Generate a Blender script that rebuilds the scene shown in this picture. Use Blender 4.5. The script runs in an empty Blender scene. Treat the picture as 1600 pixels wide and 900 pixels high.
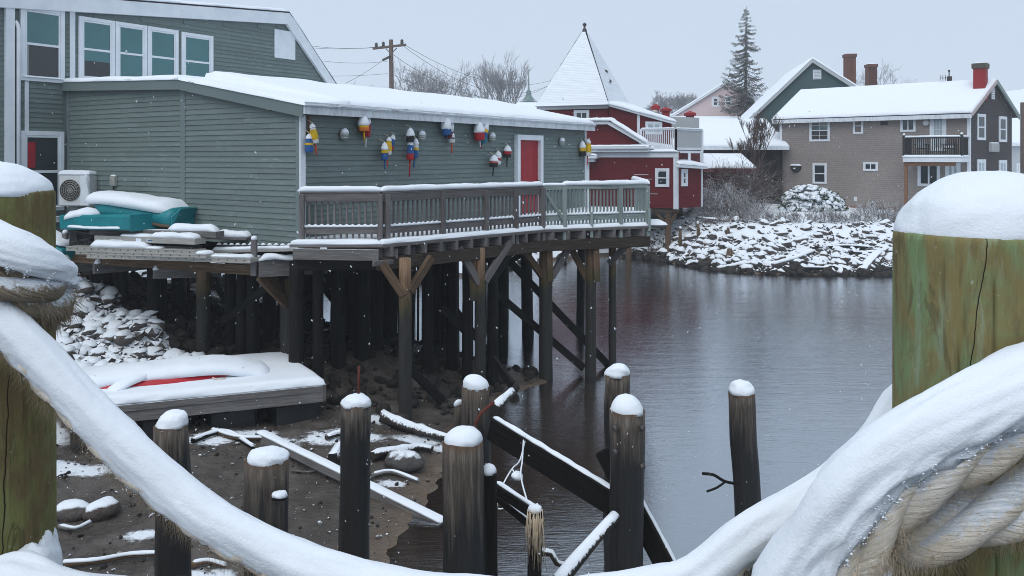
import bpy, bmesh, math, random
from mathutils import Vector, noise as mnoise
R = random.Random(7)
sc = bpy.context.scene
COL = sc.collection
rad = math.radians

# ------------------------------------------------------------------ camera, sky, sun, exposure
CZ, F, HX, HY = 5.0, 1280.0, 800.0, 245.0
cam = bpy.data.cameras.new('camera')
cam.sensor_width = 36.0; cam.lens = 36.0 * F / 1600.0
cam.shift_y = (HY - 450.0) / 1600.0
cam.clip_start = 0.05; cam.clip_end = 2000
camo = bpy.data.objects.new('camera', cam); COL.objects.link(camo)
camo.location = (0, 0, CZ); camo.rotation_euler = (rad(90), 0, 0)
sc.camera = camo

SUN_EL, SUN_AZ = rad(58), rad(-150)
w = bpy.data.worlds.new('World'); sc.world = w; w.use_nodes = True
nt = w.node_tree; nt.nodes.clear()
sky = nt.nodes.new('ShaderNodeTexSky'); sky.sky_type = 'NISHITA'; sky.sun_disc = False
sky.sun_elevation = SUN_EL; sky.sun_rotation = SUN_AZ
sky.dust_density = 4.0; sky.air_density = 1.0
over = nt.nodes.new('ShaderNodeRGB'); over.outputs[0].default_value = (5.5, 6.45, 7.7, 1)   # cloud cover
mixw = nt.nodes.new('ShaderNodeMixRGB'); mixw.inputs[0].default_value = 0.93
bg = nt.nodes.new('ShaderNodeBackground'); bg.inputs[1].default_value = 0.10
wo = nt.nodes.new('ShaderNodeOutputWorld')
nt.links.new(sky.outputs[0], mixw.inputs[1]); nt.links.new(over.outputs[0], mixw.inputs[2])
nt.links.new(mixw.outputs[0], bg.inputs[0]); nt.links.new(bg.outputs[0], wo.inputs[0])

sun = bpy.data.lights.new('sun', 'SUN'); sun.energy = 1.45; sun.angle = rad(55); sun.color = (1, 0.985, 0.96)
so = bpy.data.objects.new('sun', sun); COL.objects.link(so)
so.rotation_euler = (rad(90) - SUN_EL, 0, rad(-28))

sc.view_settings.view_transform = 'Standard'; sc.view_settings.look = 'None'
sc.view_settings.exposure = 0.2; sc.view_settings.gamma = 1.0
sc.render.engine = 'CYCLES'
cy = sc.cycles
cy.filter_width = .95; cy.use_denoising = True; cy.max_bounces = 7; cy.diffuse_bounces = 3; cy.glossy_bounces = 3
cy.transparent_max_bounces = 16; cy.volume_bounces = 1; cy.caustics_reflective = False; cy.caustics_refractive = False

# ------------------------------------------------------------------ helpers
def P(px, py, Y):
    return Vector(((px - HX) / F * Y, Y, CZ - (py - HY) / F * Y))

def V(*a): return Vector(a)
def ss(a, b, x):
    t = max(0.0, min(1.0, (x - a) / (b - a))); return t * t * (3 - 2 * t)
def nz(x, y=0.0, z=0.0): return mnoise.noise(Vector((x, y, z)))
def fbm(x, y, z=0.0, o=4):
    s = 0; a = 1; t = 0
    for i in range(o):
        s += a * mnoise.noise(Vector((x, y, z))); t += a; a *= .5; x *= 2.03; y *= 2.03; z *= 2.03
    return s / t

WL = {}
def root(name, loc, label, cat, group=None):
    o = bpy.data.objects.new(name, None); COL.objects.link(o)
    o.empty_display_size = .2; o.location = loc; WL[o.name] = Vector(loc)
    o['label'] = label; o['category'] = cat
    if group: o['group'] = group
    return o

class MB:
    def __init__(s):
        s.v = []; s.f = []; s.m = []; s.s = []; s.g = []
    def add(s, vs, fs, mi=0, smooth=False, gc=None):
        b = len(s.v); s.v.extend([tuple(x) for x in vs])
        for f in fs: s.f.append(tuple(i + b for i in f)); s.m.append(mi); s.s.append(smooth)
        s.g.extend([tuple(x) for x in (gc if gc is not None else vs)])
    def box(s, c, ax, ay, az, hx, hy, hz, bev=0.0, mi=0, jit=0.0):
        c = Vector(c); off = Vector((R.uniform(0, 50), R.uniform(0, 50), R.uniform(0, 50)))
        if bev <= 0:
            loc = [(x * hx, y * hy, z * hz) for x in (-1, 1) for y in (-1, 1) for z in (-1, 1)]
            fs = [(0, 1, 3, 2), (4, 6, 7, 5), (0, 4, 5, 1), (2, 3, 7, 6), (0, 2, 6, 4), (1, 5, 7, 3)]
        else:
            b = min(bev, hx * .9, hy * .9, hz * .9); loc = []; idx = {}
            for x in (-1, 1):
                for y in (-1, 1):
                    for z in (-1, 1):
                        for k in range(3):
                            p = [x * (hx - b), y * (hy - b), z * (hz - b)]
                            p[k] = (x * hx, y * hy, z * hz)[k]
                            idx[(x, y, z, k)] = len(loc); loc.append(tuple(p))
            fs = []
            for k in range(3):
                i, j = (k + 1) % 3, (k + 2) % 3
                for sg in (-1, 1):
                    q = []
                    for a, bb in ((-1, -1), (1, -1), (1, 1), (-1, 1)):
                        t = [0, 0, 0]; t[k] = sg; t[i] = a; t[j] = bb; q.append(idx[(t[0], t[1], t[2], k)])
                    fs.append(tuple(q))
                for a in (-1, 1):
                    for bb in (-1, 1):
                        t0 = [0, 0, 0]; t0[k] = -1; t0[i] = a; t0[j] = bb
                        t1 = list(t0); t1[k] = 1
                        fs.append((idx[(*t0, i)], idx[(*t1, i)], idx[(*t1, j)], idx[(*t0, j)]))
            for x in (-1, 1):
                for y in (-1, 1):
                    for z in (-1, 1): fs.append(tuple(idx[(x, y, z, k)] for k in range(3)))
        if jit: loc = [(a + R.uniform(-jit, jit), b2 + R.uniform(-jit, jit), c2 + R.uniform(-jit, jit)) for a, b2, c2 in loc]
        s.add([c + ax * l[0] + ay * l[1] + az * l[2] for l in loc], fs, mi, False, [Vector(l) + off for l in loc])
    def abox(s, x0, x1, y0, y1, z0, z1, bev=0, mi=0):
        s.box(((x0 + x1) / 2, (y0 + y1) / 2, (z0 + z1) / 2), V(1, 0, 0), V(0, 1, 0), V(0, 0, 1), abs(x1 - x0) / 2, abs(y1 - y0) / 2, abs(z1 - z0) / 2, bev, mi)
    def beam(s, p0, p1, wd, ht, bev=0.006, mi=0, up=None, jit=0.0):
        p0 = Vector(p0); p1 = Vector(p1); d = p1 - p0; L = d.length; ax = d / L
        u = Vector(up) if up is not None else (V(0, 0, 1) if abs(ax.z) < .97 else V(0, 1, 0))
        ay = u.cross(ax).normalized(); az = ax.cross(ay)
        s.box((p0 + p1) / 2, ax, ay, az, L / 2, wd / 2, ht / 2, bev, mi, jit)
    def tube(s, path, radii, n=8, mi=0, cap=True, smooth=True, rough=0.0, sx=1.0):
        path = [Vector(p) for p in path]; m = len(path)
        if not hasattr(radii, '__len__'): radii = [radii] * m
        vs = []; g = []; L = 0; off = R.uniform(0, 60)
        t0 = (path[1] - path[0]).normalized()
        u = V(0, 0, 1) if abs(t0.z) < .9 else V(1, 0, 0)
        a = u.cross(t0).normalized()
        for i, p in enumerate(path):
            t = (path[min(i + 1, m - 1)] - path[max(i - 1, 0)])
            t = t.normalized() if t.length > 1e-9 else t0
            a = (a - t * a.dot(t)).normalized(); b = t.cross(a)
            if i: L += (p - path[i - 1]).length
            for k in range(n):
                th = 2 * math.pi * k / n; r = radii[i]
                if rough: r *= 1 + rough * nz(math.cos(th) * 1.6 + off, math.sin(th) * 1.6, L * 2.5)
                vs.append(p + a * (math.cos(th) * r * sx) + b * (math.sin(th) * r)); g.append((L + off, math.cos(th) * radii[i], math.sin(th) * radii[i]))
        fs = []
        for i in range(m - 1):
            for k in range(n):
                fs.append((i * n + k, i * n + (k + 1) % n, (i + 1) * n + (k + 1) % n, (i + 1) * n + k))
        s.add(vs, fs, mi, smooth, g)
        if cap:
            b = len(s.v) - n * m
            s.f.append(tuple(b + k for k in range(n - 1, -1, -1))); s.m.append(mi); s.s.append(False)
            s.f.append(tuple(b + (m - 1) * n + k for k in range(n))); s.m.append(mi); s.s.append(False)
    def lathe(s, prof, c, n=16, ax=None, mis=None, smooth=True, sx=1.0):
        # prof: (radius, height) list along axis
        c = Vector(c); z = Vector(ax).normalized() if ax is not None else V(0, 0, 1)
        x = z.cross(V(0, 1, 0.01)).normalized(); y = z.cross(x)
        off = R.uniform(0, 30); vs = []; g = []
        for r, h in prof:
            for k in range(n):
                th = 2 * math.pi * k / n
                vs.append(c + z * h + x * (r * math.cos(th) * sx) + y * (r * math.sin(th))); g.append((h + off, r * math.cos(th), r * math.sin(th)))
        b = len(s.v); s.add(vs, [], 0, smooth, g)
        for i in range(len(prof) - 1):
            for k in range(n):
                s.f.append((b + i * n + k, b + i * n + (k + 1) % n, b + (i + 1) * n + (k + 1) % n, b + (i + 1) * n + k)); s.m.append(mis[i] if mis else 0); s.s.append(smooth)
        s.f.append(tuple(b + k for k in range(n - 1, -1, -1))); s.m.append(mis[0] if mis else 0); s.s.append(False)
        e = b + (len(prof) - 1) * n
        s.f.append(tuple(e + k for k in range(n))); s.m.append(mis[-1] if mis else 0); s.s.append(False)
    def prism(s, poly, ext, mi=0):
        n = len(poly); ext = Vector(ext); a = [Vector(p) for p in poly]; b = [p + ext for p in a]
        fs = [tuple(range(n)), tuple(range(2 * n - 1, n - 1, -1))] + [(i, (i + 1) % n, n + (i + 1) % n, n + i) for i in range(n)]
        s.add(a + b, fs, mi)
    def build(s, name, mats, parent=None, recalc=True, label=None, cat=None, group=None, kind=None, auto=False):
        if not s.v: return None
        off = WL[parent.name] if parent is not None else Vector((0, 0, 0))
        me = bpy.data.meshes.new(name)
        me.from_pydata([(x - off.x, y - off.y, z - off.z) for x, y, z in s.v], [], s.f)
        if not isinstance(mats, (list, tuple)): mats = [mats]
        for m in mats: me.materials.append(m)
        me.polygons.foreach_set('material_index', s.m)
        me.polygons.foreach_set('use_smooth', s.s)
        at = me.attributes.new('gc', 'FLOAT_VECTOR', 'POINT')
        at.data.foreach_set('vector', [c for q in s.g for c in q])
        if recalc:
            bm = bmesh.new(); bm.from_mesh(me); bmesh.ops.recalc_face_normals(bm, faces=bm.faces[:]); bm.to_mesh(me); bm.free()
        me.update()
        o = bpy.data.objects.new(name, me); COL.objects.link(o)
        if parent is not None: o.parent = parent
        WL[o.name] = off.copy()
        if label: o['label'] = label
        if cat: o['category'] = cat
        if group: o['group'] = group
        if kind: o['kind'] = kind
        return o

def piece(name, me, parent, wloc, rot=None, scale=None):
    """one more object that shares the mesh ME, at world place WLOC"""
    o = bpy.data.objects.new(name, me); COL.objects.link(o)
    off = WL[parent.name] if parent is not None else Vector((0, 0, 0))
    o.parent = parent; o.location = Vector(wloc) - off
    if rot is not None: o.rotation_euler = rot
    if scale is not None: o.scale = scale
    return o

def mesh_of(mb, mats):
    o = mb.build('tmp', mats); me = o.data; bpy.data.objects.remove(o); return me

def resample(pts, step):
    pts = [Vector(p) for p in pts]
    if len(pts) > 2:   # Catmull-Rom
        q = [pts[0] * 2 - pts[1]] + pts + [pts[-1] * 2 - pts[-2]]; out = []
        for i in range(1, len(q) - 2):
            n = max(2, int((q[i + 1] - q[i]).length / step))
            for k in range(n):
                t = k / n; a, b, c, d = q[i - 1:i + 3]
                out.append(.5 * ((2 * b) + (c - a) * t + (2 * a - 5 * b + 4 * c - d) * t * t + (3 * b - a - 3 * c + d) * t ** 3))
        out.append(pts[-1]); return out
    n = max(2, int((pts[1] - pts[0]).length / step))
    return [pts[0].lerp(pts[1], k / n) for k in range(n + 1)]

def snow_strip(mb, pts, hw, hgt, step=.1, lump=.25, prof=9, taper=True, th0=0.0, th1=180.0, shift=0.0, nsc=3.0, flat=.65):
    """snow lying along a line: rounded, uneven section swept over it"""
    pts = resample(pts, step); m = len(pts); vs = []; off = R.uniform(0, 99)
    for i, p in enumerate(pts):
        t = (pts[min(i + 1, m - 1)] - pts[max(i - 1, 0)]); t.z *= .6; t.normalize()
        sd = t.cross(V(0, 0, 1)); sd = sd.normalized() if sd.length > .05 else V(1, 0, 0)
        up = sd.cross(t)
        L = i * step; e = 1.0
        if taper:
            de = min(i, m - 1 - i) / max(1.0, m - 1) * (m - 1) * step
            e = math.sqrt(max(.04, min(1.0, de / max(hgt * 1.1, 1e-3))))
        for k in range(prof):
            th = rad(th0 + (th1 - th0) * k / (prof - 1)); c, sn = math.cos(th), math.sin(th)
            n1 = 1 + lump * nz(L * nsc + off, c * 1.4, sn * 1.4) + lump * .5 * nz(L * nsc * 3 + off, c * 3, sn * 3)
            vs.append(p + sd * (math.copysign(abs(c) ** .85, c) * hw * (.45 + .55 * e) * (1 + lump * .35 * nz(L * nsc * 1.4 + off + 7, c * 2, 0))) +
                      up * (shift + math.copysign(abs(sn) ** flat, sn) * hgt * n1 * e))
    fs = []
    for i in range(m - 1):
        for k in range(prof): fs.append((i * prof + k, i * prof + (k + 1) % prof, (i + 1) * prof + (k + 1) % prof, (i + 1) * prof + k))
    mb.add(vs, fs, 0, True)
    b = len(mb.v) - m * prof
    for q in (range(prof - 1, -1, -1), range((m - 1) * prof, m * prof)):
        mb.f.append(tuple(b + k for k in q)); mb.m.append(0); mb.s.append(True)

def snow_cap(mb, c, r, h, n=26, rings=9, over=1.04, lump=.1, nsc=5.0, tilt=(0, 0), skew=(0, 0), p=2.4):
    c = Vector(c); vs = []; off = R.uniform(0, 99)
    for j in range(rings + 1):
        t = j / rings; q = math.sin(t * math.pi / 2); hh = (1 - q ** p) ** (1 / p) if t < 1 else 0
        for k in range(n):
            th = 2 * math.pi * k / n; x, y = math.cos(th) * q, math.sin(th) * q
            d = 1 + lump * nz(x * nsc * .5 + off, y * nsc * .5, hh * 2) + lump * .4 * nz(x * nsc * 2 + off, y * nsc * 2, hh * 4)
            zz = h * hh * d + (x * tilt[0] + y * tilt[1])
            if j == rings: zz -= h * .10 * (1 + nz(th * 2.2 + off, 1, 1))
            vs.append(c + V(x * r * over * d + skew[0] * hh, y * r * over * d + skew[1] * hh, zz))
    fs = []
    for j in range(rings):
        for k in range(n): fs.append((j * n + k, j * n + (k + 1) % n, (j + 1) * n + (k + 1) % n, (j + 1) * n + k))
    mb.add(vs, fs, 0, True)
    b = len(mb.v) - n * (rings + 1)
    mb.f.append(tuple(b + rings * n + k for k in range(n))); mb.m.append(0); mb.s.append(False)

def snow_sheet(mb, c00, c10, c11, c01, thick, nx=30, ny=12, lump=.25, nsc=1.2, edge=.12, tfun=None):
    """blanket of snow over a four-cornered surface, thinning to a rounded edge"""
    a, b, c, d = [Vector(q) for q in (c00, c10, c11, c01)]; off = R.uniform(0, 99)
    wx = ((b - a).length + (c - d).length) / 2; wy = ((d - a).length + (c - b).length) / 2
    vs = []; N = (nx + 1) * (ny + 1)
    us = [.5 - .5 * math.cos(math.pi * i / nx) if nx < 12 else i / nx for i in range(nx + 1)]
    def warp(t, n, wd):   # denser rows near the edges
        e = min(.3, 1.0 * edge / max(wd, .01))
        return t
    for j in range(ny + 1):
        for i in range(nx + 1):
            u, v = i / nx, j / ny
            # pull second rows close to the border so the edge is round
            if i == 1: u = min(.5 / nx, edge * .35 / wx)
            if i == 2: u = min(1.5 / nx, edge * .9 / wx)
            if i == nx - 1: u = 1 - min(.5 / nx, edge * .35 / wx)
            if i == nx - 2: u = 1 - min(1.5 / nx, edge * .9 / wx)
            if j == 1: v = min(.5 / ny, edge * .35 / wy)
            if j == 2: v = min(1.5 / ny, edge * .9 / wy)
            if j == ny - 1: v = 1 - min(.5 / ny, edge * .35 / wy)
            if j == ny - 2: v = 1 - min(1.5 / ny, edge * .9 / wy)
            p = a * (1 - u) * (1 - v) + b * u * (1 - v) + c * u * v + d * (1 - u) * v
            de = min(u * wx, (1 - u) * wx, v * wy, (1 - v) * wy)
            q = min(1, de / edge); e = math.sqrt(max(0, 1 - (1 - q) ** 2)) * .85 + .15
            if i in (0, nx) or j in (0, ny): p = p + V(nz(p.x * 3, p.y * 3, off), nz(p.x * 3, p.y * 3, off + 9), 0) * min(.06, edge * .4)
            t = thick * e * (1 + lump * fbm(p.x * nsc + off, p.y * nsc, p.z * nsc, 3))
            if tfun: t *= tfun(u, v)
            vs.append(p + V(0, 0, t))
    for j in range(ny + 1):
        for i in range(nx + 1):
            u, v = i / nx, j / ny
            p = a * (1 - u) * (1 - v) + b * u * (1 - v) + c * u * v + d * (1 - u) * v
            vs.append(p + V(0, 0, .002))
    fs = []; W1 = nx + 1
    for j in range(ny):
        for i in range(nx):
            q = (j * W1 + i, j * W1 + i + 1, (j + 1) * W1 + i + 1, (j + 1) * W1 + i)
            fs.append(q); fs.append(tuple(N + k for k in reversed(q)))
    rim = [i for i in range(W1)] + [j * W1 + nx for j in range(1, ny + 1)] + [ny * W1 + i for i in range(nx - 1, -1, -1)] + [j * W1 for j in range(ny - 1, 0, -1)]
    for k in range(len(rim)):
        i0, i1 = rim[k], rim[(k + 1) % len(rim)]; fs.append((i0, N + i0, N + i1, i1))
    mb.add(vs, fs, 0, True)

# ------------------------------------------------------------------ materials
class NT:
    def __init__(s, name):
        s.m = bpy.data.materials.new(name); s.m.use_nodes = True; s.t = s.m.node_tree; s.t.nodes.clear()
        s.out = s.n('ShaderNodeOutputMaterial'); s.b = s.n('ShaderNodeBsdfPrincipled'); s.l(s.b.outputs[0], s.out.inputs[0])
    def n(s, t, **k):
        x = s.t.nodes.new(t)
        for a, v in k.items(): setattr(x, a, v)
        return x
    def l(s, a, b): s.t.links.new(a, b)
    def coord(s, kind, scale):
        if kind == 'gc': c = s.n('ShaderNodeAttribute', attribute_name='gc').outputs['Vector']
        elif kind == 'pos': c = s.n('ShaderNodeNewGeometry').outputs['Position']
        else: c = s.n('ShaderNodeTexCoord').outputs['Object']
        mp = s.n('ShaderNodeMapping'); mp.inputs['Scale'].default_value = scale; s.l(c, mp.inputs[0]); return mp.outputs[0]
    def noise(s, vec, scale, detail=4, rough=.55, dist=0):
        x = s.n('ShaderNodeTexNoise'); x.inputs['Scale'].default_value = scale; x.inputs['Detail'].default_value = detail
        x.inputs['Roughness'].default_value = rough; x.inputs['Distortion'].default_value = dist; s.l(vec, x.inputs['Vector']); return x.outputs['Fac']
    def ramp(s, fac, stops, interp='LINEAR'):
        x = s.n('ShaderNodeValToRGB'); x.color_ramp.interpolation = interp; e = x.color_ramp.elements
        while len(e) < len(stops): e.new(.5)
        for q, (p, c) in zip(e, stops):
            q.position = p; q.color = (*c, 1) if hasattr(c, '__len__') else (c, c, c, 1)
        s.l(fac, x.inputs[0]); return x.outputs[0]
    def mix(s, fac, a, b, mode='MIX'):
        x = s.n('ShaderNodeMixRGB', blend_type=mode)
        for i, q in enumerate((fac, a, b)):
            if hasattr(q, 'type') and hasattr(q, 'is_output'): s.l(q, x.inputs[i])
            elif i == 0: x.inputs[0].default_value = q
            else: x.inputs[i].default_value = (*q, 1)
        return x.outputs[0]
    def math(s, op, a, b=0.0):
        x = s.n('ShaderNodeMath', operation=op)
        for i, q in enumerate((a, b)):
            if hasattr(q, 'is_output'): s.l(q, x.inputs[i])
            else: x.inputs[i].default_value = q
        return x.outputs[0]
    def bump(s, h, strength=.3, dist=.02, prev=None):
        x = s.n('ShaderNodeBump'); x.inputs['Strength'].default_value = strength; x.inputs['Distance'].default_value = dist
        s.l(h, x.inputs['Height'])
        if prev is not None: s.l(prev, x.inputs['Normal'])
        return x.outputs[0]
    def rnd(s, col, amt):
        oi = s.n('ShaderNodeObjectInfo'); v = s.math('ADD', s.math('MULTIPLY', oi.outputs['Random'], amt), 1 - amt / 2)
        return s.mix(1.0, col, s.comb(v), 'MULTIPLY')
    def comb(s, v):
        x = s.n('ShaderNodeCombineXYZ')
        for i in range(3): s.l(v, x.inputs[i])
        return x.outputs[0]
    def done(s, col=None, rough=.7, bump=None, spec=.3, metal=0.0):
        if col is not None:
            if hasattr(col, 'is_output'): s.l(col, s.b.inputs['Base Color'])
            else: s.b.inputs['Base Color'].default_value = (*col, 1)
        if hasattr(rough, 'is_output'): s.l(rough, s.b.inputs['Roughness'])
        else: s.b.inputs['Roughness'].default_value = rough
        s.b.inputs['Specular IOR Level'].default_value = spec; s.b.inputs['Metallic'].default_value = metal
        if bump is not None: s.l(bump, s.b.inputs['Normal'])
        return s.m
    def snowtop(s, col, thr=.45, width=.25, nscale=6.0, namp=.5, kind='pos', cover=None):
        """snow lying on the faces that look up, broken by noise; returns colour, mask"""
        g = s.n('ShaderNodeNewGeometry'); sx = s.n('ShaderNodeSeparateXYZ'); s.l(g.outputs['Normal'], sx.inputs[0])
        n = s.noise(s.coord(kind, (1, 1, 1)), nscale, 5, .65)
        v = s.math('ADD', sx.outputs['Z'], s.math('MULTIPLY', s.math('SUBTRACT', n, .5), namp * 2))
        mr = s.n('ShaderNodeMapRange'); mr.inputs['From Min'].default_value = thr; mr.inputs['From Max'].default_value = thr + width
        s.l(v, mr.inputs[0]); mask = mr.outputs[0]
        if cover is not None: mask = s.math('MULTIPLY', mask, cover)
        return s.mix(mask, col, SNOWC), mask

SNOWC = (.755, .805, .86)
def m_snow(name='snow', bump=.35, c=SNOWC):
    t = NT(name); p = t.coord('pos', (1, 1, 1))
    n1 = t.noise(p, 38, 6, .7); n2 = t.noise(p, 260, 3, .7)
    h = t.math('ADD', n1, t.math('MULTIPLY', n2, .35))
    b = t.bump(h, bump, .018)
    col = t.mix(t.noise(p, 6, 4), c, tuple(x * .965 for x in c))
    m = t.done(col, .75, b, .2)
    t.b.inputs['Subsurface Weight'].default_value = 0.0
    return m
def m_plain(name, c1, c2=None, scale=6, rough=.6, bump=.15, stretch=(1, 1, 1), kind='gc', spec=.3, metal=0, rnd=0, bdist=.01, snow=None):
    t = NT(name); p = t.coord(kind, stretch); n = t.noise(p, scale, 6, .6)
    col = t.ramp(n, [(.3, c1), (.7, c2 or tuple(x * .8 for x in c1))])
    if rnd: col = t.rnd(col, rnd)
    b = t.bump(t.noise(p, scale * 4, 4, .6), bump, bdist)
    if snow: col, mk = t.snowtop(col, *snow)
    return t.done(col, rough, b, spec, metal)
def m_wood(name, dark, mid, light, rough=.75, bump=.5, rnd=.35, grain=(1.0, 16, 16), blotch=None, snow=None, spec=.25):
    t = NT(name); p = t.coord('gc', grain); n = t.noise(p, 2.2, 8, .68, .4)
    col = t.ramp(n, [(.28, dark), (.5, mid), (.74, light)])
    fine = t.noise(t.coord('gc', (2.0, 60, 60)), 3, 3, .6)
    col = t.mix(t.math('MULTIPLY', t.math('SUBTRACT', 1.0, fine), .55), col, dark)
    if blotch:
        bn = t.noise(t.coord('gc', (1, 2, 2)), 1.6, 5, .6); col = t.mix(t.ramp(bn, [(.45, 0.0), (.62, 1.0)]), col, blotch)
    if rnd: col = t.rnd(col, rnd)
    if snow: col, mk = t.snowtop(col, *snow)
    b = t.bump(t.math('ADD', n, t.math('MULTIPLY', fine, .5)), bump, .012)
    return t.done(col, rough, b, spec)

def m_siding(name, c, c2, wear, rough=.62, rnd=.16, wearamt=.35):
    t = NT(name); p = t.coord('pos', (1, 1, 1))
    col = t.mix(t.noise(p, 1.1, 4), c, c2)
    n = t.noise(t.coord('pos', (1.2, 1.2, 7)), 3.5, 6, .7)
    col = t.mix(t.math('MULTIPLY', t.ramp(n, [(.56, 0.0), (.76, 1.0)]), wearamt), col, wear)
    col = t.rnd(col, rnd)
    b = t.bump(t.noise(t.coord('pos', (3, 3, 30)), 6, 4), .25, .006)
    return t.done(col, rough, b, .25)

def m_shingle(name, c1, c2, bw=.14, bh=.12, rough=.8, snow=0.0):
    t = NT(name)
    br = t.n('ShaderNodeTexBrick'); br.inputs['Scale'].default_value = 1.0
    br.inputs['Brick Width'].default_value = bw; br.inputs['Row Height'].default_value = bh; br.inputs['Mortar Size'].default_value = .006
    br.inputs['Color1'].default_value = (*c1, 1); br.inputs['Color2'].default_value = (*c2, 1); br.inputs['Mortar'].default_value = (*[x * .35 for x in c1], 1)
    at = t.n('ShaderNodeAttribute', attribute_name='gc'); t.l(at.outputs['Vector'], br.inputs['Vector'])
    n = t.noise(t.coord('gc', (1, 1, 1)), 1.4, 5)
    col = t.mix(t.math('MULTIPLY', n, .5), br.outputs['Color'], tuple(x * .55 for x in c2))
    n2 = t.noise(t.coord('gc', (14, 14, 14)), 3, 3)
    col = t.mix(t.math('MULTIPLY', n2, .3), col, tuple(min(1, x * 1.5) for x in c1))
    if snow:
        n3 = t.noise(t.coord('gc', (3, 8, 1)), 3.5, 5, .7)
        col = t.mix(t.ramp(n3, [(.6 - snow * .1, 0.0), (.72, .75)]), col, SNOWC)
    return t.done(col, rough, t.bump(br.outputs['Fac'], .3, .004), .15)

SNOW = m_snow(bump=.3)
SNOWFAR = m_snow('snow_far', .2)
GREY = m_siding('grey_green_paint', (.158, .198, .190), (.122, .160, .155), (.34, .41, .42), wearamt=.55)
GREYT = m_siding('grey_green_trim', (.16, .2, .2), (.13, .17, .17), (.3, .34, .34), wearamt=.2)
WHITE = m_plain('white_paint', (.74, .78, .82), (.62, .67, .72), 2.5, .5, .1, kind='pos')
def m_fascia():
    t = NT('weathered_white_paint'); n = t.noise(t.coord('pos', (4, 4, 1.2)), 1.6, 7, .75)
    col = t.ramp(n, [(.3, (.42, .45, .48)), (.45, (.6, .64, .68)), (.6, (.7, .75, .8))])
    return t.done(col, .6, t.bump(n, .15, .01), .25)
FASCIA = m_fascia()
RED = m_plain('red_paint', (.34, .006, .016), (.25, .005, .012), 3, .45, .15, (1, 1, 1))
REDSH = m_shingle('red_shingle', (.15, .014, .02), (.105, .011, .016), .17, .125)
TANSH = m_shingle('tan_shingle', (.31, .275, .255), (.255, .228, .215), .16, .115)
DARKSH = m_shingle('weathered_shingle', (.07, .058, .058), (.038, .032, .035), .17, .125, snow=.45)
GREENSD = m_siding('dark_green_paint', (.055, .098, .1), (.045, .082, .086), (.1, .15, .15), wearamt=.15)
PINKSD = m_siding('pale_pink_paint', (.62, .5, .5), (.57, .46, .46), (.7, .6, .6), wearamt=.2)
PALESD = m_siding('pale_grey_paint', (.45, .47, .48), (.4, .43, .45), (.6, .6, .6), wearamt=.2)
GREYWD = m_wood('grey_weathered_wood', (.07, .066, .064), (.17, .162, .158), (.3, .29, .285), snow=(.93, .08, 9, .12, 'gc'))
RAILWD = m_wood('grey_rail_wood', (.075, .07, .07), (.165, .155, .155), (.26, .25, .25))
GREENWD = m_wood('pale_green_painted_wood', (.13, .16, .155), (.27, .33, .32), (.36, .42, .41), rnd=.3)
BROWNWD = m_wood('brown_wet_wood', (.035, .022, .013), (.13, .085, .052), (.27, .19, .125))
DARKWD = m_wood('dark_wet_wood', (.004, .004, .004), (.010, .0095, .009), (.026, .023, .021), rough=.6, rnd=.4, spec=.12)  # wet wood blackened further, the shade under the pier is in its colour
CEDAR = m_wood('brown_stained_wood', (.1, .05, .028), (.2, .105, .06), (.26, .15, .09))
BRICK = m_shingle('brown_brick', (.16, .075, .055), (.1, .05, .04), .2, .07)
REDBRICK = m_plain('red_painted_brick', (.33, .02, .025), (.24, .015, .02), 5, .7, .3)
TEAL = m_plain('teal_hull_paint', (.012, .215, .245), (.008, .16, .185), 3, .4, .1)
ALU = m_plain('dull_aluminium', (.42, .41, .38), (.3, .29, .26), 5, .45, .1, (1, 6, 6), metal=.35)
STEEL = m_plain('dark_iron', (.05, .05, .052), (.09, .08, .075), 12, .5, .2, metal=.5)
RUST = m_plain('rusty_iron', (.13, .03, .018), (.06, .016, .01), 14, .8, .4)
BLACK = m_plain('black_plastic', (.016, .017, .018), (.028, .029, .03), 6, .5, .1)
ACW = m_plain('white_enamel', (.66, .68, .69), (.58, .6, .6), 2, .4, .05)
GLASSD = m_plain('dark_window_glass', (.018, .024, .03), (.035, .045, .052), 1.2, .06, .02, kind='pos', spec=.6)
BLIND = m_plain('teal_blind', (.15, .52, .54), (.11, .42, .45), 1.2, .6, .05, kind='pos')
CURTAIN = m_plain('pale_curtain', (.4, .47, .5), (.3, .36, .4), 3, .8, .1, kind='pos')
REDCUR = m_plain('red_curtain', (.35, .02, .035), (.2, .012, .02), 3, .8, .1, kind='pos')
def m_glass():
    t = NT('clear_window_glass'); t.t.nodes.remove(t.b)
    tr = t.n('ShaderNodeBsdfTransparent'); tr.inputs[0].default_value = (.86, .92, .92, 1)
    gl = t.n('ShaderNodeBsdfGlossy'); gl.inputs['Roughness'].default_value = .03
    fr = t.n('ShaderNodeFresnel'); fr.inputs[0].default_value = 1.5
    mx = t.n('ShaderNodeMixShader'); t.l(t.math('MINIMUM', t.math('ADD', fr.outputs[0], .04), 1.0), mx.inputs[0]); t.l(tr.outputs[0], mx.inputs[1]); t.l(gl.outputs[0], mx.inputs[2])
    t.l(mx.outputs[0], t.out.inputs[0]); return t.m
GLASS = m_glass()
BARKFAR = m_plain('frosted_grey_bark', (.2, .2, .21), (.3, .3, .315), 3, .85, .1, kind='pos')  # far bark kept pale, the haze of distance is put into its colour
BARK = m_plain('grey_bark', (.07, .06, .058), (.11, .1, .098), 8, .85, .3, (1, 3, 3))
TWIG = m_plain('brown_twig', (.07, .045, .038), (.11, .078, .068), 8, .85, .2, snow=(.6, .25, 20, .5))
BARKSN = m_plain('bark_with_snow', (.055, .045, .043), (.09, .078, .074), 8, .85, .3, (1, 3, 3), snow=(.62, .2, 14, .5))
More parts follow.
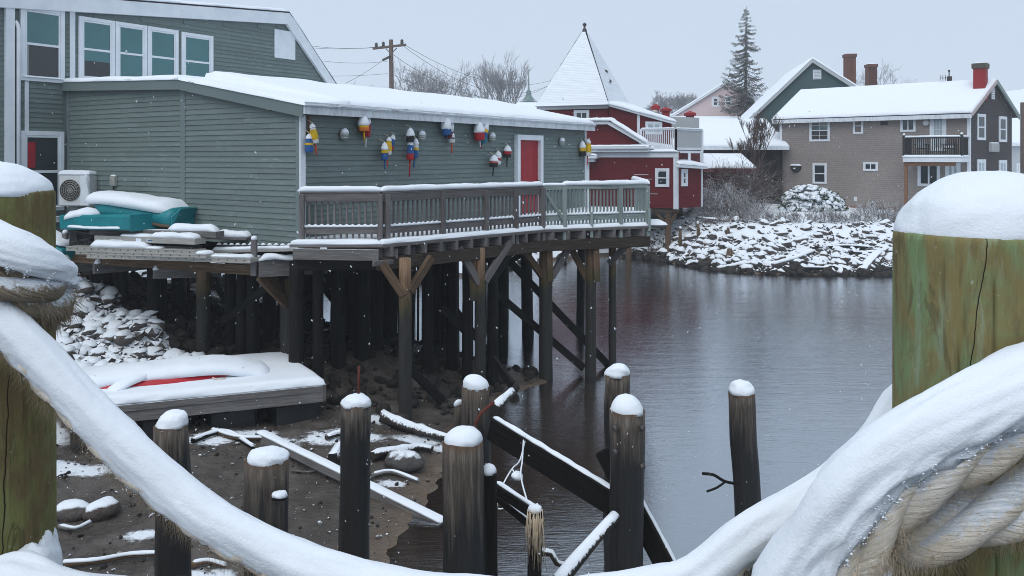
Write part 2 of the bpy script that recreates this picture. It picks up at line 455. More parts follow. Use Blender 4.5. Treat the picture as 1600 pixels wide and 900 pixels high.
NEEDLE = m_plain('dark_needles', (.028, .045, .036), (.045, .062, .05), 5, .8, .1, kind='pos', snow=(.72, .25, 9, .3))
LEAF = m_plain('dark_evergreen_leaf', (.022, .045, .022), (.045, .075, .035), 8, .6, .1, kind='pos', rnd=.2)
def m_rock(name, thr, namp=.45, c1=(.05, .045, .043), c2=(.13, .115, .105), ns=9):
    t = NT(name); p = t.coord('obj', (1, 1, 1)); n = t.noise(p, 3.5, 7, .65)
    col = t.rnd(t.ramp(n, [(.3, c1), (.7, c2)]), .6); rough = .8
    if thr is not None: col, mk = t.snowtop(col, thr, .16, ns, namp)
    return t.done(col, .75, t.bump(t.noise(p, 9, 5, .65), .5, .04), .25)
ROCKSN = m_rock('stone_with_snow', .2, .42, ns=5)
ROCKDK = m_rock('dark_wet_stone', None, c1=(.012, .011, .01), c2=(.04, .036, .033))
ROCKMID = m_rock('stone_dusted_with_snow', .8, .35, (.05, .047, .046), (.12, .115, .112))
# ------------------------------------------------------------------ terrain and water
SHORE = [(-1.0, 2), (-1.2, 6), (-1.6, 10.2), (-1.15, 12.5), (-.75, 15), (-.35, 16.8), (.75, 18.3), (.25, 19.3), (-1.2, 20.5), (-3, 22), (-5.0, 24), (-8, 27), (-13, 29), (-40, 30)]
def shore_sd(x, y):
    best = 1e9; sg = 1
    for (ax, ay), (bx, by) in zip(SHORE, SHORE[1:]):
        dx, dy = bx - ax, by - ay; t = max(0, min(1, ((x - ax) * dx + (y - ay) * dy) / (dx * dx + dy * dy)))
        qx, qy = x - ax - dx * t, y - ay - dy * t; d = qx * qx + qy * qy
        if d < best: best = d; sg = 1 if dx * (y - ay) - dy * (x - ax) > 0 else -1
    return sg * math.sqrt(best)
CPT = [(-9.67, 17.6, 2.3), (-8.0, 17, 1.62), (-6.45, 16.5, .98), (-11, 17.6, 2.7), (-9, 16, 1.35), (-8, 15.9, 1.1), (-7, 15.7, .8), (-10, 16, 1.7), (-5.5, 16.2, .72), (-4.5, 14.8, .33), (-6.5, 13.2, .3),
       (-8, 12, .45), (-9, 14, .75), (-5, 10, .22), (-3.5, 8, .14), (-5, 7, .25), (-3, 12, .12), (-2, 14.6, .3), (-2.5, 15.6, .45), (-1.4, 17.9, .7), (-3.5, 17.5, .95), (-5.5, 18, 1.15), (-3, 19.5, .9),
       (-7, 19, 1.4), (-9, 20, 1.7), (-6, 22, 1.1), (-11, 20, 2.6), (-13, 18, 3), (-14, 22, 2.6), (-10, 25, .9), (-4, 22, .5), (-13, 28, .6), (-14, 14, 2.0), (-13, 10, 1.0), (-12, 6, .6)]
def near_h(x, y):
    sd = shore_sd(x, y)
    sw = sz = 0
    for a, b, z in CPT:
        d2 = (x - a) ** 2 + (y - b) ** 2 + .05; wgt = 1 / d2 ** 1.7; sw += wgt; sz += wgt * z
    h = sz / sw
    if sd > 0: h = h * ss(-.3, 2.6, sd) * .96
    else: h = max(-1.1, sd * .16)
    h += .042 * fbm(x * 1.1, y * 4.0, 21, 3) * (1 - ss(.10, .30, h)) * ss(-.6, .1, sd)
    h += .012 * fbm(x * 2.4, y * 3.2, 3, 4) + .03 * fbm(x * .7, y * .9, 9, 3)
    h += ss(.35, .8, h) * .05 * fbm(x * 4, y * 4, 5, 3)
    return h
def under_deck(x, y):
    """1 where the pier or the platform roofs the ground over"""
    # platform edge line from (-9.67,17.6) to (-4.81,15.4), deck edge beyond
    if x < -4.4: e = 17.6 + (x + 9.67) * (15.4 - 17.6) / (-4.81 + 9.67)
    elif x < -2.4: e = 15.2
    elif x < .64: e = 15.2 + (x + 2.43) * .945
    else: e = 18.1 + (x - .64) * .4
    if x < -5.2: e += (16.6 + (-6.45 - x) * .66 - e) * ss(-5.2, -6.4, x)
    return ss(-.25, .35, y - e + .25 * nz(x * 2, y * 2, 4))
FAR = [(-60, 33), (-30, 32), (-10, 32), (-2, 34), (2, 39), (5, 41.2), (7, 39.6), (8, 37.4), (9.2, 35.9), (11, 35.0), (14, 34.7), (18, 34.5), (25, 34), (40, 33), (90, 31)]
def far_shore(x):
    for (a, ya), (b, yb) in zip(FAR, FAR[1:]):
        if a <= x <= b: return ya + (yb - ya) * (x - a) / (b - a)
    return FAR[0][1] if x < 0 else FAR[-1][1]
def far_h(x, y):
    dy = y - far_shore(x) + .5 * fbm(x * .5, y * .3, 2, 3)
    if dy < 0: return max(-1.1, dy * .3)
    h = 1.8 * ss(-.6, 4.6, dy) - .03 + .035 * max(0, dy - 4)
    h = min(h, 2.2 + max(0, y - 62) * .012)
    h += .10 * fbm(x * 1.1, y * 1.1, 1, 4) * (1 - ss(7, 11, dy)) + .03 * fbm(x * .4, y * .4, 6, 3)
    return h + ss(110, 260, y) * 9 * (.6 + .5 * nz(x * .01, y * .004, 3))

def m_ground():
    t = NT('mud_and_snow'); p = t.coord('pos', (1, 1, 1))
    a = t.n('ShaderNodeAttribute', attribute_name='cover'); sepc = t.n('ShaderNodeSeparateColor'); t.l(a.outputs['Color'], sepc.inputs[0])
    n = t.noise(p, 2.2, 7, .62); n2 = t.noise(p, 26, 6, .7)
    mud = t.ramp(n, [(.3, (.05, .042, .035)), (.55, (.09, .078, .068)), (.75, (.14, .125, .112))])
    mud = t.mix(t.ramp(n2, [(.48, 0.0), (.72, .7)]), mud, (.035, .032, .03))
    sn = t.math('ADD', t.math('MULTIPLY', t.noise(t.coord('pos', (1, 1.6, 1)), 1.1, 9, .74), .60), t.math('MULTIPLY', t.noise(t.coord('pos', (1, 1.5, 1)), 13, 6, .75), .40))
    f = t.math('ADD', t.math('MULTIPLY', sn, 1.0), sepc.outputs[0])
    mask = t.ramp(f, [(.78 / 2, 0.0), (.86 / 2, 1.0)])
    fs = t.math('MULTIPLY', f, .5); mask = t.ramp(fs, [(.39, 0.0), (.435, 1.0)])
    gq = t.n('ShaderNodeNewGeometry'); gq2 = t.n('ShaderNodeSeparateXYZ'); t.l(gq.outputs['Position'], gq2.inputs[0])
    mud = t.mix(t.ramp(t.math('ADD', gq2.outputs['Z'], .5), [(.40, 1.0), (.56, 0.0)]), mud, (.27, .185, .115))   # drowned silt
    col = t.mix(mask, mud, SNOWC)
    wet = t.mix(mask, t.comb(t.ramp(n, [(.40, .07), (.6, .5)])), (.8, .8, .8))
    gz_ = t.n('ShaderNodeNewGeometry'); gs_ = t.n('ShaderNodeSeparateXYZ'); t.l(gz_.outputs['Position'], gs_.inputs[0])
    wet = t.mix(t.math('MULTIPLY', t.ramp(gs_.outputs['Z'], [(.06, 1.0), (.2, 0.0)]), .8), wet, (.12, .12, .12))
    sw = t.n('ShaderNodeSeparateXYZ'); t.l(wet, sw.inputs[0])
    hh = t.math('ADD', t.math('ADD', t.noise(p, 9, 6, .65), t.math('MULTIPLY', n2, .5)), t.math('MULTIPLY', mask, .35))
    return t.done(col, sw.outputs[0], t.bump(hh, .8, .045), .5)
GROUND = m_ground()
def grid_ground(name, xs, ys, hf, cf, label):
    vs = [(x, y, hf(x, y)) for y in ys for x in xs]; W1 = len(xs)
    fs = [(j * W1 + i, j * W1 + i + 1, (j + 1) * W1 + i + 1, (j + 1) * W1 + i) for j in range(len(ys) - 1) for i in range(W1 - 1)]
    mb = MB(); mb.add(vs, fs, 0, True)
    o = mb.build(name, GROUND, recalc=False, kind='structure', label=label)
    at = o.data.color_attributes.new('cover', 'FLOAT_COLOR', 'POINT')
    buf = []
    for x, y, z in vs: c = cf(x, y, z); buf += [c, c, c, 1]
    at.data.foreach_set('color', buf)
    return o
PATCH = [(90, 745, 1.1, .6), (150, 745, .8, .5), (220, 832, .5, .25), (330, 700, .9, .45), (395, 690, .9, .4), (500, 690, .7, .4), (560, 680, .8, .4), (600, 655, .8, .35), (655, 672, .9, .35), (700, 680, .6, .3), (440, 700, .7, .3), (300, 890, .5, .25), (350, 885, .4, .2), (470, 655, .5, .25), (60, 700, 1, .6), (610, 735, .5, .2)]
PATCH = [((px - 800) / 1280 * (4.75 * 1280 / (py - 245)), 4.75 * 1280 / (py - 245), rx, ry) for px, py, rx, ry in PATCH]
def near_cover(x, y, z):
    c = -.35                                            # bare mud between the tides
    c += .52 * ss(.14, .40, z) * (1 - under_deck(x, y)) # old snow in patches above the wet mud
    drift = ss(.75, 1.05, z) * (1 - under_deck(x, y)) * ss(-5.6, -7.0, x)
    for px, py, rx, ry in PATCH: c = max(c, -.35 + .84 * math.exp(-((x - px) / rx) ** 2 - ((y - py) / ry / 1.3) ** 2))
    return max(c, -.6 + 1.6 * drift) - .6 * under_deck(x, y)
def far_cover(x, y, z): return -.5 + 1.3 * ss(.04, .22, z)
def frange(a, b, st):
    n = int(round((b - a) / st)); return [a + (b - a) * i / n for i in range(n + 1)]
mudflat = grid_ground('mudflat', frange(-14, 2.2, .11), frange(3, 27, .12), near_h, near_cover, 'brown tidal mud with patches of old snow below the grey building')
xs = frange(-90, -12, 3) + frange(-11.5, 4, .5) + frange(4.2, 19, .2) + frange(19.5, 32, .5) + frange(34, 160, 6)
ys = frange(31, 43, .2) + frange(43.5, 60, .75) + frange(62, 120, 4) + frange(130, 700, 30)
far_bank = grid_ground('far_bank', xs, ys, far_h, far_cover, 'snow covered rocky bank across the water')
mb = MB()   # land behind the left edge, beside the grey building
mb.add([(-90, -20, 2.9), (-14, -20, .2), (-14, 3, .4), (-14, 27, .6), (-14, 31, .2), (-90, 31, 2)], [(0, 1, 2, 3, 4, 5)])
lb = mb.build('river_bank', SNOWFAR, recalc=False, kind='structure', label='snowy land beyond the grey building')
mb = MB(); mb.add([(-200, -30, -1.15), (260, -30, -1.15), (260, 700, -1.15), (-200, 700, -1.15)], [(0, 1, 2, 3)])
mb.build('river_bed', m_plain('river_silt', (.03, .026, .022), (.045, .04, .034), 1, .9, .1, kind='pos'), recalc=False, kind='structure', label='silt bed under the water')
def m_water():
    t = NT('river_water'); t.t.nodes.remove(t.b)
    p = t.coord('pos', (1, 1, 1))
    n1 = t.noise(t.coord('pos', (1.1, 5.5, 1)), 1.5, 5, .64, .3); n2 = t.noise(t.coord('pos', (3, 9, 1)), 2.6, 3, .55)
    n0 = t.noise(t.coord('pos', (.12, .25, 1)), 1.0, 3, .5)
    amp = t.ramp(n0, [(.35, .45), (.65, 1.0)])
    h = t.math('MULTIPLY', t.math('ADD', n1, t.math('MULTIPLY', n2, .45)), amp)
    n3 = t.noise(t.coord('pos', (1.5, 14, 1)), 2.0, 4, .6); h = t.math('ADD', h, t.math('MULTIPLY', n3, .6))
    n4 = t.noise(t.coord('pos', (.55, 2.4, 1)), 1.0, 2, .5, .4); h = t.math('ADD', h, t.math('MULTIPLY', n4, 1.1))
    bmp = t.bump(h, .115, .06)
    gl = t.n('ShaderNodeBsdfGlossy'); gl.inputs['Roughness'].default_value = .03; gl.inputs['Color'].default_value = (.88, .94, 1, 1); t.l(bmp, gl.inputs['Normal'])
    tr = t.n('ShaderNodeBsdfTransparent'); tr.inputs[0].default_value = (.80, .66, .50, 1)
    df = t.n('ShaderNodeBsdfDiffuse'); df.inputs[0].default_value = (.075, .068, .066, 1)
    m0 = t.n('ShaderNodeMixShader'); m0.inputs[0].default_value = .25; t.l(tr.outputs[0], m0.inputs[1]); t.l(df.outputs[0], m0.inputs[2])
    fr = t.n('ShaderNodeFresnel'); fr.inputs[0].default_value = 1.75; t.l(bmp, fr.inputs['Normal'])
    mx = t.n('ShaderNodeMixShader'); t.l(t.math('MINIMUM', t.math('ADD', t.math('MULTIPLY', fr.outputs[0], .95), .34), 1.0), mx.inputs[0])
    t.l(m0.outputs[0], mx.inputs[1]); t.l(gl.outputs[0], mx.inputs[2]); t.l(mx.outputs[0], t.out.inputs[0]); return t.m
mb = MB(); mb.add([(-150, -20, 0), (200, -20, 0), (200, 60, 0), (-150, 60, 0)], [(0, 1, 2, 3)])
water = mb.build('water', m_water(), recalc=False, kind='structure', label='rippled grey tidal river reflecting the sky and the red building')

# rocks -----------------------------------------------------------------
def rock_mesh(mat, seed, sub=2, ang=.34):
    bm = bmesh.new(); bmesh.ops.create_icosphere(bm, subdivisions=sub, radius=1)
    for v in bm.verts:
        d = 1 + ang * mnoise.noise(v.co * 1.1 + Vector((seed * 7.1, 0, 0))) + ang * .5 * mnoise.noise(v.co * 2.5 + Vector((seed * 3.3, 5, 0)))
        v.co *= d
        v.co.z = min(v.co.z, .92)
    me = bpy.data.meshes.new('rock'); bm.to_mesh(me); bm.free()
    me.polygons.foreach_set('use_smooth', [True] * len(me.polygons)); me.materials.append(mat)
    return me
RK = {m: [rock_mesh(m, i + 10 * j, 2) for i in range(7)] for j, m in enumerate((ROCKSN, ROCKDK, ROCKMID))}
def rubble_stuff(name, items, parent, mat):
    """the small stones between the large ones, joined"""
    mb = MB(); bms = []
    src = rock_mesh(mat, 3, 1)
    cv = [v.co.copy() for v in src.vertices]; cf = [tuple(p.vertices) for p in src.polygons]
    from mathutils import Euler
    for p, s, e in items:
        rt = Euler(e).to_matrix()
        mb.add([Vector(p) + rt @ Vector((c.x * s[0], c.y * s[1], c.z * s[2])) for c in cv], cf)
    return mb.build(name, mat, parent, kind='stuff', recalc=False)
def scatter(parent, n, fx, hf, smin, smax, matf, keep=290, name='rubble'):
    it = []
    tries = 0
    while len(it) < n and tries < n * 30:
        tries += 1
        q = fx()
        if q is None: continue
        x, y = q; s = smin * (smax / smin) ** (R.random() ** 2.2)
        it.append((x, y, s))
    it.sort(key=lambda a: -a[2] / a[1])
    small = {}
    for i, (x, y, s) in enumerate(it):
        z = hf(x, y); m = matf(x, y, z)
        e = (R.uniform(-.6, .6), R.uniform(-.6, .6), R.uniform(0, 6.3)); sx = (s * R.uniform(.8, 1.4), s * R.uniform(.75, 1.1), s * R.uniform(.6, .95))
        p = (x, y, z + s * .26)
        if i < keep: piece('rock', R.choice(RK[m]), parent, p, e, sx)
        else: small.setdefault(m.name, (m, []))[1].append((p, sx, e))
    for k, (m, l) in small.items(): rubble_stuff(name, l, parent, m)
def fslope():
    x = R.uniform(-12.5, -5.2); y = R.uniform(15.2, 19.5); h = near_h(x, y)
    if h < .62: return None
    if under_deck(x, y) > .6 and R.random() < .55: return None
    return x, y
def frub():
    x = R.uniform(-6.5, 1.0); y = R.uniform(14.6, 21); h = near_h(x, y)
    if h < .03 or (h < .3 and y < 15.6 and R.random() < .85): return None
    if shore_sd(x, y) < -.1: return None
    return x, y
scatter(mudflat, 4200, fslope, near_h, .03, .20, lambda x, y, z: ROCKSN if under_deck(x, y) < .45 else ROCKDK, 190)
scatter(mudflat, 700, frub, near_h, .05, .2, lambda x, y, z: ROCKDK, 100)
def fmud():
    x = R.uniform(-8, -1.2); y = R.uniform(7.5, 15); h = near_h(x, y)
    if shore_sd(x, y) < .1: return None
    return x, y
scatter(mudflat, 1500, fmud, near_h, .008, .045, lambda x, y, z: ROCKMID if R.random() < .5 else ROCKDK, 0, 'pebbles')
def ffar():
    x = R.uniform(5.5, 19.5); d = R.uniform(-.2, 5.2) ; y = far_shore(x) + d
    if R.random() < ss(.6, 3.6, d) * .9: return None
    return x, y
scatter(far_bank, 3300, ffar, far_h, .06, .27, lambda x, y, z: ROCKSN if z > .22 or (z > .06 and R.random() < .6) else ROCKDK, 290)
def ffar3():
    x = R.uniform(19.5, 34); d = R.uniform(-.2, 3.6); return x, far_shore(x) + d
scatter(far_bank, 1600, ffar3, far_h, .07, .28, lambda x, y, z: ROCKSN if z > .12 else ROCKDK, 0)
def ffar2():
    x = R.uniform(-22, 4); return x, far_shore(x) + R.uniform(-.2, 5)
scatter(far_bank, 500, ffar2, far_h, .15, .4, lambda x, y, z: ROCKSN if z > .2 else ROCKDK, 0)

# ------------------------------------------------------------------ foreground posts and ropes
def m_post(name, green, brown, dark, pale, crack=None, gamt=.5):
    t = NT(name); p = t.coord('pos', (1, 1, 1))
    st = t.noise(t.coord('pos', (9, 9, 2.0)), 1.7, 10, .66, 1.6)      # flame-like grain
    s2 = t.noise(t.coord('pos', (22, 22, 2.6)), 1.6, 8, .62, .8)
    fine = t.noise(t.coord('pos', (70, 70, 5)), 2, 4, .7)
    bl = t.noise(t.coord('pos', (5, 5, 2.6)), 1.5, 6, .6, .6)
    col = t.mix(t.ramp(bl, [(gamt - .06, 0.0), (gamt + .05, 1.0)]), green, brown)
    col = t.mix(t.ramp(st, [(.56, 0.0), (.60, .75), (.68, .5), (.70, 0.0)]), col, dark)
    col = t.mix(t.ramp(s2, [(.30, .7), (.38, .5), (.47, 0.0)]), col, pale)
    col = t.mix(t.ramp(t.noise(t.coord('pos', (30, 30, 6)), 2, 6, .7, .5), [(.5, 0.0), (.62, .4)]), col, dark)
    col = t.mix(t.ramp(s2, [(.60, 0.0), (.64, .55)]), col, dark)
    col = t.mix(t.math('MULTIPLY', fine, .38), col, dark)
    spk = t.ramp(t.noise(p, 60, 3, .7), [(.68, 0.0), (.73, .8)]); col = t.mix(spk, col, (.42, .43, .36))
    h = t.math('ADD', t.math('ADD', st, t.math('MULTIPLY', s2, .6)), t.math('MULTIPLY', fine, .6))
    if crack:
        g = t.n('ShaderNodeNewGeometry'); sx = t.n('ShaderNodeSeparateXYZ'); t.l(g.outputs['Position'], sx.inputs[0])
        for x0, z0, sl, wd, lo, hi in crack:
            wob = t.math('MULTIPLY', t.math('SUBTRACT', t.noise(t.coord('pos', (0, 0, 1)), 14, 3), .5), .010)
            v = t.math('ABSOLUTE', t.math('SUBTRACT', t.math('ADD', sx.outputs['X'], wob), t.math('ADD', t.math('MULTIPLY', t.math('SUBTRACT', sx.outputs['Z'], z0), sl), x0)))
            k = t.math('MULTIPLY', t.math('MULTIPLY', t.math('LESS_THAN', v, wd), t.math('GREATER_THAN', sx.outputs['Z'], lo)), t.math('LESS_THAN', sx.outputs['Z'], hi))
            col = t.mix(k, col, (.018, .013, .008)); h = t.math('SUBTRACT', h, t.math('MULTIPLY', k, 1.5))
    return t.done(col, .82, t.bump(h, .6, .006), .2)
POSTR = m_post('green_stained_post_wood', (.19, .28, .135), (.225, .19, .08), (.11, .095, .05), (.29, .38, .26), [(.776, 4.8, .10, .0007, 4.2, 4.88)])
POSTL = m_post('mossy_post_wood', (.175, .18, .065), (.155, .115, .055), (.075, .065, .03), (.22, .235, .11), [(-1.17, 4.5, .02, .0009, 4.0, 4.5)], .53)
def post(label, c, r, z0, z1, mat, cap_h, skew):
    o = root('mooring_post', (c[0], c[1], z0), label, 'post')
    mb = MB(); n = 300; vs = []
    hs = frange(z0, 4.1, .1)[:-1] + frange(4.1, z1 - .012, .010)
    cks = [(R.uniform(-2.9, -.4), R.uniform(4.1, 4.5), R.uniform(4.6, 4.9), R.uniform(.004, .012)) for q in range(9)]
    for j, z in enumerate(hs + [z1 - .004, z1]):
        rr = r * (1 if z < z1 - .008 else (.992 if z < z1 - .002 else .97))
        for k in range(n):
            th = 2 * math.pi * k / n; cx, sx_ = math.cos(th), math.sin(th)
            q = rr * (1 + .012 * nz(cx * 2.2, sx_ * 2.2, z * .5 + c[0]) + .007 * nz(cx * 9, sx_ * 9, z * .9) + .006 * nz(cx * 30, sx_ * 30, z * 2.2))
            if th > math.pi:
                t2 = th - 2 * math.pi
                for a0, zl, zh, dp in cks:
                    if zl < z < zh:
                        dd = abs(t2 - a0 - .03 * nz(z * 6, a0 * 9, 2)) / .016
                        if dd < 1: q -= dp * (1 - dd) * ss(zl, zl + .08, z) * ss(zh, zh - .08, z)
            vs.append((c[0] + q * cx, c[1] + q * sx_, z))
    m = len(hs) + 2
    fs = [(i * n + k, i * n + (k + 1) % n, (i + 1) * n + (k + 1) % n, (i + 1) * n + k) for i in range(m - 1) for k in range(n)] + [tuple((m - 1) * n + k for k in range(n))]
    mb.add(vs, fs, 0, True); mb.build('shaft', mat, o)
    mb = MB(); snow_cap(mb, (c[0], c[1], z1 - .002), r, cap_h, 96, 30, .985, .045, 3.5, skew=skew, p=2.0); mb.build('snow_cap', SNOW, o)
    return o
PR = (.852, 1.48); PL = (-1.285, 2.0)
postr = post('thick green stained wooden post with a dome of snow, front rope wrapped round it', PR, .150, 2.6, 5 - .135, POSTR, .112, (.012, 0))
postl = post('thick mossy brown wooden post with snow cap beside the heat pump', PL, .150, 2.6, 5 - .083, POSTL, .078, (-.02, 0))

def m_rope(name, c1, c2, dk):
    t = NT(name)
    tw = t.noise(t.coord('gc', (9, 130, 130)), 1.6, 6, .72, .8); bl = t.noise(t.coord('pos', (1, 1, 1)), 9, 4)
    col = t.mix(t.ramp(bl, [(.35, 0.0), (.65, 1.0)]), c1, c2)
    col = t.mix(t.ramp(tw, [(.32, .75), (.5, 0.0)]), col, dk)
    fr = t.noise(t.coord('pos', (1, 1, 1)), 55, 5, .75)
    col, mk = t.snowtop(col, .12, .4, 70, 1.0)
    return t.done(col, .9, t.bump(tw, 1.0, .007), .1)
ROPEC = m_rope('pale_hemp_rope', (.88, .84, .77), (.8, .71, .57), (.5, .41, .3))
ROPED = m_rope('weathered_hemp_rope', (.3, .26, .2), (.22, .18, .13), (.07, .05, .035))
FIBC = m_plain('hemp_fibre', (.66, .57, .44), (.5, .38, .25), 30, .9, .1, kind='pos')
def rope(label, pts, Rr, mat, snow_rx, snow_ry, shift, th=(-25, 205), nf=1500, pitch=None, flen=.03, snow_from=0, snow_to=None, fibdown=.5, name='mooring_rope', lump=.3, extra=None):
    path = resample(pts, .011); m = len(path); pitch = pitch or Rr * 8.2
    o = root(name, path[m // 2], label, 'rope')
    fr = []; L = 0
    for i, p in enumerate(path):
        t = (path[min(i + 1, m - 1)] - path[max(i - 1, 0)]).normalized()
        sd = t.cross(V(0, 0, 1)).normalized(); up = sd.cross(t); fr.append((p, t, sd, up, L))
        if i < m - 1: L += (path[i + 1] - p).length
    n = 14
    for s in range(3):
        vs = []; g = []
        for p, t, sd, up, l in fr:
            ph = 2 * math.pi * (l / pitch + s / 3); c = p + (sd * math.cos(ph) + up * math.sin(ph)) * Rr * .46
            wob = 1 + .06 * nz(l * 20, s * 5, 2)
            for k in range(n):
                a = 2 * math.pi * k / n; rr = Rr * .60 * wob * (1 + .05 * nz(l * 60, k * 1.3, s) + .035 * math.sin(a * 5 + l * 55))
                vs.append(c + sd * math.cos(a) * rr + up * math.sin(a) * rr); b = a + ph * 1.4
                g.append((l * 1.2, math.cos(b) * Rr * .56 + s, math.sin(b) * Rr * .56))
        fs = [(i * n + k, i * n + (k + 1) % n, (i + 1) * n + (k + 1) % n, (i + 1) * n + k) for i in range(m - 1) for k in range(n)]
        mb = MB(); mb.add(vs, fs + [tuple(range(n)), tuple((m - 1) * n + k for k in range(n))], 0, True, g); mb.build('strand', mat, o)
    mb = MB()
    for q in range(nf):      # loose fibres
        p, t, sd, up, l = fr[R.randrange(m)]
        a = R.uniform(0, 2 * math.pi) if R.random() > fibdown else rad(R.uniform(205, 338))
        d = sd * math.cos(a) + up * math.sin(a); b = p + d * Rr * .97
        dr = (d * R.uniform(.3, 1) + t * R.uniform(-.9, .9) + V(R.uniform(-.3, .3), R.uniform(-.3, .3), -.35)).normalized()
        ln = flen * R.uniform(.3, 1.3); wv = t.cross(dr).normalized() * .00045
        e = b + dr * ln + V(0, 0, -ln * .25); md = b + dr * ln * .55
        mb.add([b - wv, b + wv, md + wv * .8, md - wv * .8, e], [(0, 1, 2, 3), (3, 2, 4)])
    mb.build('fibres', FIBC if mat is ROPEC else ROPEFD, o, kind='stuff', recalc=False)
    if snow_rx:
        sp = [f[0] for f in fr][snow_from:snow_to]
        sp = sp[::2]; mm = len(sp); prof = 40; vs = []; off = R.uniform(0, 99)
        for i, p in enumerate(sp):
            t = (sp[min(i + 1, mm - 1)] - sp[max(i - 1, 0)]).normalized(); sd = t.cross(V(0, 0, 1)); sd.normalize()
            up = (sd.cross(t) * .75 + V(0, 0, .35)).normalized(); l = i * .022
            ex = extra(i / mm) if extra else 1.0
            e = min(1, math.sqrt(min(i, mm - 1 - i) / 5 + .02))
            for k in range(prof):
                a = rad(th[0] + (th[1] - th[0]) * k / (prof - 1)); c, s_ = math.cos(a), math.sin(a)
                edge = ss(.35, 1, abs(k / (prof - 1) * 2 - 1))
                d = 1 + lump * .75 * fbm(l * 7 + off, c * 1.5, s_ * 1.5, 4) + lump * .9 * edge * nz(l * 26 + off, c * 5, s_ * 5) + lump * .25 * edge * nz(l * 75, c * 12, s_ * 12)
                d += edge * (.10 * nz(l * 130 + off, c * 20, s_ * 20) - .05) + .02 * nz(l * 90 + off, c * 9, s_ * 9)
                vs.append(p + sd * c * snow_rx * d * (.6 + .4 * e) + up * (shift * (e if s_ > 0 else 1) * (.6 + .4 * ex) + s_ * snow_ry * d * e * ex))
        fs = [(i * prof + k, i * prof + (k + 1) % prof, (i + 1) * prof + (k + 1) % prof, (i + 1) * prof + k) for i in range(mm - 1) for k in range(prof)]
        mb = MB(); mb.add(vs, fs + [tuple(range(prof)), tuple((mm - 1) * prof + k for k in range(prof))], 0, True); mb.build('snow', SNOW, o)
        mb = MB()     # grains and crumbs along the ragged edge and on the fibres
        for q in range(int(mm * 46)):
            i = R.randrange(1, mm - 2); k = int(abs(R.gauss(0, 2.2))); k = min(prof - 1, k) if R.random() < .5 else max(0, prof - 1 - k)
            p = vs[i * prof + k]; s = R.uniform(.0007, .0021) * (1.7 if R.random() < .05 else 1); p = p + V(R.gauss(0, .004), R.gauss(0, .002), R.gauss(-.002, .004))
            mb.add([p + V(s * R.uniform(.6, 1.3), 0, 0), p - V(s, 0, 0), p + V(0, s, 0), p - V(0, s, 0), p + V(0, 0, s * R.uniform(.6, 1.2)), p - V(0, 0, s)], [(0, 2, 4), (2, 1, 4), (1, 3, 4), (3, 0, 4), (2, 0, 5), (1, 2, 5), (3, 1, 5), (0, 3, 5)])
        mb.build('snow_crumbs', SNOW, o, kind='stuff', recalc=False)
    return o
ROPEFD = m_plain('dull_hemp_fibre', (.3, .24, .17), (.2, .15, .1), 30, .9, .1, kind='pos')
LP = [(-160, 330, 1.9), (-80, 430, 1.86), (0, 512, 1.80), (100, 620, 1.78), (200, 724, 1.76), (300, 806, 1.74), (390, 862, 1.72), (500, 908, 1.7), (640, 942, 1.68), (800, 958, 1.66), (930, 951, 1.65), (1020, 938, 1.64), (1090, 922, 1.63),
      (1180, 850, 1.63), (1280, 796, 1.64), (1370, 715, 1.67), (1430, 640, 1.70), (1540, 610, 1.71)]
rope('long drooping rope under thick snow slung between the two mooring posts', [P(*q) for q in LP], .032, ROPEC, .042, .046, .020, (-80, 222), 9000, flen=.032, fibdown=.97, lump=.3)
RP = [(1180, 1050, 1.36), (1255, 975, 1.31), (1318, 892, 1.28), (1368, 818, 1.265), (1425, 760, 1.255), (1505, 712, 1.25), (1585, 668, 1.26), (1680, 617, 1.30), (1760, 560, 1.38)]
rope('thick pale rope heaped with snow wrapped across the front of the green post', [P(*q) for q in RP] + [V(1.045, 1.50, 4.68), V(.985, 1.625, 4.69), V(.90, 1.685, 4.69)], .043, ROPEC, .056, .060, .050, (-34, 205), 7000, flen=.022, lump=.36, fibdown=.75)
R2 = [(1400, 806, 1.55), (1380, 822, 1.44), (1405, 838, 1.33), (1455, 834, 1.285), (1520, 812, 1.265), (1590, 786, 1.27), (1680, 745, 1.30), (1760, 700, 1.38)]
rope('lower pale rope wrap with bare twisted strands on the green post', [P(*q) for q in R2] + [V(1.045, 1.50, 4.53), V(.985, 1.625, 4.54), V(.90, 1.685, 4.53)], .045, ROPEC, 0, 0, 0, nf=7000, flen=.022, fibdown=.5)
LW = [(-200, 330, 1.98), (-110, 372, 1.86), (-40, 412, 1.80), (20, 442, 1.80), (62, 462, 1.84), (80, 470, 1.95), (70, 478, 2.1), (20, 480, 2.2)]
rope('frayed brown rope wrapped round the mossy post with snow on top', [P(*q) for q in LW], .05, ROPED, .058, .06, .05, (-18, 198), 3000, flen=.03, fibdown=.3, lump=.3)
# snow packed against the left post and along the low rail in front
mb = MB()
for px_, py_, Y_, r_, h_ in ((74, 890, 2.04, .032, .120), (66, 892, 1.99, .042, .095), (50, 894, 1.93, .05, .066), (28, 896, 1.88, .06, .045)): snow_cap(mb, P(px_, py_, Y_), r_, h_, 26, 10, 1.0, .16, p=1.8)
mb.build('snow_drift', SNOW, postl)
o = root('rail', P(0, 930, 1.72), 'snow covered low timber rail at the foot of the mossy post', 'rail')
mb = MB(); mb.beam(P(-400, 940, 1.75), P(330, 962, 1.7), .2, .05, .006); mb.build('plank', BROWNWD, o)
mb = MB(); snow_strip(mb, [P(-400, 935, 1.75), P(-60, 930, 1.74), P(10, 922, 1.74), P(60, 940, 1.73), P(120, 950, 1.73), P(200, 954, 1.72), P(270, 955, 1.71), P(330, 964, 1.7)], .08, .05, .015, .5, 25); mb.build('snow', SNOW, o)
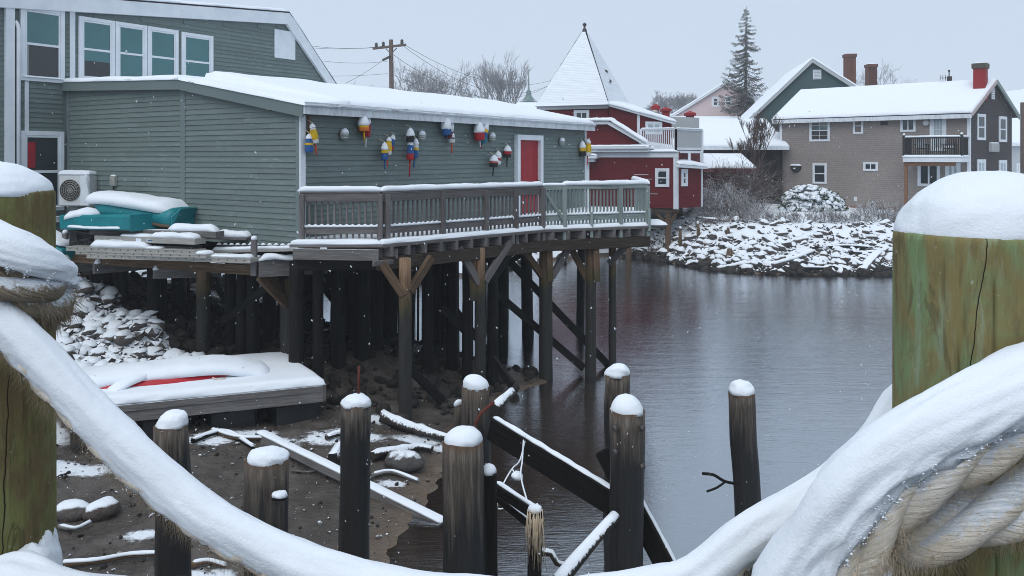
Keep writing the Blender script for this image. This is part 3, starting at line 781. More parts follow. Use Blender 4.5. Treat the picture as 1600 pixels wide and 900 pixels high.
o = root('pipe', P(82, 890, 2.05), 'rusty red iron pipe standing beside the mossy post', 'pipe')
mb = MB(); mb.tube([P(82, 1000, 2.05), P(83, 842, 2.05)], .014, 12); mb.build('tube', RUST, o)
mb = MB(); mb.lathe([(.018, 0), (.018, .02), (.012, .024)], P(82, 872, 2.05), 12); mb.build('collar', RUST, o)
# ------------------------------------------------------------------ wall frames
class Wall:
    def __init__(s, O, e, nrm=None):
        s.O = Vector((O[0], O[1])); s.e = Vector(e).normalized()
        n = Vector((s.e.y, -s.e.x))
        if nrm is not None and n.dot(Vector(nrm)) < 0: n = -n
        s.n = n; s.e3 = V(s.e.x, s.e.y, 0); s.n3 = V(n.x, n.y, 0)
    def pt(s, a, z, o=0.0): return V(s.O.x + s.e.x * a + s.n.x * o, s.O.y + s.e.y * a + s.n.y * o, z)
    def hit(s, px, py):
        u = (px - HX) / F; t = (u * s.O.y - s.O.x) / (s.e.x - u * s.e.y); Y = s.O.y + s.e.y * t
        return t, CZ - (py - HY) / F * Y
    def box(s, mb, s0, s1, z0, z1, o0, o1, bev=0.004, mi=0):
        mb.box(s.pt((s0 + s1) / 2, (z0 + z1) / 2, (o0 + o1) / 2), s.e3, s.n3, V(0, 0, 1), abs(s1 - s0) / 2, abs(o1 - o0) / 2, abs(z1 - z0) / 2, bev, mi)
    def rect(s, x0, y0, x1, y1):
        """centre-height wall rectangle of a picture rectangle"""
        a, _ = s.hit(x0, 245); b, _ = s.hit(x1, 245); xm = (x0 + x1) / 2
        return a, b, s.hit(xm, y1)[1], s.hit(xm, y0)[1]

def boards(W, parent, mat, z0, z1, exp, ivals, thick=.022, name='clapboard', cuts=None):
    """one object per clapboard; boards of one length share a mesh"""
    cache = {}; z = z0
    while z < z1 - .02:
        h = min(exp, z1 - z)
        todo = list(ivals(z, z + h)); n0 = len(todo)
        while todo:
            a, b = todo.pop(0); n0 -= 1; split = n0 < 0
            if b - a < .05: continue
            if b - a > 3.2 and name == 'clapboard' and not split:
                m_ = a + (b - a) * R.uniform(.2, .8); todo += [(a, m_ - .0015), (m_ + .0015, b)]; continue
            key = (round(b - a, 3), round(h, 3))
            if key not in cache:
                mb = MB(); L = b - a
                q = [(0, thick), (0, .001), (h + .012, .0005), (h + .012, .003)]
                vs = [W.e3 * x + W.n3 * o + V(0, 0, zz) for x in (0, L) for zz, o in q]
                off = R.uniform(0, 40)
                mb.add(vs, [(0, 1, 2, 3), (7, 6, 5, 4), (0, 4, 5, 1), (1, 5, 6, 2), (2, 6, 7, 3), (3, 7, 4, 0)], 0, False)
                cache[key] = mesh_of(mb, mat)
            piece(name, cache[key], parent, W.pt(a, z, R.uniform(0, .0015)))
        z += exp
def lap(W, parent, mat, z0, z1, exp, ivals, thick=.012, name='siding'):
    """far siding: all the courses in one part, each course a real lap"""
    mb = MB(); z = z0; k = 0
    while z < z1 - .01:
        h = min(exp, z1 - z); k += 1
        for a, b in ivals(z, z + h):
            if b - a < .03: continue
            vs = [W.pt(x, z + zz, o) for x in (a, b) for zz, o in ((0, thick), (0, .001), (h, .001), (h, .003))]
            g = [(x + k * .37, z + zz, 0) for x in (a, b) for zz, o in ((0, thick), (0, .001), (h, .001), (h, .003))]
            mb.add(vs, [(0, 1, 2, 3), (7, 6, 5, 4), (0, 4, 5, 1), (2, 6, 7, 3), (3, 7, 4, 0)], 0, False, g)
        z += exp
    return mb.build(name, mat, parent, kind='stuff')

def window(W, parent, r, style='double', cas=.09, proud=.05, trim=WHITE, pane=GLASSD, blind=None, name='window', label=None, blindlo=None, snow=.0, sashw=.035, sill=True, half=1.0):
    s0, s1, z0, z1 = r
    mb = MB()
    W.box(mb, s0, s0 + cas, z0, z1, .002, proud); W.box(mb, s1 - cas, s1, z0, z1, .002, proud)
    W.box(mb, s0 + cas + .001, s1 - cas - .001, z1 - cas, z1 - .001, .002, proud - .002); W.box(mb, s0 + cas + .001, s1 - cas - .001, z0 + .001, z0 + cas * .8, .002, proud - .002)
    win = mb.build(name, trim, parent)
    if label: win['label'] = label
    a, b, c, d = s0 + cas, s1 - cas, z0 + cas * .8, z1 - cas; zm = (c + d) / 2; sm = (a + b) / 2
    mb = MB(); o1 = proud - .012
    for (x0, x1, y0, y1) in ((a, a + sashw, c, d), (b - sashw, b, c, d), (a + sashw, b - sashw, d - sashw, d), (a + sashw, b - sashw, c, c + sashw)):
        W.box(mb, x0 + .001, x1 - .001, y0 + .001, y1 - .001, .004, o1, .002)
    if style in ('double', 'grid'): W.box(mb, a + .002, b - .002, zm - sashw * .6, zm + sashw * .6, .005, o1 + .003, .002)
    if style == 'slider': W.box(mb, sm - sashw * .6, sm + sashw * .6, c + .002, d - .002, .005, o1 + .003, .002)
    if style in ('grid', 'door'):
        for q in ((1 / 3, 2 / 3) if style == 'door' else (.5,)): W.box(mb, a + (b - a) * q - .009, a + (b - a) * q + .009, c + .002, d - .002, .005, o1 - .002, 0)
        for q in ((.2, .4, .6, .8) if style == 'door' else (.25, .75)): W.box(mb, a + .002, b - .002, c + (d - c) * q - .009, c + (d - c) * q + .009, .005, o1 - .003, 0)
    mb.build('sash', trim, win)
    mb = MB(); 
    if pane is GLASS: mb.add([W.pt(a, c, o1 - .01), W.pt(b, c, o1 - .01), W.pt(b, d, o1 - .01), W.pt(a, d, o1 - .01)], [(0, 1, 2, 3) if W.e3.cross(V(0, 0, 1)).dot(W.n3) > 0 else (3, 2, 1, 0)])
    else: W.box(mb, a + .004, b - .004, c + .004, d - .004, o1 - .014, o1 - .01, 0)
    mb.build('pane', pane, win, recalc=pane is not GLASS)
    if blind:
        mb = MB(); zl = c + (d - c) * (blindlo if blindlo is not None else 0.0); z = zl
        vs = [W.pt(a + .006 + (b - a - .012) * i / 4, z, o1 - .028 + .002 * (i % 2)) for z in (zl, d - .005) for i in range(5)]
        mb.add(vs, [(i, i + 1, i + 6, i + 5) for i in range(4)])
        mb.build('blind', blind, win, recalc=False)
        mb = MB(); W.box(mb, a + .004, b - .004, c + .004, d - .004, o1 - .036, o1 - .034, 0); mb.build('dark_interior', BLACK, win)
    if snow:
        mb = MB(); snow_strip(mb, [W.pt(s0 + .02, z0 + cas * .8, proud - .006), W.pt(s1 - .02, z0 + cas * .8, proud - .006)], .035, snow, .06, .3, 7); mb.build('snow', SNOW, win)
    return win

# ------------------------------------------------------------------ the grey building
EA = Vector((.536, .844)); A0 = (-3.95, 15.3)
WA = Wall(A0, EA, (1, -.5))                       # long wall with the buoys
WE = Wall(A0, (-.844, .536), (-.5, -1))           # end wall that faces the platform
WT = Wall((A0[0] - .844 * 7.88, A0[1] + .536 * 7.88), EA, (1, -.5))   # tall wall behind
LA = 11.57; FZ = 3.34
gb = root('grey_building', (A0[0], A0[1], FZ), 'grey green clapboard waterfront building with buoys on its wall and snow on its roofs', 'building')
def roofz(d): return 5.86 + min(d, 3.47) * (.66 / 3.47) + max(0, d - 3.47) * (.16 / 4.41)
mb = MB()
mb.prism([WE.pt(d, z, -.002) for d, z in ((0.002, FZ), (0.002, roofz(0) - .02), (3.47, roofz(3.47) - .02), (7.88, roofz(7.88) - .02), (7.88, FZ))], WA.e3 * LA)
mb.build('wall', GREYT, gb)
mb = MB()
TZ = lambda s: 8.48 + s * .089
TP = [(-6, 2.2), (-6, TZ(-6)), (6.74, 9.08), (9.9, 5.9), (9.9, 2.2)]
mb.prism([WT.pt(s, z, -.003) for s, z in TP], -WT.n3 * 8.5); mb.build('wall', GREYT, gb)
boards(WA, gb, GREY, FZ, 5.84, .106, lambda a, b: [(.10, LA - .10)])
def end_iv(a, b):
    zt = b; out = []
    # right panel 0.1..3.40 slopes; left panel 3.55..7.75
    d0 = .1 if zt < roofz(.1) - .03 else (zt + .03 - 5.86) / (.66 / 3.47)
    if d0 < 3.3: out.append((d0, 3.39))
    d1 = 3.55 if zt < roofz(3.55) - .02 else 3.47 + (zt + .02 - 6.52) / (.16 / 4.41)
    if d1 < 7.6: out.append((d1, 7.74))
    return out
boards(WE, gb, GREY, FZ - .06, 6.62, .108, end_iv)
def tall_iv(a, b):
    s1 = 6.74 + (9.08 - b) / (3.18 / 3.16) if b > 6.0 else 9.8
    s0 = -5.9 if b < TZ(-5.9) - .1 else (b + .05 - 8.48) / .089
    if s0 > s1: return []
    if b < 6.75: return [(s0, min(s1, -.12))]
    return [(s0, -.98), (-.90, .06), (.17, s1)] if s0 < -1 else [(max(s0, .17), s1)]
boards(WT, gb, GREY, 3.0, 9.0, .112, tall_iv)
# trims
mb = MB(); WA.box(mb, -.035, .10, FZ - .06, 5.78, .001, .034); mb.build('corner_board', WHITE, gb)
mb = MB(); WA.box(mb, LA - .10, LA + .01, FZ - .06, 5.80, .001, .034); mb.build('corner_board', WHITE, gb)
mb = MB(); WE.box(mb, -.030, .10, FZ - .07, 5.82, .001, .030); mb.build('corner_board', GREYT, gb)
mb = MB(); WE.box(mb, 3.39, 3.55, FZ - .07, 6.48, .001, .028); mb.build('corner_board', GREYT, gb)
mb = MB(); WE.box(mb, 7.74, 7.88, FZ - .07, 6.6, .001, .03); mb.build('corner_board', GREYT, gb)
mb = MB(); WT.box(mb, -.99, -.90, 3.0, TZ(-.95) - .02, .001, .035)
a0, a1 = WT.hit(108, 245)[0], WT.hit(117, 245)[0]; mb.build('corner_board', WHITE, gb)
mb = MB(); WT.box(mb, .05, .18, 6.6, TZ(.1) - .02, .001, .032); mb.build('corner_board', WHITE, gb)
a0, a1 = WT.hit(6, 245)[0], WT.hit(20, 245)[0]
mb = MB(); WT.box(mb, a0, a1, 3.0, TZ(-1.3) - .02, .004, .10); mb.build('corner_board', WHITE, gb)
s_, z_ = WT.hit(26, 38)
mb = MB(); mb.tube([WT.pt(s_, 3.0, .085), WT.pt(s_, z_ - .1, .085), WT.pt(s_ - .02, z_, .06), WT.pt(s_ - .06, z_ + .06, .05)], .045, 10); mb.build('downspout', WHITE, gb)
# eaves: front fascia, rakes
mb = MB(); mb.prism([WA.pt(-.12, 5.79, .20), WA.pt(-.12, 6.0, .20), WA.pt(-.12, 6.0, .235), WA.pt(-.12, 5.79, .235)], WA.e3 * (LA + .3)); mb.build('fascia', FASCIA, gb)
mb = MB(); mb.prism([WA.pt(-.13, 5.935, .236), WA.pt(-.13, 6.015, .236), WA.pt(-.13, 6.015, .262), WA.pt(-.13, 5.935, .262)], WA.e3 * (LA + .32)); mb.build('fascia', FASCIA, gb)
mb = MB(); mb.prism([WA.pt(-.1, 5.80, .0), WA.pt(-.1, 5.80, .20), WA.pt(-.1, 5.83, .20), WA.pt(-.1, 5.83, .0)], WA.e3 * (LA + .2)); mb.build('soffit', FASCIA, gb)
def slab(mb, d0, z0, d1, z1, s0, s1, th):
    mb.prism([WE.pt(d0, z0, -s0), WE.pt(d0, z0 + th, -s0), WE.pt(d1, z1 + th, -s0), WE.pt(d1, z1, -s0)], WA.e3 * (s1 - s0))
mb = MB(); slab(mb, -.2, roofz(0) - .0, 3.47, roofz(3.47) + .02, -.10, LA + .18, .07); mb.build('roof', BLACK, gb)
mb = MB(); slab(mb, 3.472, roofz(3.47) + .02, 7.86, roofz(7.88) + .02, -.10, LA + .18, .07); mb.build('roof', BLACK, gb)
mb = MB(); slab(mb, -.2, roofz(0) - .13, 3.44, roofz(3.44) - .12, -.14, -.10, .22); mb.build('rake_board', GREYT, gb)
mb = MB(); slab(mb, 3.442, roofz(3.47) - .12, 8.2, roofz(8.2) - .12, -.14, -.10, .23); mb.build('rake_board', GREYT, gb)
mb = MB()
def R3(s, d, z): return WE.pt(d, z, -s)
snow_sheet(mb, R3(.75, -.27, 5.95), R3(LA + .2, -.27, 5.95), R3(LA + .2, 3.5, 6.6), R3(.45, 3.5, 6.6), .20, 90, 22, .2, .7, .22, lambda u, v: .75 + .75 * v)
mb.build('roof_snow', SNOW, gb)
mb = MB()
snow_sheet(mb, R3(-.16, -.27, 5.94), R3(1.1, -.27, 5.95), R3(1.0, 3.48, 6.6), R3(-.16, 3.48, 6.6), .10, 14, 22, .35, 1.4, .1, lambda u, v: .8 + .9 * u * u - .0 * v); mb.build('roof_snow', SNOW, gb)
mb = MB(); snow_sheet(mb, R3(-.16, 3.48, 6.6), R3(LA + .2, 3.48, 6.6), R3(LA + .2, 7.85, 6.76), R3(-.16, 7.85, 6.76), .16, 80, 18, .3, .8, .2, lambda u, v: .8 + .9 * ss(.06, .2, u)); mb.build('roof_snow', SNOW, gb)
# tall roof: fascia, rake, slabs
mb = MB(); mb.prism([WT.pt(-6.2, TZ(-6.2) - .04, .03), WT.pt(-6.2, TZ(-6.2) + .32, .03), WT.pt(6.80, 9.42, .03), WT.pt(6.72, 9.07, .03)], WT.n3 * .10); mb.build('fascia', WHITE, gb)
mb = MB(); mb.prism([WT.pt(6.72, 9.07, .03), WT.pt(6.80, 9.42, .03), WT.pt(6.97, 9.28, .03), WT.pt(10.1, 6.05, .03), WT.pt(9.93, 5.87, .03)], WT.n3 * .10); mb.build('rake_board', WHITE, gb)
mb = MB(); mb.prism([WT.pt(-6.2, TZ(-6.2) + .30, .12), WT.pt(-6.2, TZ(-6.2) + .36, .12), WT.pt(6.8, 9.46, .12), WT.pt(10.2, 6.05, .12), WT.pt(10.12, 5.98, .12), WT.pt(6.79, 9.39, .12)], -WT.n3 * 8.7); mb.build('roof', BLACK, gb)
mb = MB(); snow_sheet(mb, WT.pt(-6.2, TZ(-6.2) + .36, .14), WT.pt(6.78, 9.46, .14), WT.pt(6.78, 9.46, -8.5), WT.pt(-6.2, TZ(-6.2) + .36, -8.5), .10, 60, 12, .35, .8, .15); mb.build('roof_snow', SNOW, gb)
mb = MB(); snow_sheet(mb, WT.pt(6.8, 9.47, .13), WT.pt(10.15, 6.06, .13), WT.pt(10.15, 6.06, -8.5), WT.pt(6.8, 9.47, -8.5), .045, 30, 10, .4, .9, .1); mb.build('roof_snow', SNOW, gb)
# windows of the tall wall
window(WT, gb, WT.rect(30, 12, 99, 128), 'double', .10, .075, pane=GLASS, blind=BLIND, blindlo=.5, snow=.03, sashw=.045)
def wspan(x0, x1, zlo, zhi): return WT.hit(x0, 245)[0], WT.hit(x1, 245)[0], zlo, zhi
zt1 = WT.hit(122, 25)[1]; zb1 = 6.85
for i, (x0, x1, lo) in enumerate(((121, 178, .30), (178, 228, 0.0), (228, 277, 0.0))):
    window(WT, gb, wspan(x0 + .4, x1 - .4, zb1, zt1), 'double', .085, .075, pane=GLASS, blind=BLIND, blindlo=lo, sashw=.045)
window(WT, gb, wspan(282, 331, zb1, zt1 - .02), 'double', .085, .075, pane=GLASS, blind=BLIND, blindlo=0.0, sashw=.045)
wl = window(WT, gb, WT.rect(30, 205, 98, 330), 'double', .10, .075, sashw=.05, label='dark window with a red curtain inside', snow=.02)
r = WT.rect(41, 222, 53, 262); mb = MB(); WT.box(mb, r[0], r[1], r[2], r[3], .0645, .066, 0); mb.build('curtain', REDCUR, wl)
r = WT.rect(428, 48, 460, 92); mb = MB(); WT.box(mb, r[0], r[1], r[2], r[3], .002, .045, .004); mb.build('vent_panel', WHITE, gb)
s0, z0 = WT.hit(60, 343); mb = MB(); WT.box(mb, -2.2, -.13, z0 - .09, z0 + .03, .015, .09); mb.build('ledger_board', WHITE, gb)
mb = MB(); snow_strip(mb, [WT.pt(-2.2, z0 + .03, .06), WT.pt(-.13, z0 + .03, .06)], .05, .03, .1, .3, 7); mb.build('snow', SNOW, gb)
# door in the long wall
dz0, dz1 = FZ, WA.hit(822, 211)[1]; d0, d1 = WA.hit(803, 245)[0], WA.hit(843, 245)[0]
door = None
mb = MB(); WA.box(mb, d0, d0 + .13, dz0, dz1, .001, .13); WA.box(mb, d1 - .13, d1, dz0, dz1, .001, .13); WA.box(mb, d0 + .131, d1 - .131, dz1 - .14, dz1 - .001, .001, .128); dfr = mb.build('door_frame', WHITE, gb)
mb = MB(); WA.box(mb, d0 + .132, d1 - .132, dz0 + .01, dz1 - .142, .016, .022, .002)
for k in range(4):
    x = d0 + .15 + k * (d1 - d0 - .30) / 4; WA.box(mb, x + .004, x + (d1 - d0 - .30) / 4 - .004, dz0 + .03, dz1 - .16, .0225, .03, .003)
dr = mb.build('door', RED, gb)
mb = MB(); c = WA.pt(d1 - .2, dz0 + 1.0, .03); mb.lathe([(.012, 0), (.012, .03), (.03, .04), (.03, .06), (.01, .07)], c, 10, WA.n3); mb.build('handle', STEEL, dr)
mb = MB(); s_, z_ = WA.hit(769, 199); WA.box(mb, WA.hit(803, 200)[0] - .02, WA.hit(803, 200)[0] - .005, dz1 + .01, 5.78, .014, .02, 0); mb.build('seam_strip', GREYT, gb)
s_, z_ = WA.hit(598, 171); mb = MB(); mb.tube([WA.pt(s_, z_, .24), WA.pt(s_, z_, .32), WA.pt(s_ + .08, z_ - .03, .36)], .025, 8)
mb.tube([WA.pt(s_ + .06, z_ - .0, .34), WA.pt(s_ + .5, z_ + .02, .27)], .008, 6); mb.build('cable_bracket', FASCIA, gb)

# wall lamps and buoys -----------------------------------------------------
LAMPG = m_plain('lamp_glass', (.3, .32, .31), (.22, .24, .23), 20, .35, .1)
def lamp(px, py, label):
    s, z = Wall((A0[0] + WA.n.x * .09, A0[1] + WA.n.y * .09), EA, (1, -.5)).hit(px, py); o = root('wall_lamp', WA.pt(s, z, .02), label, 'lamp', 'oval wall lamps along the buoy wall')
    mb = MB(); c = WA.pt(s, z, .012); mb.lathe([(.085, 0), (.095, .02), (.09, .035)], c, 18, WA.n3, sx=1.0); mb.build('base', STEEL, o)
    mb = MB(); vs = []; n = 20; pr = [(1, .0), (.97, .04), (.85, .08), (.6, .11), (.3, .125), (.02, .13)]
    for rr, h in pr:
        for k in range(n):
            a = 2 * math.pi * k / n; vs.append(c + WA.n3 * (.036 + h) + WA.e3 * (.082 * rr * math.cos(a)) + V(0, 0, .115 * rr * math.sin(a)))
    mb.add(vs, [(i * n + k, i * n + (k + 1) % n, (i + 1) * n + (k + 1) % n, (i + 1) * n + k) for i in range(len(pr) - 1) for k in range(n)], 0, True); mb.build('glass_cover', LAMPG, o)
    mb = MB()
    for q in (-.055, 0, .055):
        L_ = math.sqrt(1 - (q / .115) ** 2) * .088
        mb.tube([c + WA.n3 * .04 + WA.e3 * L_ + V(0, 0, q), c + WA.n3 * .13 + WA.e3 * L_ * .75 + V(0, 0, q), c + WA.n3 * .172 + V(0, 0, q), c + WA.n3 * .13 - WA.e3 * L_ * .75 + V(0, 0, q), c + WA.n3 * .04 - WA.e3 * L_ + V(0, 0, q)], .006, 6)
    mb.build('guard', ACW, o)
    mb = MB(); snow_cap(mb, c + WA.n3 * .085 + V(0, 0, .03), .082, .10, 16, 6, 1.0, .12); mb.build('snow', SNOW, o)
lamp(538, 211, 'oval caged wall lamp between the yellow and the red buoys')
lamp(659, 213, 'oval caged wall lamp beside the black and blue buoy cluster')
lamp(769, 215, 'oval caged wall lamp half hidden behind the red buoy cluster')
lamp(878, 222, 'oval caged wall lamp between the red door and the far corner')
PAINT = {k: m_plain(k + '_buoy_paint', c, tuple(x * .6 + .012 for x in c), 11, .75, .3) for k, c in dict(yellow=(.72, .46, .012), orange=(.75, .19, .012), red=(.4, .016, .024), maroon=(.2, .012, .02), blue=(.018, .1, .3), teal=(.02, .2, .3), white=(.72, .74, .75), black=(.013, .013, .016), grey=(.4, .42, .43), fluor=(.85, .09, .03), pink=(.55, .12, .1)).items()}
def buoy(px, y0, y1, wpx, bands, stick, sl, label, tilt=0.0, off=.1, snow=.4, slant=0.0, loop=True):
    WO = Wall((A0[0] + WA.n.x * off, A0[1] + WA.n.y * off), EA, (1, -.5)); wpx *= .96
    s, zc = WO.hit(px, (y0 + y1) / 2); _, zt = WO.hit(px, y0); _, zb = WO.hit(px, y1); Y = WO.pt(s, 0).y
    h = zt - zb; r = wpx / F * Y / 2; ax = (V(0, 0, 1) + WA.e3 * -math.sin(tilt) + WA.n3 * -slant).normalized()
    top = WA.pt(s, zt, off) ; c = top - ax * h
    o = root('buoy', top, label, 'buoy', 'painted lobster buoys hung on the grey wall')
    nb = len(bands); prof = []; mis = []; names = []
    # bottom to top: flat base, straight sides, rounded narrowing head
    N = 14
    def rr(t): return r * (.94 if t < .04 else (1.0 if t < .45 else 1 - .62 * ((t - .45) / .55) ** 1.8))
    mats = []; ts = [0, .03] + [i / N for i in range(1, N)] + [.97, 1.0]
    for t in ts: prof.append((rr(t) if t < .999 else r * .12, t * h))
    for a, b in zip(ts, ts[1:]):
        bi = min(nb - 1, int((1 - (a + b) / 2) * nb)); m = PAINT[bands[bi]]
        if m not in mats: mats.append(m)
        mis.append(mats.index(m))
    mb = MB(); mb.lathe(prof, c, 16, ax, mis); mb.build('body', mats, o)
    if stick:
        d = (-ax + WA.e3 * R.uniform(-.12, .12)).normalized(); mb = MB(); L = sl / F * Y; mb.tube([c + ax * .02, c + d * L], [.019, .015], 8); mb.build('stick', PAINT[stick], o)
    if loop:
        mb = MB(); nail = WA.pt(s + math.sin(tilt) * .05, zt + .10, .02); mb.tube([top - ax * .02, top + V(0, 0, .05), nail + WA.n3 * .02, nail], .009, 6); mb.build('hanging_cord', FIBC, o)
    if snow:
        mb = MB(); vs = []; n = 14; k0 = 9; off2 = R.uniform(0, 50)
        for j in range(k0):
            t = 1.02 - snow * j / (k0 - 1)
            rad_ = rr(min(t, 1)) + .012 * (1 if j < k0 - 1 else .0) if j else .012
            for k in range(n):
                a = 2 * math.pi * k / n; x, y = math.cos(a), math.sin(a)
                e1 = ax.cross(WA.e3).normalized(); e2 = e1.cross(ax)
                q = rad_ * (1 + .12 * nz(x * 2 + off2, y * 2, t * 5)); lip = -(.05 * h * nz(x * 2.5 + off2, y * 2.5, 1)) if j > 4 else 0
                vs.append(c + ax * (t * h + (.03 if j == 0 else .012) + lip) + e1 * x * q + e2 * y * q)
        mb.add(vs, [(i * n + k, i * n + (k + 1) % n, (i + 1) * n + (k + 1) % n, (i + 1) * n + k) for i in range(k0 - 1) for k in range(n)] + [tuple(range(n)), tuple((k0 - 1) * n + k for k in range(n))], 0, True)
        mb.build('snow', SNOW, o)
buoy(488, 196, 224, 13, ['white', 'yellow', 'yellow', 'yellow', 'white'], 'fluor', 19, 'yellow buoy with white bottom band and orange stick by the white corner board', .22, .16, .18)
buoy(483, 212, 238, 13, ['blue', 'blue', 'yellow', 'blue', 'blue'], None, 0, 'blue buoy with yellow band beside the white corner board', 0, .12, .25)
buoy(568, 183, 205, 17, ['orange', 'orange', 'yellow', 'orange'], 'yellow', 16, 'orange buoy with thick snow and yellow stick under the fascia', .05, .2, .66)
buoy(574.5, 184, 214, 13, ['maroon', 'red', 'red'], 'white', 17, 'long dark red buoy with white stick under the fascia', -.12, .12, .34)
buoy(601, 225, 250, 12, ['blue', 'yellow', 'yellow', 'blue', 'blue'], 'blue', 14, 'blue and yellow buoy with blue stick, lowest of three', .0, .2, .42)
buoy(608, 217, 242, 12, ['yellow', 'yellow', 'yellow', 'yellow', 'white'], 'fluor', 18, 'yellow buoy with orange stick in the middle of three', -.14, .16, .2)
buoy(614, 213, 236, 11, ['white', 'blue', 'blue', 'red'], 'red', 8, 'blue buoy with red bottom tilted behind the yellow one', -.35, .09, .3)
buoy(641, 202, 222, 13, ['pink', 'white', 'black', 'black'], None, 0, 'white over black buoy at the top of a cluster of three', 0, .18, .6)
buoy(641.5, 222, 250, 12, ['blue', 'blue', 'red'], 'red', 27, 'blue buoy with red bottom and long red stick below the black one', -.04, .18, .22)
buoy(650, 219, 247, 11, ['blue', 'white', 'yellow', 'blue', 'blue'], 'blue', 15, 'blue buoy with yellow band and blue stick below the lamp', -.12, .11, .3)
buoy(696.5, 184, 211, 16, ['blue', 'blue', 'blue'], 'blue', 4, 'blue buoy buried in snow to its rim in the middle of the wall', .1, .19, .7)
buoy(704, 188, 216, 12, ['white', 'white', 'maroon'], None, 0, 'white buoy with maroon bottom behind the snowy blue one', -.14, .1, .6)
buoy(706, 209, 223, 11, ['black', 'white', 'black', 'white', 'white'], 'fluor', 16, 'small black and white banded buoy with orange stick', -.05, .14, .3)
buoy(748, 192, 219, 17, ['red', 'red', 'red'], 'white', 11, 'fat red buoy with white stick heaped with snow', .1, .2, .6)
buoy(753, 193, 220, 12, ['maroon', 'red', 'red'], 'red', 12, 'red buoy with red stick between the fat red and the striped one', -.02, .13, .5)
buoy(759.5, 188, 224, 13, ['white', 'white', 'yellow', 'blue', 'teal'], 'teal', 4, 'tilted blue and yellow striped buoy left of the red door', -.28, .17, .48)
buoy(772, 244, 261, 14, ['white', 'pink', 'black'], 'black', 14, 'black and pink buoy with black stick low on the wall', -.08, .18, .55)
buoy(778.5, 238, 257, 12, ['red', 'white', 'red', 'white'], None, 0, 'red and white buoy behind the low black and pink one', -.2, .09, .4)
buoy(793, 229, 246, 13, ['white', 'pink', 'red', 'black'], 'black', 15, 'red and black buoy with black stick next to the door frame', -.05, .12, .5)
buoy(910, 222, 244, 11, ['white', 'yellow', 'black'], None, 0, 'black and white buoy at the far corner of the wall', .05, .12, .45)
buoy(919, 219, 244, 12, ['white', 'yellow', 'yellow', 'yellow', 'white'], 'fluor', 14, 'yellow buoy with orange stick at the far corner of the wall', -.08, .14, .22)
s_, z_ = WA.hit(481, 195); o = root('board', WA.pt(s_, z_, .03), 'short brown board nailed above the yellow buoy', 'board')
mb = MB(); WA.box(mb, s_ - .025, s_ + .025, z_ - .22, z_ + .16, .016, .05); mb.build('plank', CEDAR, o)

# ------------------------------------------------------------------ the pier: deck, railing, piles
DZ = 3.40
DARKBR = m_wood('dark_brown_wet_wood', (.018, .014, .011), (.05, .038, .03), (.1, .08, .066))
deck = root('wooden_pier', (-.5, 18, DZ), 'weathered wooden pier deck on tall piles with a snowy railing along the grey building', 'pier')
J0, J1, J2, J3 = V(-3.92, 15.18, 0), V(-2.43, 15.2, 0), V(.64, 18.1, 0), V(3.13, 19.1, 0)
J4 = V(3.6, 24.9, 0)
def lift(p, z): return V(p.x, p.y, z)
edge_out = [V(-4.05, 14.9, 0), V(-2.36, 14.92, 0), V(.72, 17.98, 0), V(3.22, 18.98, 0), V(3.9, 24.8, 0)]
inner = [WA.pt(.05, 0, .05), WA.pt(3, 0, .05), WA.pt(7, 0, .05), WA.pt(LA, 0, .05)]
mb = MB(); poly = [lift(p, DZ - .05) for p in edge_out] + [lift(WA.pt(LA, 0, .03), DZ - .05), lift(WA.pt(-.02, 0, .03), DZ - .05)]
mb.prism(poly, V(0, 0, .05)); mb.build('floor', RAILWD, deck)
mb = MB()
for a, b, i0, i1 in ((edge_out[0], edge_out[1], 0, 1.2), (edge_out[1], edge_out[2], 1.2, 7), (edge_out[2], edge_out[3], 7, 9.5), (edge_out[3], edge_out[4], 9.5, LA)):
    n = max(6, int((b - a).length / .12))
    snow_sheet(mb, lift(a, DZ), lift(b, DZ), lift(WA.pt(i1, 0, .05), DZ), lift(WA.pt(i0, 0, .05), DZ), .085, n, 12, .25, 2, .07)
mb.build('floor_snow', SNOW, deck)
# skirt in front of the first bay
mb = MB(); mb.beam(P(458, 397, 14.82) , P(592, 399, 14.84), .06, .20, .008); mb.build('fascia_board', GREYWD, deck)
mb = MB(); mb.beam(P(583, 412, 14.75), P(702, 399, 16.4), .06, .10, .008); mb.build('fascia_board', RAILWD, deck)
for px, py, Y in ((618, 398, 15.2), (645, 394, 15.6), (694, 392, 16.3)):
    mb = MB(); mb.beam(P(px, py + 6, Y), P(px, py - 10, Y), .09, .09, .006); mb.build('stub_post', RAILWD, deck)
# joists and girders
jm = None
def along(a, b, t): return a.lerp(b, t)
for a, b, n, off in ((edge_out[1], edge_out[2], 11, .0), (edge_out[2], edge_out[3], 7, .0)):
    inw = WA.e3.cross(V(0, 0, 1)); inw = -WA.n3
    for k in range(n):
        p = along(a, b, (k + .5) / n); L = 1.6
        mb = MB(); mb.beam(lift(p, DZ - .145) - inw * .03, lift(p, DZ - .145) + inw * L, .075, .185, .006); mb.build('joist', RAILWD, deck)
for a, b in ((edge_out[1], edge_out[2]), (edge_out[2], edge_out[3])):
    inw = -WA.n3; q0 = a + inw * .12; q1 = b + inw * .12
    mb = MB(); mb.beam(lift(q0, DZ - .36), lift(q1 + (q1 - q0).normalized() * .06, DZ - .36), .2, .24, .01); mb.build('girder', DARKBR, deck)
    mb = MB(); mb.beam(lift(a, DZ - .03) , lift(b, DZ - .03), .05, .055, .004); mb.build('floor_edge', RAILWD, deck)
mb = MB(); mb.beam(lift(edge_out[0], DZ - .36) + V(.1, .2, 0), lift(edge_out[1], DZ - .36) + V(-.05, .2, 0), .2, .24, .01); mb.build('girder', DARKWD, deck)
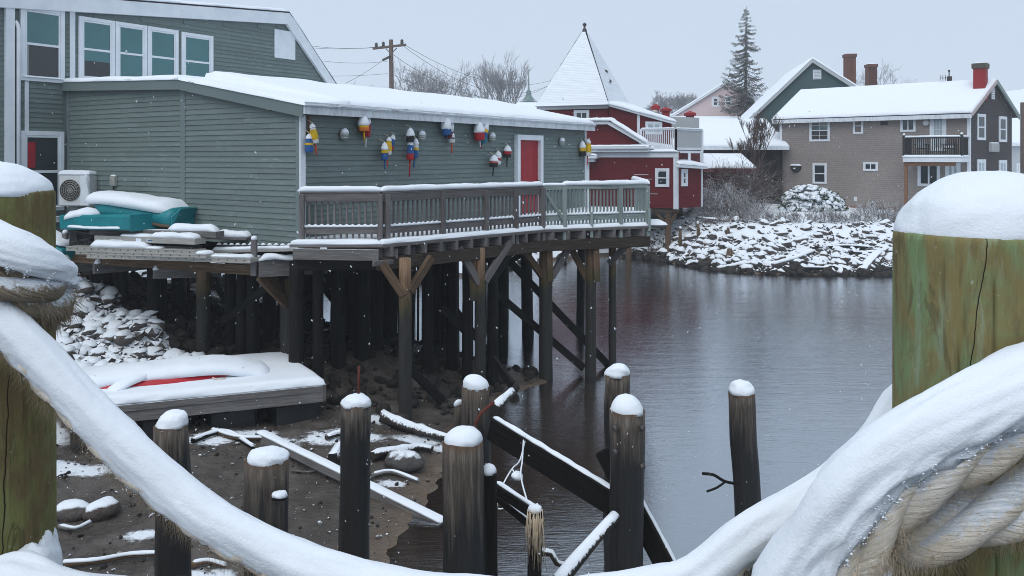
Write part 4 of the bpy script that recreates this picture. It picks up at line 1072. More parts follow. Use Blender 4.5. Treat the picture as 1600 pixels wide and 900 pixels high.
# ledge of the pier beyond the railing
mb = MB(); mb.abox(2.95, 3.62, 19.12, 19.9, DZ - .05, DZ + .0, .01); mb.build('ledge', RAILWD, deck)
mb = MB(); snow_sheet(mb, (2.97, 19.1, DZ), (3.62, 19.1, DZ), (3.62, 19.9, DZ), (2.97, 19.9, DZ), .10, 10, 10, .25, 2, .12); mb.build('ledge_snow', SNOW, deck)

RT, RM = 4.32, 3.70     # top rail and low rail heights
def rail_bay(a, b, nb, mat, toph=.14, name='railing', low=RM, cap=.15, posts=(0, 1), gate=False, snowh=.10, midposts=()):
    a = lift(a, 0); b = lift(b, 0); d = (b - a).normalized(); nrm = d.cross(V(0, 0, 1)); nrm = nrm if nrm.y < 0 else -nrm
    mb = MB(); mb.beam(lift(a, RT - toph / 2) + nrm * .05, lift(b, RT - toph / 2) + nrm * .05, .04, toph, .006); rl = mb.build(name, mat, deck)
    mb = MB(); mb.beam(lift(a, RT + .02), lift(b, RT + .02), cap, .038, .006); mb.build('cap_board', mat, rl)
    mb = MB(); mb.beam(lift(a, low - .065) + nrm * .045, lift(b, low - .065) + nrm * .045, .04, .13, .006); mb.build('bottom_rail', mat, rl)
    bl = None; L = (b - a).length
    for k in range(nb):
        p = a.lerp(b, (k + .5) / nb) + nrm * .012
        if bl is None:
            m2 = MB(); m2.beam(V(0, 0, -.42), V(0, 0, .42), .036, .036, .003, up=nrm); bl = mesh_of(m2, mat)
        piece('baluster', bl, rl, lift(p, DZ + .46) + V(0, 0, R.uniform(-.012, .012)), (R.uniform(-.006, .006), R.uniform(-.006, .006), 0))
    for t in list(posts) + list(midposts):
        p = a.lerp(b, t); mb = MB(); lo = DZ - .28 if not gate else DZ
        mb.beam(lift(p, lo) + nrm * .075, lift(p, RT - .005) + nrm * .075, .11, .09, .006, up=d); mb.build('post', mat, rl)
    mb = MB(); snow_strip(mb, [lift(a, RT + .038) - d * .05, lift(b, RT + .038) + d * .05], cap * .56, snowh, .07, .2, 11, True); mb.build('cap_snow', SNOW, rl)
    # snow on the low rail heaps against each baluster
    mb = MB(); pts = []; n = nb * 4; vs = []; prof = 7
    for i in range(n + 1):
        p = a.lerp(b, i / n); hh = .032 + .026 * (.5 + .5 * math.cos(2 * math.pi * (i / 4 - .5))) + .01 * nz(i * .3, 2, 2)
        for k in range(prof):
            th = math.pi * k / (prof - 1); vs.append(lift(p, low) + nrm * (.045 + math.cos(th) * .034) + V(0, 0, math.sin(th) ** .7 * hh))
    mb.add(vs, [(i * prof + k, i * prof + (k + 1) % prof, (i + 1) * prof + (k + 1) % prof, (i + 1) * prof + k) for i in range(n) for k in range(prof)], 0, True); mb.build('rail_snow', SNOW, rl)
    return rl
rail_bay(J0, J1, 13, RAILWD, .15, posts=(0.03, 1))
rail_bay(J1, J2, 38, RAILWD, .15, posts=(.02, .33, .60, .80, .995))
g1 = J2.lerp(J3, .20)
gt = rail_bay(J2 + V(.04, .02, 0), g1, 6, GREENWD, .06, 'gate', posts=(), gate=True, snowh=.06, cap=.09)
dd = (g1 - J2).normalized(); nn = dd.cross(V(0, 0, 1)); nn = nn if nn.y < 0 else -nn
mb = MB(); mb.beam(lift(J2 + dd * .08, RT - .1) + nn * .08, lift(g1 - dd * .03, DZ + .2) + nn * .08, .03, .07, .004); mb.build('brace', GREENWD, gt)
rail_bay(g1, J3, 24, GREENWD, .05, posts=(0.0, .99), midposts=(.66,), cap=.14, snowh=.10)
mb = MB(); q = g1.lerp(J3, .31); mb.beam(lift(q, DZ - .22) + nn * .10, lift(q, DZ + .36) + nn * .10, .07, .07, .006); mb.build('stub_post', GREENWD, deck)
mb = MB(); q = g1.lerp(J3, .995); mb.beam(lift(q, DZ - .12) + nn * .14, lift(q, DZ + .40) + nn * .14, .07, .07, .006); mb.build('stub_post', GREENWD, deck)
rail_bay(J3 + V(.03, .05, 0), V(3.45, 23.2, 0), 30, GREENWD, .05, posts=(.5, 1), cap=.14)
# piles
def pile(x, y, r, z1, mat, parent=deck, z0=None, name='pile', sq=False, lean=(0, 0)):
    z0 = (near_h(x, y) - .5 if z0 is None else z0); mb = MB()
    if sq: mb.beam((x, y, z0), (x + lean[0], y + lean[1], z1), r * 2, r * 2, .012, up=(0, 1, 0))
    else:
        n = 9; mb.tube([(x + lean[0] * k / n, y + lean[1] * k / n, z0 + (z1 - z0) * k / n) for k in range(n + 1)], [r * (1.08 - .12 * k / n) for k in range(n + 1)], 14, rough=.1)
    return mb.build(name, mat, parent)
def m_pilewood():
    """brown above the tide line, dark and weedy below it"""
    t = NT('tide_marked_pile_wood'); n = t.noise(t.coord('gc', (1, 18, 18)), 2.2, 8, .68, .4)
    up = t.ramp(n, [(.28, (.055, .032, .018)), (.5, (.17, .105, .062)), (.74, (.32, .22, .145))])
    lo = t.ramp(n, [(.3, (.012, .012, .011)), (.6, (.03, .029, .026)), (.8, (.06, .055, .046))])
    g = t.n('ShaderNodeNewGeometry'); sx = t.n('ShaderNodeSeparateXYZ'); t.l(g.outputs['Position'], sx.inputs[0])
    zz = t.math('ADD', sx.outputs['Z'], t.math('MULTIPLY', t.noise(t.coord('pos', (3, 3, 1)), 2, 4), .7))
    col = t.mix(t.ramp(t.math('MULTIPLY', zz, .2), [(.50, 0.0), (.60, 1.0)]), lo, up)
    alg = t.ramp(t.math('MULTIPLY', zz, .2), [(.47, 0.0), (.53, .7), (.58, 0.0)]); col = t.mix(alg, col, (.07, .06, .018))
    return t.done(col, .65, t.bump(n, .5, .012), .3)
PILEWD = m_pilewood()
def knee(p, q, w_=.10, h_=.15, mat=BROWNWD, parent=deck):
    mb = MB(); mb.beam(p, q, w_, h_, .008); return mb.build('knee_brace', mat, parent)
mainp = [(633, 14.98, .115), (750, 16.75, .11), (853, 18.45, .15), (923, 18.75, .125), (957, 19.25, .09)]
for px, Y, r in mainp:
    x = (px - HX) / F * Y; z0 = min(near_h(x, Y), 0) - .9 if px > 800 else None
    pile(x, Y, r, DZ - .25, PILEWD, z0=z0)
knee(P(597, 411, 14.9), P(631, 462, 14.9)); knee(P(674, 402, 15.4), P(640, 456, 14.95))
knee(P(716, 386, 16.4), P(748, 443, 16.7), mat=RAILWD); knee(P(797, 378, 17.3), P(757, 440, 16.75), mat=RAILWD); knee(P(805, 382, 17.8), P(768, 440, 17.2), mat=DARKWD)
knee(P(816, 389, 18.0), P(848, 432, 18.4)); knee(P(897, 373, 18.7), P(862, 433, 18.4), mat=RAILWD)
knee(P(888, 380, 18.8), P(918, 436, 18.75)); knee(P(988, 372, 18.95), P(952, 412, 19.2), mat=RAILWD)
for px, Y, y0, y1 in ((738, 16.7, 395, 470), (858, 18.3, 380, 440), (931, 18.6, 378, 440)):
    mb = MB(); mb.beam(P(px, y0, Y), P(px + 2, y1, Y), .14, .08, .006, up=(0, 1, 0)); mb.build('pile_plank', PILEWD, deck)
for a, b, ya, yb in (((778, 460), (912, 575), 18.5, 18.9), ((793, 405), (952, 572), 18.9, 19.5), ((770, 560), (800, 602), 17, 16.6), ((640, 575), (692, 628), 15.4, 15.8), ((690, 480), (740, 530), 17.3, 17.5), ((700, 470), (770, 560), 18.4, 18.6), ((500, 440), (560, 520), 18.5, 19.5), ((505, 425), (540, 452), 17.5, 18)):
    mb = MB(); mb.beam(P(*a, ya), P(*b, yb), .08, .17, .008); mb.build('cross_brace', DARKWD, deck)
RP_ = random.Random(3)
for s in (.3, 2.4, 4.6, 6.8, 9.0, 11.2):
    for d in (.25, 2.4, 4.7, 7.0):
        q = R3(s + RP_.uniform(-.3, .3), d + RP_.uniform(-.3, .3), 0)
        z0 = near_h(q.x, q.y) - .6 if q.x > -13.5 and q.y < 26.5 else -1.2
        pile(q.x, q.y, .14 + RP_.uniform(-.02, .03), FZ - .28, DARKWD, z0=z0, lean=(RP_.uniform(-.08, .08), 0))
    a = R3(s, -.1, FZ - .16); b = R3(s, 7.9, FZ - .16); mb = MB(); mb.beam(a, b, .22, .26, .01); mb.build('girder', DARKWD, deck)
    for d0 in (.4, 4.6):
        if RP_.random() < .8: mb = MB(); mb.beam(R3(s, d0, FZ - .4), R3(s, d0 + 2.2, 1.6), .07, .17, .008); mb.build('cross_brace', DARKWD, deck)
for d in (.5, 1.6, 3.0, 4.4, 5.8, 7.2):
    mb = MB(); mb.beam(R3(-.02, d, FZ - .035 - .001), R3(LA, d, FZ - .036), .12, .06, .006); mb.build('floor_joist', DARKWD, deck)
# extra dark piles close under the front edge
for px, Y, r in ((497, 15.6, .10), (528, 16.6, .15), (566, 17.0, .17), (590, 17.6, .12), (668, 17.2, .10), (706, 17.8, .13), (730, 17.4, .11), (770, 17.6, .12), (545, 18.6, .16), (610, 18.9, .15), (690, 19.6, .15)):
    x = (px - HX) / F * Y; pile(x, Y, r, DZ - .3, DARKWD, z0=near_h(x, Y) - .5)

for (xa, Ya), (xb, Yb), skip in (((562, 18.6), (600, 18.9), ()), ((606, 18.9), (664, 19.4), (9,)), ((676, 19.2), (742, 20.0), (6,)), ((515, 18.6), (533, 18.8), ()), ((270, 20.2), (298, 20.0), ()), ((412, 19.0), (440, 18.8), ())):
    n = max(2, int((xb - xa) / 7))
    for k in range(n):
        if k in skip: continue
        t = (k + .5) / n; px = xa + (xb - xa) * t; Y = Ya + (Yb - Ya) * t; x = (px - HX) / F * Y; z0 = near_h(x, Y) - .2
        mb = MB(); mb.beam((x, Y, z0), (x + R.uniform(-.02, .02), Y + R.uniform(-.03, .03), FZ - .3), .045, (xb - xa) / n / F * Y * 1.03, .006, up=(0, 1, 0)); mb.build('crib_plank', DARKWD, deck)
# ------------------------------------------------------------------ the low platform and what lies on it
PZ = 3.0
E0, E1 = V(-9.67, 17.55, 0), V(-4.78, 15.45, 0)
pf = root('wooden_platform', (-7.2, 16.6, PZ), 'low wooden platform along the end wall carrying boats and planks', 'platform')
ed = (E1 - E0).normalized(); wl0, wl1 = WE.pt(6.9, 0, .05), WE.pt(.6, 0, .05)
nP = 9
for k in range(nP):
    a = E0.lerp(wl0, k / nP); b = E1.lerp(wl1, k / nP); a2 = E0.lerp(wl0, (k + .94) / nP); b2 = E1.lerp(wl1, (k + .94) / nP)
    mb = MB(); mb.prism([lift(a, PZ - .045), lift(b, PZ - .045), lift(b2, PZ - .045), lift(a2, PZ - .045)], V(0, 0, .045)); mb.build('plank', GREYWD, pf)
mb = MB(); snow_sheet(mb, lift(E0, PZ), lift(E1, PZ), lift(wl1, PZ), lift(wl0, PZ), .06, 60, 14, .5, 2, .07); mb.build('floor_snow', SNOW, pf)
for (x0, y0, Ya), (x1, y1, Yb), hgt in (((97, 415, 17.5), (147, 414, 17.9), .26), ((146, 418, 17.1), (245, 410, 18.2), .27), ((240, 425, 16.5), (345, 422, 17.4), .27), ((404, 420, 15.35), (512, 415, 15.9), .31)):
    mb = MB(); mb.beam(P(x0, y0, Ya), P(x1, y1, Yb), .09, hgt, .01); mb.build('stringer', GREYWD, pf)
mb = MB(); mb.beam(lift(E0, PZ - .15), lift(E1, PZ - .15), .06, .18, .008); mb.build('edge_beam', BROWNWD, pf)
for px, y0, y1, Y in ((102, 361, 425, 17.4), (397, 371, 431, 15.35)):
    mb = MB(); mb.beam(P(px, y1, Y), P(px, y0 + 3, Y), .105, .105, .01); pp = mb.build('post', RAILWD, pf)
    mb = MB(); snow_cap(mb, P(px, y0 + 3, Y), .055, .07, 12, 5); mb.build('snow_cap', SNOW, pp)
for px, py, Y in ((152, 411, 17.0), (243, 421, 16.45)):
    mb = MB(); snow_cap(mb, P(px, py, Y), .055, .085, 12, 5, skew=(.02, 0)); mb.build('snow_cap', SNOW, pf)
mb = MB(); snow_strip(mb, [P(404, 408, 15.35), P(425, 404, 15.42), P(450, 406, 15.5), P(468, 405, 15.55)], .09, .09, .05, .5, 9); mb.build('floor_snow', SNOW, pf)
for px, Y, r in ((453, 16.35, .19), (318, 17.0, .14), (240, 17.6, .14), (360, 17.2, .12), (192, 18.3, .12), (150, 18.0, .1), (278, 18.3, .14), (395, 16.6, .13), (420, 17.6, .14)):
    x = (px - HX) / F * Y; pile(x, Y, r, PZ - .1 if px != 453 else 3.08, PILEWD if px in (453, 318) else DARKWD, pf)
knee(P(405, 432, 15.4), P(447, 476, 16.2), parent=pf); knee(P(422, 428, 15.7), P(449, 464, 16.4), parent=pf)
for a, b, y in (((205, 425), (245, 460), 18.6), ((330, 430), (352, 470), 17.6), ((385, 430), (345, 475), 17.8)):
    mb = MB(); mb.beam(P(*a, y), P(*b, y), .07, .12, .006); mb.build('knee_brace', DARKWD, pf)

def hull(mb, a, b, wd, dp, n=18, m=11, taper0=.0, taper1=.0, up=V(0, 0, 1)):
    """upturned small boat: keel up"""
    a = Vector(a); b = Vector(b); ax = (b - a).normalized(); L = (b - a).length; sd = ax.cross(up).normalized(); u = sd.cross(ax)
    vs = []; g = []
    for i in range(n + 1):
        t = i / n; e = 1.0
        if taper0 and t < taper0: e *= math.sin(math.pi / 2 * (t / taper0 * .93 + .07))
        if taper1 and t > 1 - taper1: e *= math.sin(math.pi / 2 * ((1 - t) / taper1 * .93 + .07))
        for k in range(m):
            th = math.pi * k / (m - 1); c, s_ = math.cos(th), math.sin(th)
            vs.append(a + ax * (t * L) + sd * math.copysign(abs(c) ** .6, c) * wd / 2 * e + u * (s_ ** .55 * dp * (.55 + .45 * e))); g.append((t * L, c, s_))
    fs = [(i * m + k, i * m + k + 1, (i + 1) * m + k + 1, (i + 1) * m + k) for i in range(n) for k in range(m - 1)]
    fs += [tuple(range(m)), tuple(n * m + k for k in range(m))] + [(i * m, (i + 1) * m, (i + 1) * m + m - 1, i * m + m - 1) for i in range(n)]
    mb.add(vs, fs, 0, True, g)
# the upper boat lies keel up, transom towards the pier
bo = root('rowing_boat', P(230, 345, 17.1), 'teal rowing boat lying upturned on top under a thick slab of snow', 'boat')
ba, bb = P(150, 331, 17.5), P(290, 352, 16.75)
mb = MB(); hull(mb, ba, bb, .92, .36, 16, 13, .25, 0); mb.build('hull', TEAL, bo)
axb = (bb - ba).normalized(); sdb = axb.cross(V(0, 0, 1)).normalized()
mb = MB(); mb.prism([bb + axb * .012 + sdb * .44 + V(0, 0, .0), bb + axb * .012 + sdb * .44 + V(0, 0, .2), bb + axb * .10 + sdb * .28 + V(0, 0, .37), bb + axb * .10 - sdb * .28 + V(0, 0, .37), bb + axb * .012 - sdb * .44 + V(0, 0, .2), bb + axb * .012 - sdb * .44], axb * .03); mb.build('transom', TEAL, bo)
mb = MB(); mb.beam(ba + sdb * .45 + V(0, 0, .012), bb + sdb * .45 + V(0, 0, .012), .035, .05, .006); mb.build('gunwale', BROWNWD, bo)
mb = MB(); snow_strip(mb, [ba - axb * .02 + V(0, 0, .20), ba.lerp(bb, .3) + V(0, 0, .26), ba.lerp(bb, .97) + V(0, 0, .24)], .47, .24, .06, .1, 17, flat=.5); mb.build('snow', SNOW, bo)
bo = root('rowing_boat', P(170, 352, 16.7), 'smaller teal boat beneath the upturned one, its flat side bare', 'boat')
ba, bb = P(113, 356, 17.2), P(224, 357, 16.3)
mb = MB(); mb.beam(ba + V(0, 0, .14), bb + V(0, 0, .13), .62, .30, .03); mb.build('hull', TEAL, bo)
mb = MB(); d_ = (bb - ba).normalized(); mb.beam(bb + V(0, 0, .13) + d_ * .006, bb + V(0, 0, .13) + d_ * .03, .66, .33, .008); mb.build('transom', TEAL, bo)
mb = MB(); snow_strip(mb, [ba + V(-.03, -.05, .16), ba.lerp(bb, .2) + V(0, -.02, .24), ba.lerp(bb, .38) + V(0, 0, .27)], .3, .16, .05, .3, 13); snow_strip(mb, [ba.lerp(bb, .15) + V(-.1, -.37, .05), ba.lerp(bb, .5) + V(-.1, -.36, .02), ba.lerp(bb, .86) + V(-.1, -.35, .02)], .05, .045, .05, .3, 9); mb.build('snow', SNOW, bo)
bo = root('rowing_boat', P(85, 385, 17.3), 'teal boat leaning nose down at the outer end of the platform', 'boat')
mb = MB(); mb.beam(P(40, 362, 17.6), P(112, 397, 17.3), .6, .24, .03); mb.build('hull', TEAL, bo)
mb = MB(); snow_strip(mb, [P(40, 350, 17.6), P(72, 364, 17.45), P(110, 384, 17.3)], .28, .08, .06, .2, 11); snow_strip(mb, [P(60, 388, 17.2), P(85, 398, 17.15), P(108, 408, 17.1)], .1, .09, .05, .3, 9); mb.build('snow', SNOW, bo)

def plankish(name, cat, label, a, b, wd, ht, mat, holes=0, snow=None, group=None, hw=None):
    o = root(name, Vector(a), label, cat, group)
    mb = MB(); mb.beam(a, b, wd, ht, .006); mb.build('beam' if name != 'gangway' else 'side_rail', mat, o)
    a = Vector(a); b = Vector(b); d = (b - a).normalized(); nrm = d.cross(V(0, 0, 1)).normalized(); nrm = nrm if nrm.y < 0 else -nrm
    if holes:
        for k in range(holes):
            p = a.lerp(b, (k + .6) / (holes + .3)) + nrm * (wd / 2 + .001); mb = MB(); mb.lathe([(.012, -.004), (.012, .004)], p, 8, nrm); mb.build('bolt_hole', BLACK, o)
        mb = MB()
        for sg in (1, -1): mb.beam(a + nrm * (wd / 2 + .006) + V(0, 0, sg * (ht / 2 - .008)), b + nrm * (wd / 2 + .006) + V(0, 0, sg * (ht / 2 - .008)), .014, .014, .002)
        mb.build('flange', mat, o)
    if snow:
        for t0, t1, h in snow:
            mb = MB(); snow_strip(mb, [a.lerp(b, t0) + V(0, 0, ht / 2), a.lerp(b, (t0 + t1) / 2) + V(0, 0, ht / 2), a.lerp(b, t1) + V(0, 0, ht / 2)], (hw or wd / 2) * .98, h, .05, .35, 11); mb.build('snow', SNOW, o)
    return o
plankish('timber', 'timber', 'grey squared timber on top of the plank stack under heaped snow', P(147, 361, 16.9), P(344, 366, 15.7), .24, .12, GREYWD, 0, [(.62, .98, .12), (.05, .3, .03)])
plankish('timber', 'timber', 'short snowy plank end poking out toward the pier', P(330, 371, 16.3), P(392, 372, 15.9), .28, .05, RAILWD, 0, [(.1, .97, .12)])
plankish('gangway', 'gangway', 'aluminium gangway rail with a paper sticker, below the squared timber', P(157, 371, 16.6), P(313, 377, 15.6), .30, .11, ALU, 0, [(.25, .55, .05), (.55, .98, .10)])
plankish('gangway', 'gangway', 'dark aluminium rail in the gap under the sticker rail', P(160, 380, 16.65), P(308, 387, 15.75), .28, .06, STEEL)
plankish('gangway', 'gangway', 'tan drilled aluminium rail with a broad drift of snow', P(113, 387, 16.6), P(314, 393, 15.5), .30, .085, ALU, 17, [(.17, .62, .13), (.62, .72, .04)], hw=.16)
plankish('gangway', 'gangway', 'tan drilled aluminium rail in the middle of the lower three', P(127, 393.5, 16.5), P(330, 399, 15.4), .28, .065, ALU, 14, [(.9, 1, .06)])
plankish('gangway', 'gangway', 'longest tan drilled rail at the bottom of the stack', P(143, 398.5, 16.35), P(398, 406, 15.25), .26, .095, ALU, 20, [(.66, .99, .05)])
plankish('gangway', 'gangway', 'snowy ladder rail lying along the wall foot near the pier', P(330, 393, 16.0), P(470, 390, 15.3), .10, .05, ALU, 0, [(.02, .98, .06)])
o = plankish('ladder', 'ladder', 'ladder lying on its edge against the grey end wall with snow on each rung', P(338, 384, 16.1), P(468, 385, 15.35), .05, .05, STEEL)
for k in range(13):
    a = P(338, 384, 16.1).lerp(P(468, 385, 15.35), (k + .5) / 13); mb = MB(); snow_strip(mb, [a + V(-.05, 0, .02), a + V(.05, -.01, .02)], .03, .045, .02, .2, 7); mb.build('snow', SNOW, o)
# paper stickers on the rail
st = bpy.data.objects['gangway']
q0, q1 = P(157, 371, 16.6), P(313, 377, 15.6); dn = (q1 - q0).normalized(); nr = dn.cross(V(0, 0, 1)).normalized(); nr = nr if nr.y < 0 else -nr
for t, m in ((.46, WHITE), (.56, PALESD)):
    mb = MB(); mb.box(q0.lerp(q1, t) + nr * .152, dn, nr, V(0, 0, 1), .07, .0015, .03); mb.build('sticker', m, st)
mb = MB(); mb.box(q0.lerp(q1, .57) + nr * .1545, dn, nr, V(0, 0, 1), .05, .0008, .010); mb.build('sticker_print', PAINT['blue'], st)
o = root('cable', P(200, 405, 16.0), 'thin dark cable sagging from the drilled rails', 'cable')
mb = MB(); mb.tube(resample([P(196, 398, 16.05), P(212, 406, 15.95), P(228, 407, 15.9), P(246, 399, 15.75)], .04), .007, 6); mb.build('wire', STEEL, o)
# clutter at the outer end of the stack
o = root('metal_frame', P(128, 372, 17.0), 'dark jumble of folded metal frame beside the plank stack end', 'frame')
mb = MB()
for a, b in (((108, 352), (112, 358)), ((112, 360), (145, 366)), ((112, 378), (142, 372)), ((120, 366), (122, 384)), ((136, 358), (134, 384)), ((116, 372), (146, 379)), ((125, 383), (150, 377))): mb.beam(P(*a, 17.1), P(*b, 16.9), .03, .03, .003)
mb.build('bars', STEEL, o)
mb = MB(); mb.box(P(130, 372, 17.25), V(1, 0, 0), V(0, 1, 0), V(0, 0, 1), .24, .12, .2, .02); mb.build('box', BLACK, o)
mb = MB(); mb.tube([P(103, 350, 17.1), P(111, 357, 17.1)], .035, 8); mb.build('tube', RAILWD, o)
# heat pump on the tall wall
hp = root('heat_pump', P(125, 322, 18.6), 'white outdoor heat pump unit with round fan grille and snow on top', 'heat pump')
c = P(122, 297, 18.75); ex = V(.97, -.1, 0).normalized(); ey = V(.1, .97, 0).normalized()
mb = MB(); mb.box(c, ex, ey, V(0, 0, 1), .37, .16, .355, .025); mb.build('case', ACW, hp)
f0 = c - ey * .162 + ex * -.08
mb = MB(); mb.lathe([(.245, 0), (.245, .004), (.0, .005)], f0 + ey * .001, 28, -ey); mb.build('fan_opening', BLACK, hp)
mb = MB()
for rr in (.06, .11, .16, .205, .245):
    pts = [f0 - ey * .014 + ex * rr * math.cos(2 * math.pi * k / 24) + V(0, 0, rr * math.sin(2 * math.pi * k / 24)) for k in range(25)]; mb.tube(pts, .006, 5, cap=False)
for k in range(8):
    a = math.pi * k / 8; d = ex * math.cos(a) + V(0, 0, math.sin(a)); mb.tube([f0 - ey * .012 - d * .245, f0 - ey * .012 + d * .245], .005, 5)
mb.build('fan_grille', ALU, hp)
mb = MB()
for k in range(3):
    a = 2 * math.pi * k / 3 + .4; d = ex * math.cos(a) + V(0, 0, math.sin(a)); e = ex * -math.sin(a) + V(0, 0, math.cos(a))
    mb.add([f0 - ey * .006 + d * .03 - e * .02, f0 - ey * .009 + d * .2 - e * .05, f0 - ey * .004 + d * .2 + e * .07, f0 - ey * .006 + d * .03 + e * .03], [(0, 1, 2, 3)])
mb.build('fan_blade', STEEL, hp, recalc=False)
mb = MB(); mb.box(c - ey * .1615 + ex * .24 + V(0, 0, .16), ex, ey, V(0, 0, 1), .05, .002, .02, 0); mb.build('badge', PALESD, hp)
mb = MB(); mb.box(c + ex * .26 - ey * .161, ex, ey, V(0, 0, 1), .10, .004, .34, .003); mb.build('side_panel', WHITE, hp)
for k in (-.25, .25): mb = MB(); mb.beam(c + ex * k + V(0, -.02, -.375), c + ex * k + ey * .55 + V(0, 0, -.375), .05, .04, .004); mb.build('bracket', ACW, hp)
mb = MB(); snow_sheet(mb, c + ex * -.38 - ey * .17 + V(0, 0, .355), c + ex * .38 - ey * .17 + V(0, 0, .355), c + ex * .38 + ey * .17 + V(0, 0, .355), c + ex * -.38 + ey * .17 + V(0, 0, .355), .10, 18, 10, .25, 4, .09); snow_strip(mb, [c + ex * .30 - ey * .16 + V(0, 0, .36), c + ex * .34 - ey * .165 + V(0, 0, .1), c + ex * .385 - ey * .165 + V(0, 0, -.15)], .05, .03, .03, .4, 9); mb.build('snow', SNOW, hp)
s_, z_ = WE.hit(181, 283)
eb = root('outlet_box', WE.pt(s_, z_, .03), 'small beige electrical outlet box on the end wall above the boats', 'box')
mb = MB(); WE.box(mb, s_ - .085, s_ + .085, z_ - .11, z_ + .11, .014, .10, .012); mb.build('case', m_plain('beige_box_paint', (.36, .37, .34), None, 6, .5, .1), eb)
mb = MB(); WE.box(mb, s_ - .06, s_ + .06, z_ - .085, z_ + .05, .1005, .118, .01); mb.build('cover', ALU, eb)
mb = MB(); mb.tube([WE.pt(s_ + .02, z_ - .11, .05), WE.pt(s_ + .02, z_ - .45, .04)], .014, 8); mb.build('conduit', STEEL, eb)
mb = MB(); snow_strip(mb, [WE.pt(s_ - .08, z_ + .11, .06), WE.pt(s_ + .08, z_ + .11, .06)], .045, .04, .03, .3, 7); mb.build('snow', SNOW, eb)
# ------------------------------------------------------------------ raft and kayak on the mud
rf = root('floating_dock', P(340, 640, 14), 'grey timber floating dock aground on the mud under a layer of snow', 'dock')
fz = 1.0
FL, FR, BR, BL = V(-7.1, 12.95, fz), V(-3.28, 14.38, fz), V(-4.5, 16.4, fz), V(-8.3, 15.1, fz)
ctr = (FL + FR + BR + BL) / 4
for a, b in ((FL, FR), (FR, BR), (BR, BL), (BL, FL)):
    d = (b - a).normalized(); mb = MB(); mb.beam(a - V(0, 0, .15) + d * .03, b - V(0, 0, .15) - d * .03, .06, .29, .008); mb.build('side_board', GREYWD, rf)
mb = MB(); mb.beam(FL - V(0, 0, .06) + V(.02, -.04, 0), FR - V(0, 0, .06) + V(-.03, -.04, 0), .03, .11, .005); mb.build('rub_rail', GREYWD, rf)
for k in range(14):
    a, b = FL.lerp(FR, (k + .03) / 14), FL.lerp(FR, (k + .97) / 14); c, d = BL.lerp(BR, (k + .97) / 14), BL.lerp(BR, (k + .03) / 14)
    mb = MB(); mb.prism([q + V(0, 0, -.045) for q in (a, b, c, d)], V(0, 0, .04)); mb.build('deck_plank', GREYWD, rf)
for t in (.12, .38, .64, .9):
    a = FL.lerp(FR, t); b = BL.lerp(BR, t); q0 = a.lerp(b, .06); q1 = a.lerp(b, .94)
    mb = MB(); mb.beam(q0 - V(0, 0, .52), q1 - V(0, 0, .52), .75, .44, .05); mb.build('float', BLACK, rf)
mb = MB(); snow_sheet(mb, FL + V(0, -.02, 0), FR + V(.02, -.02, 0), BR, BL, .13, 60, 36, .22, 1.1, .12); mb.build('deck_snow', SNOW, rf)
ky = root('kayak', P(290, 605, 14), 'red kayak lying on the floating dock half buried in snow', 'kayak')
k0, k1 = P(60, 630, 13.55) + V(0, 0, .06), P(432, 588, 14.85) + V(0, 0, .05)
def kayak(mb, a, b, wd, dp, n=30, m=15):
    ax = (b - a).normalized(); L = (b - a).length; sd = ax.cross(V(0, 0, 1)).normalized(); u = sd.cross(ax); vs = []; g = []
    for i in range(n + 1):
        t = i / n; e = max(.03, math.sin(math.pi * t) ** .62)
        for k in range(m):
            th = 2 * math.pi * k / m; vs.append(a + ax * t * L + sd * math.cos(th) * wd / 2 * e + u * (math.sin(th) * dp / 2 * e + .05 * (2 * t - 1) ** 2)); g.append((t * L, th, 0))
    mb.add(vs, [(i * m + k, i * m + (k + 1) % m, (i + 1) * m + (k + 1) % m, (i + 1) * m + k) for i in range(n) for k in range(m)] + [tuple(range(m)), tuple(n * m + k for k in range(m))], 0, True, g)
REDK = m_plain('red_kayak_plastic', (.42, .008, .02), (.34, .006, .016), 4, .35, .08, (1, 3, 3))
mb = MB(); kayak(mb, k0 + V(0, 0, .06), k0.lerp(k1, .93) + V(-.04, .08, .02), .70, .42); mb.build('hull', REDK, ky)
mb = MB(); kd = (k1 - k0).normalized()
snow_strip(mb, [k0 + V(.0, .30, .02), k0.lerp(k1, .25) + V(-.06, .25, .14), k0.lerp(k1, .5) + V(-.06, .26, .16), k0.lerp(k1, .75) + V(-.05, .22, .14), k1 + V(-.12, .22, -.10)], .48, .20, .07, .12, 19, flat=.55)
snow_strip(mb, [k0.lerp(k1, .30) + V(.04, -.40, .0), k0.lerp(k1, .38) + V(0, -.25, .16), k0.lerp(k1, .44) + V(0, .0, .22)], .16, .10, .04, .25, 11); mb.build('snow', SNOW, ky)
mb = MB(); mb.tube([k0.lerp(k1, .74) + V(0, -.3, .12), k0.lerp(k1, .77) + V(.02, -.36, .08), k0.lerp(k1, .80) + V(0, -.32, .1)], .012, 6); mb.build('deck_cord', FIBC, ky)
